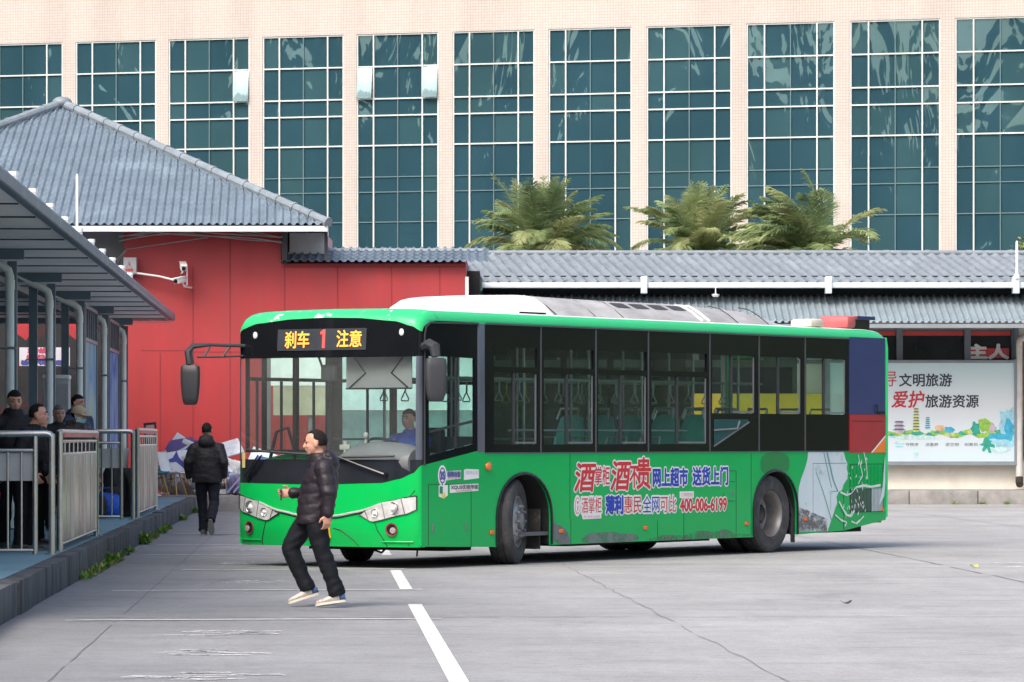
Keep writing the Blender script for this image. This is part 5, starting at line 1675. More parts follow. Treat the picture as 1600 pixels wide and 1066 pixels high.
# panel seams and locks
mb = MB()
def seam(x0, z0, x1, z1, wd=.006): mb.bar((x0, -.0015, z0), (x1, -.0015, z1), .003, wd, (0, 0, 1) if abs(x1 - x0) > abs(z1 - z0) else (1, 0, 0))
for s in ((.13, .925, .96, .92), (.13, .25, .13, .925), (.96, .22, .96, .92), (6.44, 1.03, 6.73, 1.03), (6.735, .21, 6.735, 1.03), (6.44, .9, 6.7, .9), (6.44, .66, 6.7, .66), (6.44, .66, 6.44, .75), (3.0, .21, 3.0, .5), (5.5, .21, 5.5, .55), (8.64, 1.11, 9.55, 1.11), (8.645, .25, 8.645, 1.11), (9.44, .25, 9.44, .75), (9.1, .75, 9.3, .75), (9.1, .52, 9.1, .75), (7.1, .21, 7.1, 1.25), (2.98, .5, 2.98, 1.25), (4.9, .21, 4.9, .45)): seam(*s)
mb.build('panel_seam', m_seam, BUS, smooth=False)
mb = MB()
for x, z in ((.21, .44), (.85, .45)): mb.box(x - .012, x + .012, -.012, 0, z - .045, z + .045, .003)
mb.box(6.62, 6.65, -.008, 0, .73, .79)
mb.build('panel_lock', m_midgrey, BUS)
for i, (x, z) in enumerate(((1.29, 1.115), (1.367, .375), (2.785, .365), (4.621, .366), (6.981, .378), (8.446, .41), (10.46, .502))):
    mb = MB()
    if i == 0: mb.ell((x, -.012, z), (.055, .03, .05), 14, 8)
    else: mb.box(x - .045, x + .045, -.018, 0, z - .026, z + .026, .012)
    mb.build('side_marker', m_amber, BUS)
# lettering on the side
m_tred, m_tblue, m_twhite = M('advert red', (.58, .025, .03), .4), M('advert blue', (.012, .05, .42), .4), M('advert white', (.80, .80, .78), .4, var=.04)
m_tpink = M('advert pink', (.66, .30, .32), .5)
def advert(txt, rect, mat, of=.0, oo=.062, slant=0, name='advert_lettering'):
    of, oo = of * .30, .022 if oo < .08 else .026
    a = MB(); lettering(a, txt, rect, lambda u, v: (u, -.0065, v), of, slant)
    o = a.build(name, mat, BUS, smooth=False)
    a = MB(); lettering(a, txt, rect, lambda u, v: (u, -.004, v), oo, slant)
    a.build('outline', m_twhite, o, smooth=False)
    return o
advert('酒', (3.09, .815, 3.50, 1.14), m_tred, .03, .085, .06)
advert('掌柜', (3.505, .885, 3.83, 1.10), m_tred, .008, .075)
advert('酒', (3.87, .82, 4.27, 1.16), m_tred, .03, .085, .06)
advert('不', (4.27, .845, 4.47, 1.10), m_tred, .02, .085)
advert('贵', (4.42, .83, 4.74, 1.20), m_tred, .03, .085)
advert('网上超市', (4.79, .855, 5.58, 1.075), m_tblue, .03, .085)
advert('送货上门', (5.70, .862, 6.53, 1.08), m_tblue, .03, .085)
advert('酒掌柜', (3.22, .56, 3.65, .745), m_tred, 0, .08)
advert('薄利', (3.745, .545, 4.12, .755), m_tblue, .04, .085)
advert('惠民', (4.145, .548, 4.53, .75), m_tred, .004, .075)
advert('全网', (4.56, .545, 4.935, .748), m_tblue, .004, .075)
advert('可比', (4.955, .545, 5.32, .742), m_tred, 0, .075)
advert('400-006-6199', (5.41, .548, 6.50, .70), m_tred, .022, .07)
def white_plate(pts, t=.0035):
    a = MB(); a.poly([(u, -t, v) for u, v in pts]); return a.build('advert_plate', m_twhite, BUS, smooth=False)
pt = white_plate([(3.25, .49), (3.65, .495), (3.65, .57), (3.21, .57)])
a = MB(); lettering(a, '掌上美酒正品保真', (3.27, .505, 3.62, .535), lambda u, v: (u, -.006, v), 0); a.build('small_lettering', m_tpink, pt, smooth=False)
pt = white_plate([(5.40, .71), (5.73, .71), (5.73, .79), (5.40, .79)])
a = MB(); lettering(a, '订购热线', (5.43, .725, 5.70, .775), lambda u, v: (u, -.006, v), 0); a.build('small_lettering', m_tpink, pt, smooth=False)
def disc_pts(cx, cz, rx, rz, n=26): return [(cx + rx * math.cos(2 * math.pi * i / n), cz + rz * math.sin(2 * math.pi * i / n)) for i in range(n)]
pt = white_plate(disc_pts(3.135, .65, .075, .125))
a = MB(); a.prism(disc_pts(3.135, .65, .055, .1), lambda u, v, w_: (u, -.0055 - w_, v), .001); a.build('emblem_ring', m_tpink, pt, smooth=False)
a = MB(); a.prism(disc_pts(3.135, .65, .042, .082), lambda u, v, w_: (u, -.007 - w_, v), .001); a.build('emblem_face', m_twhite, pt, smooth=False)
a = MB(); a.prism([(3.115, .70), (3.155, .70), (3.135, .66)], lambda u, v, w_: (u, -.0085 - w_, v), .001); a.box(3.128, 3.142, -.0095, -.0085, .59, .65); a.build('emblem_mark', m_tred, pt, smooth=False)
# operator marks under the driver's window
m_mauve = M('mark slate blue', (.10, .12, .32), .5)
pt = white_plate([(.395, .935)] + [(.395 + .085 * math.sin(q), 1.02 - .115 * math.cos(q)) for q in [i * .2618 for i in range(1, 24)]])
a = MB()
for i in range(24):
    q0, q1 = i * .2618, (i + 1) * .2618
    P = lambda q, k: (.395 + k * .062 * math.sin(q), -.0055, 1.02 - k * .09 * math.cos(q))
    a.quad(P(q0, 1), P(q1, 1), P(q1, .8), P(q0, .8))
lettering(a, '35', (.352, .98, .438, 1.06), lambda u, v: (u, -.0057, v), .01)
a.build('route_mark', m_mauve, pt, smooth=False)
pt = white_plate([(.475, .965), (.755, .985), (.755, 1.075), (.48, 1.068)])
a = MB(); lettering(a, '桂林公交', (.492, 1.005, .742, 1.062), lambda u, v: (u, -.006, v), .012); a.build('operator_lettering', m_mauve, pt, smooth=False)
a = MB(); lettering(a, 'BUS BUS', (.50, .975, .735, .997), lambda u, v: (u, -.006, v), 0); a.build('small_lettering', m_tpink, pt, smooth=False)
pt = white_plate([(.815, .965), (1.11, .985), (1.11, 1.082), (.85, 1.09), (.815, 1.075)])
a = MB(); lettering(a, '桂林公交', (.85, 1.03, 1.095, 1.07), lambda u, v: (u, -.006, v), 0); a.build('operator_lettering', M('mark pale blue', (.42, .5, .68), .5), pt, smooth=False)
pt = white_plate([(.325, .79), (.42, .765), (.50, .80), (.50, .915), (.325, .91)])
a = MB(); a.prism([(.34, .82), (.40, .82), (.40, .9), (.34, .9)], lambda u, v, w_: (u, -.0055 - w_, v), .001); a.build('green_square', M('mark green', (.01, .22, .12), .5), pt, smooth=False)
a = MB(); a.prism(disc_pts(.42, .80, .035, .035), lambda u, v, w_: (u, -.0055 - w_, v), .001); a.build('yellow_dot', M('mark yellow', (.75, .62, .1), .5), pt, smooth=False)
pt = white_plate([(.54, .825), (1.10, .845), (1.10, .925), (.54, .915)])
a = MB(); lettering(a, 'XQUS优视传媒', (.56, .862, 1.09, .912), lambda u, v: (u, -.006, v), .004); a.build('media_lettering', m_midgrey, pt, smooth=False)
a = MB(); a.prism([(.66, .838), (.98, .848), (.98, .858), (.66, .85)], lambda u, v, w_: (u, -.0055 - w_, v), .001); a.build('pink_strip', m_tpink, pt, smooth=False)

# -------- front fittings
def onfront(t, z, off=0.0): return fpt(t, z, off)
def lamp(flip):
    T = (lambda t: WID - t) if flip else (lambda t: t)
    up = interp([(.03, .80), (.353, .735), (.53, .675), (.70, .594)]); lo_ = interp([(.03, .65), (.12, .605), (.526, .515), (.70, .590)])
    def pp(off, a, b, u0=0.0, u1=1.0):
        q = MB(); n, nz = 22, 6; vs = []
        for i in range(n + 1):
            t = a + (b - a) * i / n
            for k in range(nz + 1):
                f = u0 + (u1 - u0) * k / nz
                z = lo_(t) + (up(t) - lo_(t)) * f
                vs.append(onfront(T(t), z, off + .016 * math.sin(math.pi * min(1, max(0, (t - .03) / .67))) ** .5))
        q.add(vs, [(i * (nz + 1) + k, (i + 1) * (nz + 1) + k, (i + 1) * (nz + 1) + k + 1, i * (nz + 1) + k + 1) for i in range(n) for k in range(nz)])
        return q
    h = pp(.006, .03, .70).build('headlight', M('headlight bowl', (.72, .72, .70), .3, metal=.35, var=.2, scale=14), BUS, ang=60)
    for t, k, r in ((.27, .5, .072), (.49, .52, .05)):
        z = lo_(t) + (up(t) - lo_(t)) * k
        c = onfront(T(t), z, .022); q = MB()
        nrm = Vector((-1, 0, 0)).to_track_quat('Z', 'Y').to_matrix().to_4x4()
        q.lathe([(r, -.012), (r * .98, .004), (r * .86, .006), (r * .6, -.006), (0, -.01)], 22, Matrix.Translation(c) @ nrm)
        b = q.build('reflector', m_chrome, h)
        q = MB(); q.ell(onfront(T(t), z, .026), (.022, r * .42, r * .42), 14, 8); q.build('bulb_lens', M('bulb lens', (.75, .75, .72), .1), h)
    q = MB()
    ed = [onfront(T(.03 + .67 * i / 20), up(.03 + .67 * i / 20), .012) for i in range(21)] + [onfront(T(.70 - .67 * i / 20), lo_(.70 - .67 * i / 20), .012) for i in range(21)]
    q.tube(ed + [ed[0]], .007, 5); q.build('rim', m_black, h)
    q = MB()
    for t in (.16, .385, .60): q.tube([onfront(T(t - .02), lo_(t), .02), onfront(T(t + .02), up(t), .024)], .006, 5)
    q.build('lens_rib', m_midgrey, h)
lamp(False); lamp(True)
mb = MB()
chz = interp([(.34, .728), (.7, .625), (1.0, .575), (1.25, .56), (1.5, .575), (1.8, .625), (2.16, .728)])
mb.tube([onfront(.34 + 1.82 * i / 40, chz(.34 + 1.82 * i / 40), .012) for i in range(41)], .013, 8); mb.build('chrome_strip', M('satin chrome', (.85, .85, .85), .3, metal=.6), BUS)
mb = MB(); mb.tube([onfront(.40 + 1.70 * i / 40, chz(.40 + 1.70 * i / 40) - .026, .0) for i in range(41)], .007, 6); mb.build('strip_gap', m_seam, BUS)
for t in (.30, 2.27):
    c = onfront(t, .43, 0)
    dn = (onfront(t + .05, .43) - onfront(t - .05, .43)).normalized(); nv_ = Vector((dn.y, -dn.x, 0)) * -1
    if nv_.x > 0: nv_ = -nv_
    Mx = Matrix.Translation(c) @ nv_.to_track_quat('Z', 'Y').to_matrix().to_4x4()
    mb = MB(); mb.lathe([(.074, .002), (.074, .006), (.066, .006), (.054, .001)], 22, Mx); fo = mb.build('fog_lamp', M('fog surround', (.22, .03, .04), .5), BUS)
    mb = MB(); mb.lathe([(.056, .003), (0, .003)], 22, Mx); mb.build('recess', m_black, fo)
    mb = MB(); mb.lathe([(.036, .004), (.034, .014), (0, .022)], 18, Matrix.Translation((0, -.02 if t < 1 else .02, -.01)) @ Mx); mb.build('lens', M('fog lens', (.55, .50, .46), .15, metal=.4), fo)
mb = MB()
for pts in ([(.50, .50), (.47, .42), (.40, .30), (.38, .24)], [(2.0, .50), (2.03, .42), (2.08, .30), (2.09, .24)], [(1.05, .44), (.95, .42), (.82, .33), (.74, .25)], [(1.45, .44), (1.55, .42), (1.68, .33), (1.76, .25)], [(.13, .25), (.13, .75), (.05, .86)]):
    mb = MB(); mb.tube([onfront(a, b, .001) for a, b in pts], .006, 5); mb.build('bumper_joint', m_seam, BUS)
mb = MB(); mb.tube([onfront(.08 + .35 * i / 10, .295, .006) for i in range(11)], .010, 6); mb.tube([onfront(2.1 + .35 * i / 10, .295, .006) for i in range(11)], .010, 6); mb.build('bumper_lip', m_greenf, BUS)
mb = MB(); q = [onfront(1.09, .325, .014), onfront(1.53, .325, .014), onfront(1.53, .455, .014), onfront(1.09, .455, .014)]; mb.quad(*q); mb.quad(*[(p.x + .008, p.y, p.z) for p in q[::-1]]); mb.build('number_plate', M('plate yellow', (.72, .47, .02), .4), BUS, smooth=False)
# destination display
mb = MB()
patch(mb, .67, 1.895, 2.405, 2.645, .004, 2, 24); dp = mb.build('display_box', M('display grey', (.045, .052, .06), .25), BUS)
m_led = emis('amber led', (1.0, .42, .05), 1.15); m_ledr = emis('red led', (1.0, .07, .06), 1.2)
def ledt(txt, r_, mat, of):
    a = MB(); lettering(a, txt, r_, lambda u, v: onfront(WID - u, v, .010), of); return a.build('led_lettering', mat, dp, smooth=False)
for txt, (pa, pb) in (('刹', (442, 459.5)), ('车', (462, 480.5)), ('注', (523.5, 541.5)), ('意', (543.5, 561.5))):
    pass
def t_of(px):
    # slope of px across the front, from the measured frame
    return 2.5 - (1.889 + (px - 430) / (568 - 430) * (.673 - 1.889))
for txt, a, b, mt, of, z0, z1 in (('刹', 442, 459.5, m_led, .003, 2.435, 2.62), ('车', 462, 480.5, m_led, .003, 2.44, 2.62), ('注', 523.5, 541.5, m_led, .003, 2.44, 2.625), ('意', 543.5, 561.5, m_led, .003, 2.44, 2.62)):
    ledt(txt, (t_of(a), z0, t_of(b), z1), mt, of)
mb = MB(); u0 = t_of(502.5); mb.poly([onfront(WID - u, v, .010) for u, v in ((u0 - .012, 2.43), (u0 + .024, 2.43), (u0 + .024, 2.635), (u0 - .004, 2.635), (u0 - .04, 2.61), (u0 - .04, 2.58), (u0 - .012, 2.592))]); mb.build('led_lettering', m_ledr, dp, smooth=False)
for t, z in ((2.222, 2.585), (.215, 2.592)):
    mb = MB(); c = onfront(t, z, .004); mb.ell(c, (.01, .032, .04), 14, 8); mb.build('marker_lamp', M('marker white', (.6, .62, .6), .2), BUS)
mb = MB(); q = [onfront(2.34 + .06 * i / 3, 1.10, .006) for i in range(4)] + [onfront(2.40 - .06 * i / 3, 1.27, .006) for i in range(4)]; mb.poly(q); mb.build('sticker', M('sticker yellow', (.6, .5, .2), .5), BUS, smooth=False)
# wipers
def wiper(p, q, b0, b1):
    mb = MB(); P, Q = onfront(*p, .03), onfront(*q, .05)
    mb.tube([onfront(*p, .0), P], .03, 8); mb.tube([P, P.lerp(Q, .5) + Vector((-.015, 0, 0)), Q], [.016, .013, .010], 6); o = mb.build('wiper_arm', m_black, BUS)
    mb = MB(); mb.tube([P + Vector((0, .05, .01)), Q + Vector((0, .05, .0))], .008, 5); mb.build('wiper_link', m_black, o)
    mb = MB(); n = 12; mb.tube([onfront(b0[0] + (b1[0] - b0[0]) * i / n, b0[1] + (b1[1] - b0[1]) * i / n, .03) for i in range(n + 1)], .014, 5); mb.build('wiper_blade', m_darkgrey, o)
wiper((2.27, .99), (2.03, 1.24), (2.30, 1.30), (1.25, 1.245))
wiper((.37, 1.035), (.98, 1.235), (1.25, 1.215), (.25, 1.235))
# mirrors
def mirror(arm, head_c, w_, h_, yaw):
    mb = MB(); mb.tube(arm[0], arm[1], 8); o = mb.build('mirror', m_darkgrey, BUS)
    mb = MB()
    for a in arm[2:]: mb.tube(a, .012, 6)
    if arm[2:]: mb.build('arm_strut', m_darkgrey, o)
    hb_ = MB(); rings = []
    for z, k, d in ((h_ * .5, .72, .55), (h_ * .46, .95, .85), (h_ * .3, 1.0, 1), (0, .97, 1), (-h_ * .3, .85, .9), (-h_ * .46, .72, .7), (-h_ * .5, .55, .45)):
        rings.append(((head_c[0], head_c[1], head_c[2] + z), (math.cos(yaw) * .055 * d, math.sin(yaw) * .055 * d, 0), (-math.sin(yaw) * w_ / 2 * k, math.cos(yaw) * w_ / 2 * k, 0)))
    n = 20; vs = []
    for c, a, b in rings:
        c, a, b = Vector(c), Vector(a), Vector(b)
        for j in range(n):
            q = 2 * math.pi * j / n; cc, ss = math.cos(q), math.sin(q)
            vs.append(c + a * math.copysign(abs(cc) ** .5, cc) + b * math.copysign(abs(ss) ** .5, ss))
    fs = [(i * n + j, i * n + (j + 1) % n, (i + 1) * n + (j + 1) % n, (i + 1) * n + j) for i in range(len(rings) - 1) for j in range(n)] + [tuple(range(n))[::-1], tuple((len(rings) - 1) * n + j for j in range(n))]
    hb_.add(vs, fs); hb_.build('housing', m_darkgrey, o, ang=40)
A0 = Vector((-.05, 2.36, 2.45))
mirror(([(-.52, 2.80, 2.26), (-.53, 2.82, 2.40), (-.49, 2.79, 2.465), (-.35, 2.66, 2.48), (-.03, 2.38, 2.47)], [.05, .045, .035, .02, .02], [(-.46, 2.75, 2.34), (-.25, 2.58, 2.345), (-.02, 2.40, 2.36)], [(-.40, 2.70, 2.345), (-.34, 2.65, 2.475)], [(-.24, 2.56, 2.345), (-.17, 2.50, 2.475)], [(-.03, 2.39, 2.33), (-.03, 2.39, 2.50)]), (-.52, 2.80, 2.03), .22, .45, .35)
mirror(([(.04, .0, 2.43), (-.02, -.12, 2.46), (-.04, -.20, 2.43), (-.04, -.22, 2.32)], [.05, .06, .065, .05]), (-.04, -.22, 2.07), .24, .48, .9)
# wheels
def wheel(x, y, steer, out_sign, front):
    e_ = MB(); Rr, wdt = .485, .285
    Mx = Matrix.Translation((x, y, Rr)) @ Matrix.Rotation(steer, 4, 'Z') @ Matrix.Rotation(R(90) * out_sign, 4, 'X')
    h = wdt / 2
    e_.lathe([(.30, -h * .9), (.36, -h), (.44, -h * .98), (Rr - .012, -h * .82), (Rr, -h * .6), (Rr, -h * .33), (Rr - .014, -h * .31), (Rr - .014, -h * .25), (Rr, -h * .23), (Rr, h * .23), (Rr - .014, h * .25), (Rr - .014, h * .31), (Rr, h * .33), (Rr, h * .6), (Rr - .012, h * .82), (.44, h * .98), (.415, h * 1.0), (.36, h), (.31, h * .93), (.292, h * .8)], 48, Mx)
    o = e_.build('wheel', m_rubber, BUS, ang=30)
    r_ = MB(); mt = M('front rim' if front else 'rear rim', (.33, .33, .34) if front else (.24, .23, .22), .45, metal=.5, var=.25, scale=9, stain=(.14, .12, .10), stain_scale=5)
    if front:
        r_.lathe([(.295, -.1), (.295, h * .85), (.285, h * .9), (.27, h * .62), (.255, h * .5), (.235, h * .62), (.19, h * .95), (.155, h * 1.0), (.14, h * 1.02), (.13, h * .9), (.0, h * .9)], 36, Mx)
    else:
        r_.lathe([(.292, h * .8), (.287, h * .86), (.278, h * .8), (.262, h * .3), (.255, -.02), (.25, -h * .6), (.22, -h * .75), (.18, -h * .8), (.0, -h * .8)], 36, Mx)
    rr_ = r_.build('rim', mt, o)
    b = MB()
    for k in range(10):
        a = 2 * math.pi * k / 10
        if front: b.tube([Mx @ Vector((.175 * math.cos(a), .175 * math.sin(a), h * .95)), Mx @ Vector((.175 * math.cos(a), .175 * math.sin(a), h * 1.28))], .017, 6)
        else: b.tube([Mx @ Vector((.16 * math.cos(a), .16 * math.sin(a), -h * .8)), Mx @ Vector((.16 * math.cos(a), .16 * math.sin(a), -h * .5))], .019, 6)
    b.build('wheel_nut', m_midgrey if front else m_darkgrey, rr_)
    b = MB()
    if front: b.lathe([(.10, h * .9), (.095, h * 1.2), (.07, h * 1.32), (0, h * 1.34)], 20, Mx)
    else: b.lathe([(.125, -h * .8), (.12, -h * .2), (.09, 0), (0, .01)], 20, Mx)
    b.build('hub', m_midgrey if front else m_black, rr_)
    return o
wheel(FW, .20, R(21), 1, True); wheel(FW, WID - .20, R(21), -1, True)
wheel(RW, .17, 0, 1, False); wheel(RW, WID - .17, 0, -1, False); wheel(RW, .50, 0, 1, False); wheel(RW, WID - .5, 0, -1, False)
mb = MB(); mb.box(FW + .50, FW + .53, .10, .45, .16, .62); mb.box(FW + .34, FW + .42, .25, .55, .3, .72); mb.build('mud_flap', M('muddy flap', (.05, .045, .04), .9, var=.4, stain=(.16, .13, .10), stain_scale=7), BUS, smooth=False)
mb = MB()
for k in range(22):
    x = RW + .52 + rs.uniform(0, .07); z0 = rs.uniform(.28, .7)
    mb.tube([(x, .06 + rs.uniform(0, .3), z0), (x + rs.uniform(-.02, .04), .06, z0 - rs.uniform(.08, .2)), (x + rs.uniform(-.03, .03), .05, max(.12, z0 - .32))], .010, 4)
mb.build('frayed_flap', M('flap rubber', (.03, .03, .032), .9), BUS)
mb = MB(); mb.tube([(.25, .6, .26), (.3, .75, .16), (.35, .9, .19), (.4, 1.0, .25)], .012, 6); mb.tube([(.5, .4, .25), (.55, .45, .12)], .01, 5); mb.tube([(1.2, .8, .3), (1.2, 1.7, .3)], .06, 8); mb.build('hose', m_black, BUS)
mb = MB(); mb.tube([(FW, .3, .42), (FW, WID - .3, .42)], .07, 8); mb.tube([(RW, .3, .45), (RW, WID - .3, .45)], .12, 10); mb.build('axle', m_black, BUS)

# -------- roof kit
def roof_unit(name, xs, mat, y0=.42, parent=BUS):
    """xs: (x, half width at base, half width at top, height) rings along the roof"""
    mb = MB(); n = None; vs = []
    for x, wb, wt, h in xs:
        c = WID / 2; zb = 2.862
        row = [(x, c - wb, zb - .03), (x, c - wb, zb), (x, c - wb + (wb - wt) * .45, zb + h * .55), (x, c - wt - .03, zb + h * .9), (x, c - wt + .08, zb + h), (x, c, zb + h * 1.03), (x, c + wt - .08, zb + h), (x, c + wt + .03, zb + h * .9), (x, c + wb - (wb - wt) * .45, zb + h * .55), (x, c + wb, zb), (x, c + wb, zb - .03)]
        n = len(row); vs += row
    k = len(xs)
    fs = [(i * n + j, (i + 1) * n + j, (i + 1) * n + j + 1, i * n + j + 1) for i in range(k - 1) for j in range(n - 1)] + [tuple(range(n)), tuple((k - 1) * n + j for j in range(n))[::-1]]
    mb.add(vs, fs)
    return mb.build(name, mat, parent, ang=40)
roof_unit('air_conditioner_lip', [(1.80, .66, .60, .03), (1.82, .68, .62, .05), (2.3, .70, .64, .06)], m_roofw)
roof_unit('air_conditioner', [(1.93, .66, .56, .05), (2.0, .70, .56, .10), (2.22, .80, .57, .195), (2.5, .88, .58, .22), (2.9, .90, .60, .235), (3.15, .90, .60, .235)], M('air conditioner white', (.74, .73, .71), .5, var=.08, stain=(.50, .47, .42), stain_scale=2.5, stain_lo=.52, stain_hi=.72, stretch=(.6, 1, 1)))
ac = roof_unit('air_conditioner_cover', [(3.15, .92, .615, .232), (3.5, .95, .62, .225), (5.0, .95, .62, .215), (6.3, .95, .62, .22), (6.6, .93, .60, .21), (8.0, .88, .55, .18), (8.5, .82, .48, .14), (8.85, .76, .40, .07), (9.0, .72, .35, .03)], m_acgrey)
mb = MB()
for k in range(4):
    x = 4.75 + k * .43
    def up_(x_, f): 
        wb, wt, h = .95, .62, .216
        return (x_, WID / 2 - wb + (wb - wt) * (.45 + (f - .55) / .35 * .45) - .004, 2.862 + h * f + .006)
    mb.poly([up_(x, .60), up_(x + .3, .60), up_(x + .27, .86), up_(x - .03, .86)])
mb.build('cover_vent', M('mesh vent', (.05, .05, .055), .7), ac, smooth=False)
mb = MB()
for x in (6.45, 6.62): mb.tube([(x, WID / 2 - .94, 2.87), (x - .02, WID / 2 - .80, 2.98), (x - .03, WID / 2 - .66, 3.06), (x - .03, WID / 2 + .6, 3.09)], .016, 6)
mb.build('cover_rib', m_roofw, ac)
for x in (3.16, 4.0, 4.62, 7.3, 8.05):
    mb = MB(); mb.tube([(x, WID / 2 - .945, 2.868), (x, WID / 2 - .80, 2.975), (x, WID / 2 - .655, 3.055), (x, WID / 2 - .5, 3.085)], .007, 5); mb.build('cover_seam', m_darkgrey, ac)
mb = MB(); mb.box(2.45, 3.0, WID / 2 - .91, WID / 2 - .90, 2.865, 2.885); mb.build('cover_gap', m_black, BUS, smooth=False)
mb = MB(); mb.box(8.82, 9.16, .12, .44, 2.85, 2.955, .04); mb.build('roof_vent', M('cream roof vent', (.66, .60, .46), .5), BUS)
mb = MB(); mb.box(9.78, 10.02, .12, .58, 2.85, 3.02, .06); mb.box(9.95, 10.5, .14, .6, 2.975, 3.02, .012); rd = mb.build('rear_roof_box', M('faded red box', (.46, .10, .10), .5, var=.15), BUS)
mb = MB(); mb.box(10.0, 10.44, .17, .56, 2.85, 2.974); mb.build('box_vent', m_black, rd, smooth=False)
mb = MB(); mb.box(10.05, 10.51, .125, .139, 2.975, 3.02); mb.build('blue_edge', m_navy, rd, smooth=False)

# -------- cabin
m_seat = M('teal seat moulding', (.03, .34, .32), .4, var=.15)
m_rail = M('grab rail', (.42, .44, .43), .3, metal=.6)
m_railg = M('grab rail yellow', (.6, .45, .05), .4)
def seat(x, y, z):
    mb = MB()
    mb.box(x - .02, x + .40, y - .21, y + .21, z + .40, z + .45, .02)
    rings = []
    for q, (dx, hw_) in ((0, (.36, .2)), (.3, (.40, .22)), (.6, (.44, .21)), (.85, (.47, .17)), (.92, (.475, .10))):
        rings.append(((x + dx, y, z + .45 + q * .60), (.025, 0, 0), (0, hw_, 0)))
    mb.loft(rings, 14)
    o = mb.build('passenger_seat', m_seat, BUS)
    mb = MB(); mb.tube([(x + .15, y, z), (x + .18, y, z + .40)], .03, 8); mb.build('seat_leg', m_midgrey, o)
    mb = MB(); mb.tube([(x + .36, y - .15, z + .95), (x + .42, y - .13, z + 1.08), (x + .42, y + .13, z + 1.08), (x + .36, y + .15, z + .95)], .014, 6); mb.build('seat_handle', m_rail, o)
for x in (2.6, 3.4, 4.15, 4.9): seat(x, .36, .36)
for x in (2.5, 3.3): seat(x, WID - .38, .36)
for x in (5.9, 6.6, 7.4, 8.2, 9.0):
    for y_ in (.33, .78, WID - .78, WID - .33): seat(x, y_, .72)
for x in (1.75, 3.1, 4.5, 5.7, 6.9, 8.0):
    for y_ in (.72, WID - .75):
        mb = MB(); mb.tube([(x, y_, .36), (x, y_, 2.6)], .017, 8); mb.build('handrail', m_rail, BUS)
for y_ in (.72, WID - .75):
    mb = MB(); mb.tube([(1.5, y_, 2.12), (8.6, y_, 2.12)], .016, 8); mb.build('handrail', m_rail, BUS)
m_strap = M('strap grey', (.4, .42, .40), .5)
for k in range(15):
    x = 1.75 + k * .42
    for y_ in (.72, WID - .75):
        mb = MB(); mb.tube([(x, y_, 2.12), (x, y_, 1.98)], .012, 5)
        mb.tube([(x - .01, y_, 1.98), (x - .01, y_ + .055, 1.88), (x - .01, y_ + .05, 1.865), (x - .01, y_ - .05, 1.865), (x - .01, y_ - .055, 1.88), (x - .01, y_, 1.98)], .008, 5)
        mb.build('hanging_strap', m_railg if k in (5, 6, 7) and y_ > 1 else m_strap, BUS)
mb = MB(); mb.tube([(2.0, .2, 1.52), (5.9, .2, 1.52)], .014, 6); mb.tube([(1.2, WID - .2, 1.42), (5.9, WID - .2, 1.42)], .014, 6); mb.build('window_rail', m_rail, BUS)
# dashboard, wheel, visor, inner mirror, partition, notices
mb = MB()
rings = [((.10 + .0 * k, .1 + 1.0 * k / 8, 1.16 + .03 * math.sin(math.pi * k / 8)), (.22, 0, .0), (0, 0, .20 * (1 - ((k - 3.5) / 5.2) ** 4))) for k in range(9)]
mb.loft(rings, 20); mb.build('dashboard', M('dash grey', (.16, .17, .18), .5), BUS)
mb = MB(); mb.box(.04, .3, 1.05, 2.42, .4, 1.0, .03); mb.build('dash_box', m_darkgrey, BUS)
wc = Vector((.42, .76, 1.34)); wn_ = Vector((.45, 0, 1)).normalized(); q_ = wn_.to_track_quat('Z', 'Y').to_matrix().to_4x4()
mb = MB(); pts = [Matrix.Translation(wc) @ q_ @ Vector((.22 * math.cos(a), .22 * math.sin(a), 0)) for a in [i * math.pi / 12 for i in range(25)]]; mb.tube(pts, .015, 8, cap=False)
for a in (0.3, 2.4, 4.5): mb.tube([wc, Matrix.Translation(wc) @ q_ @ Vector((.21 * math.cos(a), .21 * math.sin(a), 0))], .012, 6)
mb.tube([wc, (.22, .76, .95)], .035, 8); mb.build('steering_wheel', m_black, BUS)
mb = MB(); mb.box(.07, .085, .18, 1.07, 1.975, 2.33, .004); vi = mb.build('sun_visor', M('visor grey', (.30, .31, .31), .5, var=.08), BUS)
mb = MB()
for a, b, c in (((.95, 2.32), (.80, 2.15), (1.02, 1.99)), ((.30, 2.32), (.45, 2.15), (.23, 1.99))): mb.tube([(.066, a[0], a[1]), (.066, b[0], b[1]), (.066, c[0], c[1])], .010, 5)
mb.tube([(.066, .18, 1.98), (.066, 1.07, 1.98)], .010, 5)
mb.build('visor_strut', m_black, vi)
mb = MB(); mb.box(.0, .06, 1.17, 1.38, 2.06, 2.25, .03); mb.tube([(.03, 1.36, 2.2), (.03, 1.42, 2.34)], .015, 6); mb.build('inner_mirror', m_darkgrey, BUS)
mb = MB(); mb.box(.62, 1.2, .48, 1.0, .36, .82, .03); mb.box(1.12, 1.24, .52, .98, .82, 1.55, .05); mb.build('driver_seat', m_darkgrey, BUS)
mb = MB(); mb.box(1.30, 1.33, .08, .95, .36, 1.45); mb.tube([(1.32, .95, .36), (1.32, .95, 2.6)], .025, 8); mb.build('cab_partition', M('partition grey', (.12, .13, .13), .4), BUS, smooth=False)
mb = MB(); mb.tube([(.30, 2.3, 1.2), (.35, 2.25, 1.5), (.5, 2.2, 1.55), (.62, 2.2, 1.3), (.62, 2.2, .5)], .02, 8); mb.tube([(.4, 1.55, .4), (.4, 1.55, 2.55)], .03, 8); mb.tube([(.62, 2.2, .5), (.62, 2.2, 2.6)], .02, 8); mb.build('door_rail', m_black, BUS)
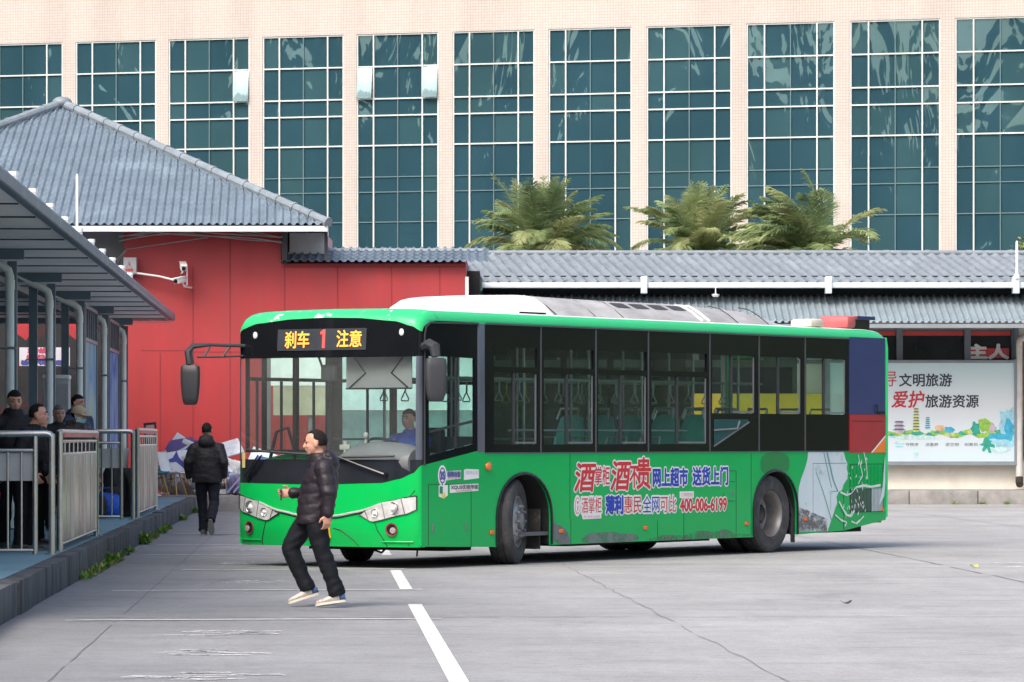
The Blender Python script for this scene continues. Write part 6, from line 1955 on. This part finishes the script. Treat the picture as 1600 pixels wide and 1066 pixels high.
mb = MB(); mb.tube([(.32, .98, 1.2), (.32, .98, 1.42)], .015, 6); mb.ell((.32, .98, 1.46), (.03, .03, .04)); mb.tube([(.3, 1.25, 1.2), (.3, 1.25, 1.4)], .02, 6); mb.box(.28, .32, 1.18, 1.32, 1.3, 1.36, .01); mb.build('fare_reader', M('reader', (.42, .44, .40), .5), BUS)
mb = MB(); mb.box(1.9, 2.7, 1.25, 1.7, .9, 1.42, .02); mb.build('fare_box', m_darkgrey, BUS)
# ------------------------------------------------------------------ people: local +X is forward, +Y the person's left
def baked(mb, voxel, smooth=3, disp=None):
    """union of closed shapes -> one continuous skin"""
    me = bpy.data.meshes.new('tmp')
    me.from_pydata(mb.v, [], mb.f)
    bm = bmesh.new(); bm.from_mesh(me)
    bmesh.ops.recalc_face_normals(bm, faces=bm.faces)
    bm.to_mesh(me); bm.free()
    o = bpy.data.objects.new('tmp', me); COL.objects.link(o)
    md = o.modifiers.new('r', 'REMESH'); md.mode = 'VOXEL'; md.voxel_size = voxel; md.use_smooth_shade = True
    if smooth:
        sm = o.modifiers.new('s', 'SMOOTH'); sm.iterations = smooth; sm.factor = .5
    ev = o.evaluated_get(bpy.context.evaluated_depsgraph_get())
    out = bpy.data.meshes.new_from_object(ev)
    bpy.data.objects.remove(o); bpy.data.meshes.remove(me)
    if disp:
        ns = [v.normal.copy() for v in out.vertices]
        for v, nn in zip(out.vertices, ns):
            v.co += nn * disp(v.co, nn)
    out.polygons.foreach_set('use_smooth', [True] * len(out.polygons))
    return out
def link_mesh(name, me, mats, parent):
    me.name = name
    me.materials.clear()
    for m in (mats if isinstance(mats, (list, tuple)) else [mats]): me.materials.append(m)
    o = bpy.data.objects.new(name, me); COL.objects.link(o); o.parent = parent
    return o
def skin_mat(name, col):
    m = M(name, col, .5, var=.12, scale=14)
    m.node_tree.nodes['Principled BSDF'].inputs['Subsurface Weight'].default_value = .12
    m.node_tree.nodes['Principled BSDF'].inputs['Subsurface Radius'].default_value = (.02, .008, .005)
    return m
V = Vector
def hand(mb, wr, dirv, palm, curl, side, s=1.0):
    """wr wrist, dirv pointing along the hand, palm facing direction, side +1 left / -1 right"""
    d = V(dirv).normalized(); p = V(palm); p = (p - d * p.dot(d)).normalized(); t = d.cross(p) * side
    wr = V(wr)
    mb.loft([(wr - d * .02, p * .020 * s, t * .026 * s), (wr + d * .02, p * .018 * s, t * .034 * s), (wr + d * .06 * s, p * .016 * s, t * .042 * s), (wr + d * .088 * s, p * .013 * s, t * .040 * s)], 14)
    for k, (off, ln) in enumerate(((-.030, .072), (-.010, .082), (.010, .076), (.029, .060))):
        a = wr + d * .085 * s + t * off * s
        c = curl * (.85 + .1 * k)
        d1 = (d * math.cos(c * .5) + p * math.sin(c * .5)).normalized()
        d2 = (d * math.cos(c * 1.2) + p * math.sin(c * 1.2)).normalized()
        d3 = (d * math.cos(c * 1.8) + p * math.sin(c * 1.8)).normalized()
        b = a + d1 * ln * .45 * s; c_ = b + d2 * ln * .33 * s; e = c_ + d3 * ln * .22 * s
        mb.cap(a, .0095 * s, b, .0088 * s, 8); mb.cap(b, .0088 * s, c_, .008 * s, 8); mb.cap(c_, .008 * s, e, .0068 * s, 8)
    a = wr + d * .03 * s - t * .030 * s
    b = a + (d * .55 - t * .75 + p * .3).normalized() * .035 * s; c_ = b + (d * .9 - t * .15 + p * .5).normalized() * .03 * s
    mb.cap(a, .013 * s, b, .011 * s, 8); mb.cap(b, .011 * s, c_, .0085 * s, 8)
def head(mb, c, yaw=0, pitch=0, s=1.0):
    """c: centre of the skull; returns matrix of the head"""
    Mx = Matrix.Translation(c) @ Matrix.Rotation(yaw, 4, 'Z') @ Matrix.Rotation(pitch, 4, 'Y') @ Matrix.Scale(s, 4)
    R3 = Mx.to_3x3()
    def E_(p, r): mb.ell(Mx @ V(p), r, 16, 10, R3)
    E_((-.012, 0, .022), (.098, .076, .092)); E_((.012, 0, -.03), (.078, .066, .085)); E_((.032, 0, -.078), (.046, .046, .036)); E_((.05, 0, -.09), (.022, .024, .018))
    E_((.062, .031, -.028), (.022, .024, .022)); E_((.062, -.031, -.028), (.022, .024, .022))
    E_((.075, .026, .018), (.014, .028, .009)); E_((.075, -.026, .018), (.014, .028, .009))
    mb.cap(Mx @ V((.084, 0, .006)), .009 * s, Mx @ V((.100, 0, -.030)), .0125 * s, 8); E_((.090, .011, -.034), (.010, .008, .008)); E_((.090, -.011, -.034), (.010, .008, .008))
    E_((.080, 0, -.058), (.012, .024, .006)); E_((.078, 0, -.069), (.011, .021, .006))
    for sy in (1, -1): E_((-.008, sy * .078, -.012), (.020, .010, .030)); E_((-.004, sy * .076, -.034), (.010, .008, .012))
    return Mx
def hair_shell(Mx, kind, mat, parent):
    mb = MB(); n, m = 40, 26; vs, keep = [], {}
    rr = random.Random(5)
    def inside(d):
        x, y, z = d
        if kind == 'balding': return z > .62 - .0 * x and x < .1 or (x < .25 and z > -.35 - .2 * max(0, -x) and (abs(y) > .35 or x < -.3) and not (x > -.05 and z < .1)) if z < .62 else (x < .35)
        line = .46 if kind != 'receding' else .70
        if x > .25: return z > line + .25 * abs(y) * 0 and x < .98
        if x > -.25: return z > .05 + .9 * max(0, x)
        return z > -.50
    for i in range(m + 1):
        th = math.pi * i / m
        for j in range(n):
            ph = 2 * math.pi * j / n
            d = V((math.sin(th) * math.cos(ph), math.sin(th) * math.sin(ph), math.cos(th)))
            k = 1 + rr.uniform(-.012, .02)
            ins = inside(d)
            f = 1.0 if ins else .90
            k += .03 * noise.noise(d * 6)
            vs.append(Mx @ V((-.012 + .102 * d.x * k * f, .0805 * d.y * k * f, .020 + .0995 * d.z * k * f)))
            keep[(i, j)] = ins
    fs = []
    for i in range(m):
        for j in range(n):
            q = [(i, j), (i + 1, j), (i + 1, (j + 1) % n), (i, (j + 1) % n)]
            if any(keep[a] for a in q): fs.append(tuple(a * n + b for a, b in q))
    mb.add(vs, fs); return mb.build('hair', mat, parent, ang=80)
def shoe(toe, heel, up, mats, parent, w_=.048, h=.085):
    """toe and heel on the sole; up = direction of the ankle"""
    toe, heel, up = V(toe), V(heel), V(up).normalized()
    d = (toe - heel).normalized(); up = (up - d * up.dot(d)).normalized(); sd = d.cross(up)
    L = (toe - heel).length
    mb = MB()
    rings = []
    for t, ww, hh in ((0, .55, .5), (.04, .78, .75), (.2, .82, 1.0), (.38, .80, .98), (.55, .95, .66), (.75, 1.0, .50), (.9, .82, .42), (.98, .5, .3)):
        c = heel + d * L * t + up * (h * hh * .5 + .012)
        rings.append((c, sd * w_ * ww, up * h * hh * .5))
    mb.loft(rings, 16); o = mb.build('shoe', mats[0], parent, ang=60)
    mb = MB(); n = 22; out = []
    for i in range(n):
        a = 2 * math.pi * i / n; x = .5 + .52 * math.cos(a); ww = (.80 + .22 * (x > .5) * math.sin((x - .5) * math.pi)) * math.sin(a)
        out.append(heel + d * L * x + sd * w_ * 1.06 * math.copysign(abs(ww) ** .8, ww))
    vs = [p - up * .002 for p in out] + [p + up * .019 for p in out]
    mb.add(vs, [tuple(range(n)), tuple(range(2 * n - 1, n - 1, -1))] + [(i, i + n, (i + 1) % n + n, (i + 1) % n) for i in range(n)]); mb.build('sole', mats[1], o, ang=40)
    return o

def person(label, loc, heading, J, mats, hair='short', vox=.0075, cvox=.013, quilt=None, hood=True, cap=False, mask=False, group=None, phone=None, yaw=0, pitch=0, puff=1.0, shirt=None):
    e = empty('person', loc, heading); tag(e, label, 'person', group)
    g = {k: V(v) for k, v in J.items() if k not in ('lhand', 'rhand', 'lpalm', 'rpalm', 'curl')}
    # body
    b = MB()
    hs = J.get('hs', 1.0) if not isinstance(J.get('hs', 1.0), tuple) else 1.0
    Mx = head(b, g['head'], yaw, pitch, .94)
    b.cap(g['neck'], .055, g['head'] + V((-.01, 0, -.05)), .050)
    pel = (g['hipL'] + g['hipR']) / 2; ch = (g['shL'] + g['shR']) / 2
    b.cap(pel, .11, pel.lerp(ch, .5), .11); b.cap(pel.lerp(ch, .5), .11, ch + V((0, 0, -.08)), .12); b.cap(ch + V((0, 0, -.03)), .07, g['neck'], .05)
    for s in 'LR':
        b.cap(ch + V((0, 0, -.03)), .06, g['sh' + s], .055); b.cap(g['sh' + s], .052, g['el' + s], .040); b.cap(g['el' + s], .038, g['wr' + s], .026)
        b.cap(pel, .09, g['hip' + s], .085); b.cap(g['hip' + s], .082, g['kn' + s], .052); b.cap(g['kn' + s], .052, g['an' + s], .036)
        b.cap(g['an' + s], .034, g['an' + s] * .75 + g['heel' + s] * .1 + g['toe' + s] * .15, .022)
        c = J.get('curl', (.6, .6))[0 if s == 'L' else 1]
        if 'nohands' not in J: hand(b, g['wr' + s], J['lhand'] if s == 'L' else J['rhand'], J['lpalm'] if s == 'L' else J['rpalm'], c, 1 if s == 'L' else -1)
    body = link_mesh('body', baked(b, vox, 1), mats['skin'], e)
    # face marks
    f = MB()
    for sy in (1, -1): f.ell(Mx @ V((.079, sy * .030, .002)), (.008, .013, .006), 10, 6, Mx.to_3x3())
    f.build('eye', M('dark eye', (.015, .012, .01), .2), e)
    f = MB()
    for sy in (1, -1): f.tube([Mx @ V((.089, sy * .012, .024)), Mx @ V((.088, sy * .028, .030)), Mx @ V((.074, sy * .046, .024))], [.004, .005, .003], 5)
    f.build('eyebrow', mats['hair'], e)
    f = MB(); f.ell(Mx @ V((.087, 0, -.0635)), (.007, .021, .0028), 10, 6, Mx.to_3x3()); f.build('lips', M('lip tone', (.26, .10, .08), .5), e)
    if hair: hair_shell(Mx, hair, mats['hair'], e)
    # jacket
    k = MB(); hem = V(J['hem'][:3]); ha, hb_ = J['hem'][3], J['hem'][4]
    up = (ch - hem)
    shw = (g['shL'] - g['shR']) / 2
    lat = shw.normalized(); lat.z = 0; lat.normalize(); fw = V((lat.y, -lat.x, 0))
    P = puff
    rings = []
    for t, wa, db in ((-.005, .96, .96), (.0, 1, 1), (.2, 1.02, 1.06), (.45, 1.0, 1.10), (.7, 1.03, 1.08), (.88, 1.04, .95), (1.0, .82, .72), (1.08, .45, .5)):
        c = hem + up * t
        wid = ha * (1 - t) + (shw.length * 1.02) * t
        rings.append((c, lat * wid * wa, fw * hb_ * db * P))
    k.loft(rings, 28)
    for s in 'LR':
        d = (g['el' + s] - g['sh' + s]).normalized()
        k.cap(ch + (g['sh' + s] - ch) * .3 + V((0, 0, -.02)), .085 * P, g['sh' + s] + V((0, 0, -.028)), .084 * P); k.cap(g['sh' + s] + V((0, 0, -.03)), .086 * P, g['el' + s], .070 * P)
        w2 = g['el' + s].lerp(g['wr' + s], .97)
        k.cap(g['el' + s], .069 * P, w2, .050 * P)
    if hood:
        k.loft([(g['neck'] + V((-.01, 0, -.06)), lat * .125, fw * .115), (g['neck'] + V((0, 0, .0)), lat * .098, fw * .10), (g['neck'] + V((.005, 0, .045)), lat * .085, fw * .088)], 20)
        k.ell(g['neck'] + V((-.10, 0, -.045)) , (.065, .125, .085)); k.ell(g['neck'] + V((-.075, 0, .015)), (.06, .105, .055))
    else:
        k.loft([(g['neck'] + V((0, 0, -.06)), lat * .10, fw * .09), (g['neck'] + V((0, 0, .02)), lat * .070, fw * .072)], 20)
    segs = [(g['sh' + s], g['el' + s], g['wr' + s]) for s in 'LR']
    def disp(co, nn):
        best = 9
        arm = None
        for a, c, w_ in segs:
            for p, q in ((a, c), (c, w_)):
                d = q - p; t = max(0, min(1, (co - p).dot(d) / d.length_squared)); ds = (co - p - d * t).length
                if ds < best: best = ds; arm = ((co - a).dot((w_ - a).normalized()), t)
        wob = .008 * noise.noise(V((co.x * 11, co.y * 11, co.z * 17))) + .008 * (.35 - abs(noise.noise(V((co.x * 9 + 5, co.y * 9, co.z * 15 + 3)))))
        if quilt:
            ph = (arm[0] if best < .095 else co.z + .25 * co.x * .3) / quilt
            return .009 * (abs(math.sin(math.pi * ph)) ** .4) - .007 + wob
        return wob
    link_mesh('jacket', baked(k, cvox, 2, disp), mats['coat'], e)
    if shirt:
        q = MB(); q.loft([(ch + V((.06, 0, -.2)), lat * .05, fw * .08), (g['neck'] + V((.02, 0, .01)), lat * .055, fw * .05)], 14); q.build('shirt', shirt, e)
    # trousers
    t_ = MB(); tr = J.get('tr', 1.0) if not isinstance(J.get('tr', 1.0), tuple) else 1.0
    t_.loft([(pel + V((0, 0, .12)), lat * .15, fw * .115), (pel + V((0, 0, .0)), lat * .168, fw * .13), (pel + V((0, 0, -.07)), lat * .15, fw * .12)], 22)
    for s in 'LR':
        an = g['kn' + s].lerp(g['an' + s], .94)
        t_.cap(pel.lerp(g['hip' + s], .9), .098, g['kn' + s].lerp(g['hip' + s], .5), .090); t_.cap(g['kn' + s].lerp(g['hip' + s], .5), .090, g['kn' + s], .077); t_.cap(g['kn' + s], .077, an, .066)
        d = (an - g['kn' + s]).normalized(); sa = d.orthogonal().normalized(); sb = d.cross(sa)
        t_.loft([(an - d * .05, sa * .069, sb * .069), (an + d * .055, sa * .072, sb * .072)], 16)
    link_mesh('trousers', baked(t_, cvox, 2, lambda co, nn: .009 * noise.noise(V((co.x * 9, co.y * 9, co.z * 7))) + .012 * (.3 - abs(noise.noise(V((co.x * 7 + 3, co.y * 7, co.z * 13 + co.x * 6)))))), mats['trousers'], e)
    for s in 'LR':
        shoe(g['toe' + s], g['heel' + s], g['an' + s] - g['heel' + s].lerp(g['toe' + s], .25), mats['shoe'], e)
    if cap:
        c = MB(); n, m = 30, 8; vs = []
        for i in range(m + 1):
            th = math.pi / 2 * i / m
            for j in range(n):
                ph = 2 * math.pi * j / n
                vs.append(Mx @ V((-.010 + .112 * math.sin(th) * math.cos(ph), .090 * math.sin(th) * math.sin(ph), .022 + .105 * math.cos(th))))
        c.add(vs, [(i * n + j, (i + 1) * n + j, (i + 1) * n + (j + 1) % n, i * n + (j + 1) % n) for i in range(m) for j in range(n)])
        cm = M('beige cap cloth', (.46, .36, .25), .8); co = c.build('cap', cm, e)
        c = MB(); pts = []
        for i in range(13):
            a = math.pi * (i / 12 - .5) * .86
            pts.append((math.cos(a), math.sin(a)))
        top = [Mx @ V((.06 + .045 * x_, .086 * y_, .026)) for x_, y_ in pts] + [Mx @ V((.07 + .115 * x_, .080 * y_, .012)) for x_, y_ in pts[::-1]]
        bot = [p - V((0, 0, .006)) for p in top]; n = len(top)
        c.add(top + bot, [tuple(range(n)), tuple(range(2 * n - 1, n - 1, -1))] + [(i, (i + 1) % n, (i + 1) % n + n, i + n) for i in range(n)]); c.build('brim', cm, co, smooth=False)
    if mask:
        c = MB(); n, m = 13, 7; vs = []
        for i in range(n):
            a = R(-75 + 150 * i / (n - 1))
            for j in range(m):
                z = -.024 - .085 * j / (m - 1) * (1 - .25 * abs(math.sin(a)))
                r_ = .105 - .018 * abs(j / (m - 1) - .4) * 2
                vs.append(Mx @ V((-.008 + r_ * math.cos(a), .082 * math.sin(a), z)))
        c.add(vs, [(i * m + j, (i + 1) * m + j, (i + 1) * m + j + 1, i * m + j + 1) for i in range(n - 1) for j in range(m - 1)]); o = c.build('face_mask', M('pale blue mask', (.36, .62, .66), .8, bump=.2), e)
        c = MB()
        for sy in (1, -1): c.tube([Mx @ V((.018, sy * .080, -.04)), Mx @ V((-.015, sy * .088, .0)), Mx @ V((.018, sy * .080, -.075))], .003, 4)
        c.build('ear_loop', m_white, o)
    return e

SK_ = skin_mat('skin', (.50, .27, .19)); SK2 = skin_mat('skin warm', (.56, .29, .20)); SK3 = skin_mat('skin tan', (.42, .22, .14))
H_B = M('black hair', (.009, .008, .008), .7, spec=.2, var=.4, scale=30, bump=.5, bscale=90, stretch=(1, 1, .3)); H_G = M('grey hair', (.13, .12, .115), .6, var=.4, scale=40, bump=.5, bscale=90); H_S = M('greying hair', (.016, .0135, .013), .8, spec=.15, var=.4, scale=40, bump=.5, bscale=90)
C_P = M('dark plum puffer', (.019, .0145, .020), .5, spec=.35, var=.3, scale=5, bump=.25, bscale=30); C_B = M('black jacket', (.012, .012, .015), .65, spec=.3, var=.3, scale=5, bump=.3, bscale=25); C_N = M('navy jacket', (.015, .03, .07), .6, var=.25, bump=.3, bscale=25); C_BR = M('dark brown jacket', (.04, .028, .026), .6, var=.25, bump=.3, bscale=25)
T_B = M('black trousers', (.006, .0075, .011), .75, spec=.25, var=.3, scale=4, bump=.2, bscale=20); T_N = M('dark navy trousers', (.007, .009, .016), .75, spec=.25, var=.3, scale=4, bump=.2, bscale=20)
S_W = M('white trainer', (.58, .55, .50), .55, var=.2, scale=22, stain=(.55, .22, .14), stain_scale=9, stain_lo=.56, stain_hi=.62); SOLE_W = M('cream sole', (.62, .58, .48), .6); S_D = M('dark trainer', (.06, .06, .065), .6, var=.4, scale=25); SOLE_D = M('grey sole', (.20, .19, .18), .7)

# running man, heading to the left of the picture
J = dict(head=(.045, 0, 1.392), neck=(.0, 0, 1.265), shL=(-.045, .19, 1.20), shR=(.0, -.19, 1.20),
         elL=(-.085, .245, .97), wrL=(-.075, .24, .795), lhand=(.05, -.05, -1), lpalm=(.6, -1, .1),
         elR=(.03, -.27, .97), wrR=(.245, -.20, .965), rhand=(1, .1, -.05), rpalm=(0, 1, .1), curl=(.9, 1.2),
         hem=(.06, 0, .71, .19, .150), hipL=(.045, .10, .80), hipR=(.075, -.10, .80),
         knL=(-.025, .11, .475), anL=(-.145, .11, .13), toeL=(.03, .12, .012), heelL=(-.225, .12, .05),
         knR=(.262, -.10, .50), anR=(.118, -.10, .165), toeR=(.27, -.09, .022), heelR=(.01, -.10, .105))
run = person('man in a plum black puffer jacket running left in front of the bus', (-1.625, 34.7, 0), R(180), J, dict(skin=SK2, hair=H_S, coat=C_P, trousers=T_B, shoe=(S_W, SOLE_W)), hair='receding', vox=.0065, cvox=.011, quilt=.088, yaw=R(3), pitch=R(3), puff=.97)
ph = MB(); ph.box(.335, .345, -.205, -.13, .90, 1.0, .004)
po = ph.build('mobile_phone', m_black); po.location = (-1.625, 34.7, 0); po.rotation_euler.z = R(180)
tag(po, 'black phone held in the running man\'s forward hand', 'phone')
# walking man seen from behind
J = dict(head=(.01, 0, 1.55), neck=(-.01, 0, 1.42), shL=(0, .185, 1.315), shR=(0, -.185, 1.315),
         elL=(-.05, .27, 1.08), wrL=(.06, .275, .86), lhand=(.15, 0, -1), lpalm=(0, -1, 0), elR=(-.08, -.26, 1.08), wrR=(.03, -.255, .87), rhand=(.1, 0, -1), rpalm=(0, 1, 0), curl=(.7, .7),
         hem=(0, 0, .78, .225, .155), hipL=(0, .095, .88), hipR=(0, -.095, .88),
         knL=(.10, .075, .47), anL=(.09, .06, .085), toeL=(.24, .05, .003), heelL=(.0, .06, .003),
         knR=(.0, -.11, .48), anR=(-.28, -.085, .24), toeR=(-.25, -.10, .015), heelR=(-.36, -.09, .235))
person('man in a black hooded jacket walking away beside the kerb', (-4.5, 60.4, 0), R(88), J, dict(skin=SK3, hair=H_B, coat=C_B, trousers=T_N, shoe=(S_D, SOLE_D)), hair='short', vox=.0075, cvox=.012, yaw=0)

def standing(h, lean=0.0, armR=None):
    k = h / 1.70
    d = dict(head=(.03 + lean * 1.5, 0, 1.575 * k), neck=(lean * 1.2, 0, 1.44 * k), shL=(lean, .19, 1.37 * k), shR=(lean, -.19, 1.37 * k),
             elL=(-.03 + lean * .6, .25, 1.08 * k), wrL=(.12 + lean * .6, .20, .90 * k), lhand=(.5, -.2, -.8), lpalm=(0, -1, 0), elR=(-.03 + lean * .6, -.25, 1.08 * k), wrR=(.12 + lean * .6, -.20, .90 * k), rhand=(.5, .2, -.8), rpalm=(0, 1, 0), curl=(.7, .7),
             hem=(0, 0, .80 * k, .20, .15), hipL=(0, .095, .9 * k), hipR=(0, -.095, .9 * k), knL=(.02, .10, .5 * k), knR=(.02, -.10, .5 * k), anL=(0, .11, .09), anR=(0, -.11, .09), toeL=(.17, .12, .003), heelL=(-.08, .11, .003), toeR=(.17, -.12, .003), heelR=(-.08, -.11, .003))
    if armR: d.update(armR)
    return d
PZ = .283
def at(px, Y): return (px - 800) / 6400 * Y
def stand(label, px, Y, h, head_deg, coat, hair, skin, hk='short', lean=0, yaw=0, pitch=0, arm=None, **kw):
    return person(label, (at(px, Y), Y, PZ), R(head_deg), standing(h, lean, arm), dict(skin=skin, hair=hair, coat=coat, trousers=T_B, shoe=(S_D, SOLE_D)), hair=hk, vox=.009, cvox=.015, yaw=R(yaw), pitch=R(pitch), group='people waiting on the platform', **kw)
stand('tall man with black hair and black jacket, leftmost on the platform', 22, 42.6, 1.66, -72, C_B, H_B, SK_, yaw=2, pitch=12)
stand('balding man leaning forward in profile behind the near barrier', 37, 41.9, 1.50, -14, C_B, H_S, SK2, hk='receding', lean=.09, hood=False, yaw=6)
stand('grey haired man in a dark jacket looking at the lot', 91, 51, 1.57, -62, C_B, H_G, SK_, yaw=-6, pitch=4, hood=False)
stand('man with cropped black hair and navy jacket at the back', 120, 53, 1.73, -40, C_N, H_B, SK2, yaw=8)
stand('person in a beige cap and pale blue face mask', 121, 49.6, 1.54, -32, C_BR, H_B, SK_, cap=True, mask=True, yaw=4, pitch=6)
# raised hand with a phone between the first two men
stand('person half hidden behind the leaning man, hand raised with a phone', 50, 44.2, 1.42, -30, C_B, H_B, SK_, arm=dict(elR=(.16, -.28, 1.02), wrR=(.24, -.12, 1.24), rhand=(.1, .25, 1), rpalm=(-1, .2, 0), curl=(.7, .9)))
# driver at the wheel
def busp(x, y, z): c, s = math.cos(R(56.2)), math.sin(R(56.2)); return (-.99 + x * c - y * s, 44.8 + x * s + y * c, z)
J = dict(head=(.03, 0, .72), neck=(0, 0, .58), shL=(0, .19, .50), shR=(0, -.19, .50), elL=(.20, .26, .30), wrL=(.42, .16, .38), lhand=(1, -.3, .1), lpalm=(0, -.3, -1), elR=(.18, -.28, .30), wrR=(.40, -.22, .42), rhand=(1, .2, 0), rpalm=(0, .2, -1), curl=(.8, .8),
         hem=(0, 0, .0, .19, .15), hipL=(0, .10, .0), hipR=(0, -.10, .0), knL=(.42, .14, .02), knR=(.42, -.14, .02), anL=(.45, .14, -.36), anR=(.45, -.14, -.36), toeL=(.62, .14, -.44), heelL=(.38, .14, -.44), toeR=(.62, -.14, -.44), heelR=(.38, -.14, -.44))
person('bus driver in a bright blue jacket with hands on the wheel', busp(.86, .76, .93), R(56.2 + 180), J, dict(skin=SK2, hair=H_B, coat=M('bright blue jacket', (.01, .07, .42), .6, bump=.3, bscale=25), trousers=T_B, shoe=(S_D, SOLE_D)), vox=.010, cvox=.016, hood=False)
# coloured heel tabs and laces on the runner's trainers
for sh_ in [c for c in run.children if c.name.startswith('shoe')]:
    me = sh_.data
    me.materials.append(M('trainer blue', (.05, .10, .22), .6, var=.3, scale=20)); me.materials.append(M('trainer coral', (.55, .20, .13), .6, var=.3, scale=20))
    n = len(me.polygons)
    for p in me.polygons:
        r_ = p.index // 16
        if r_ <= 1: p.material_index = 1
        elif r_ == 3 and p.index % 16 in (2, 3, 4, 5, 10, 11, 12, 13): p.material_index = 2
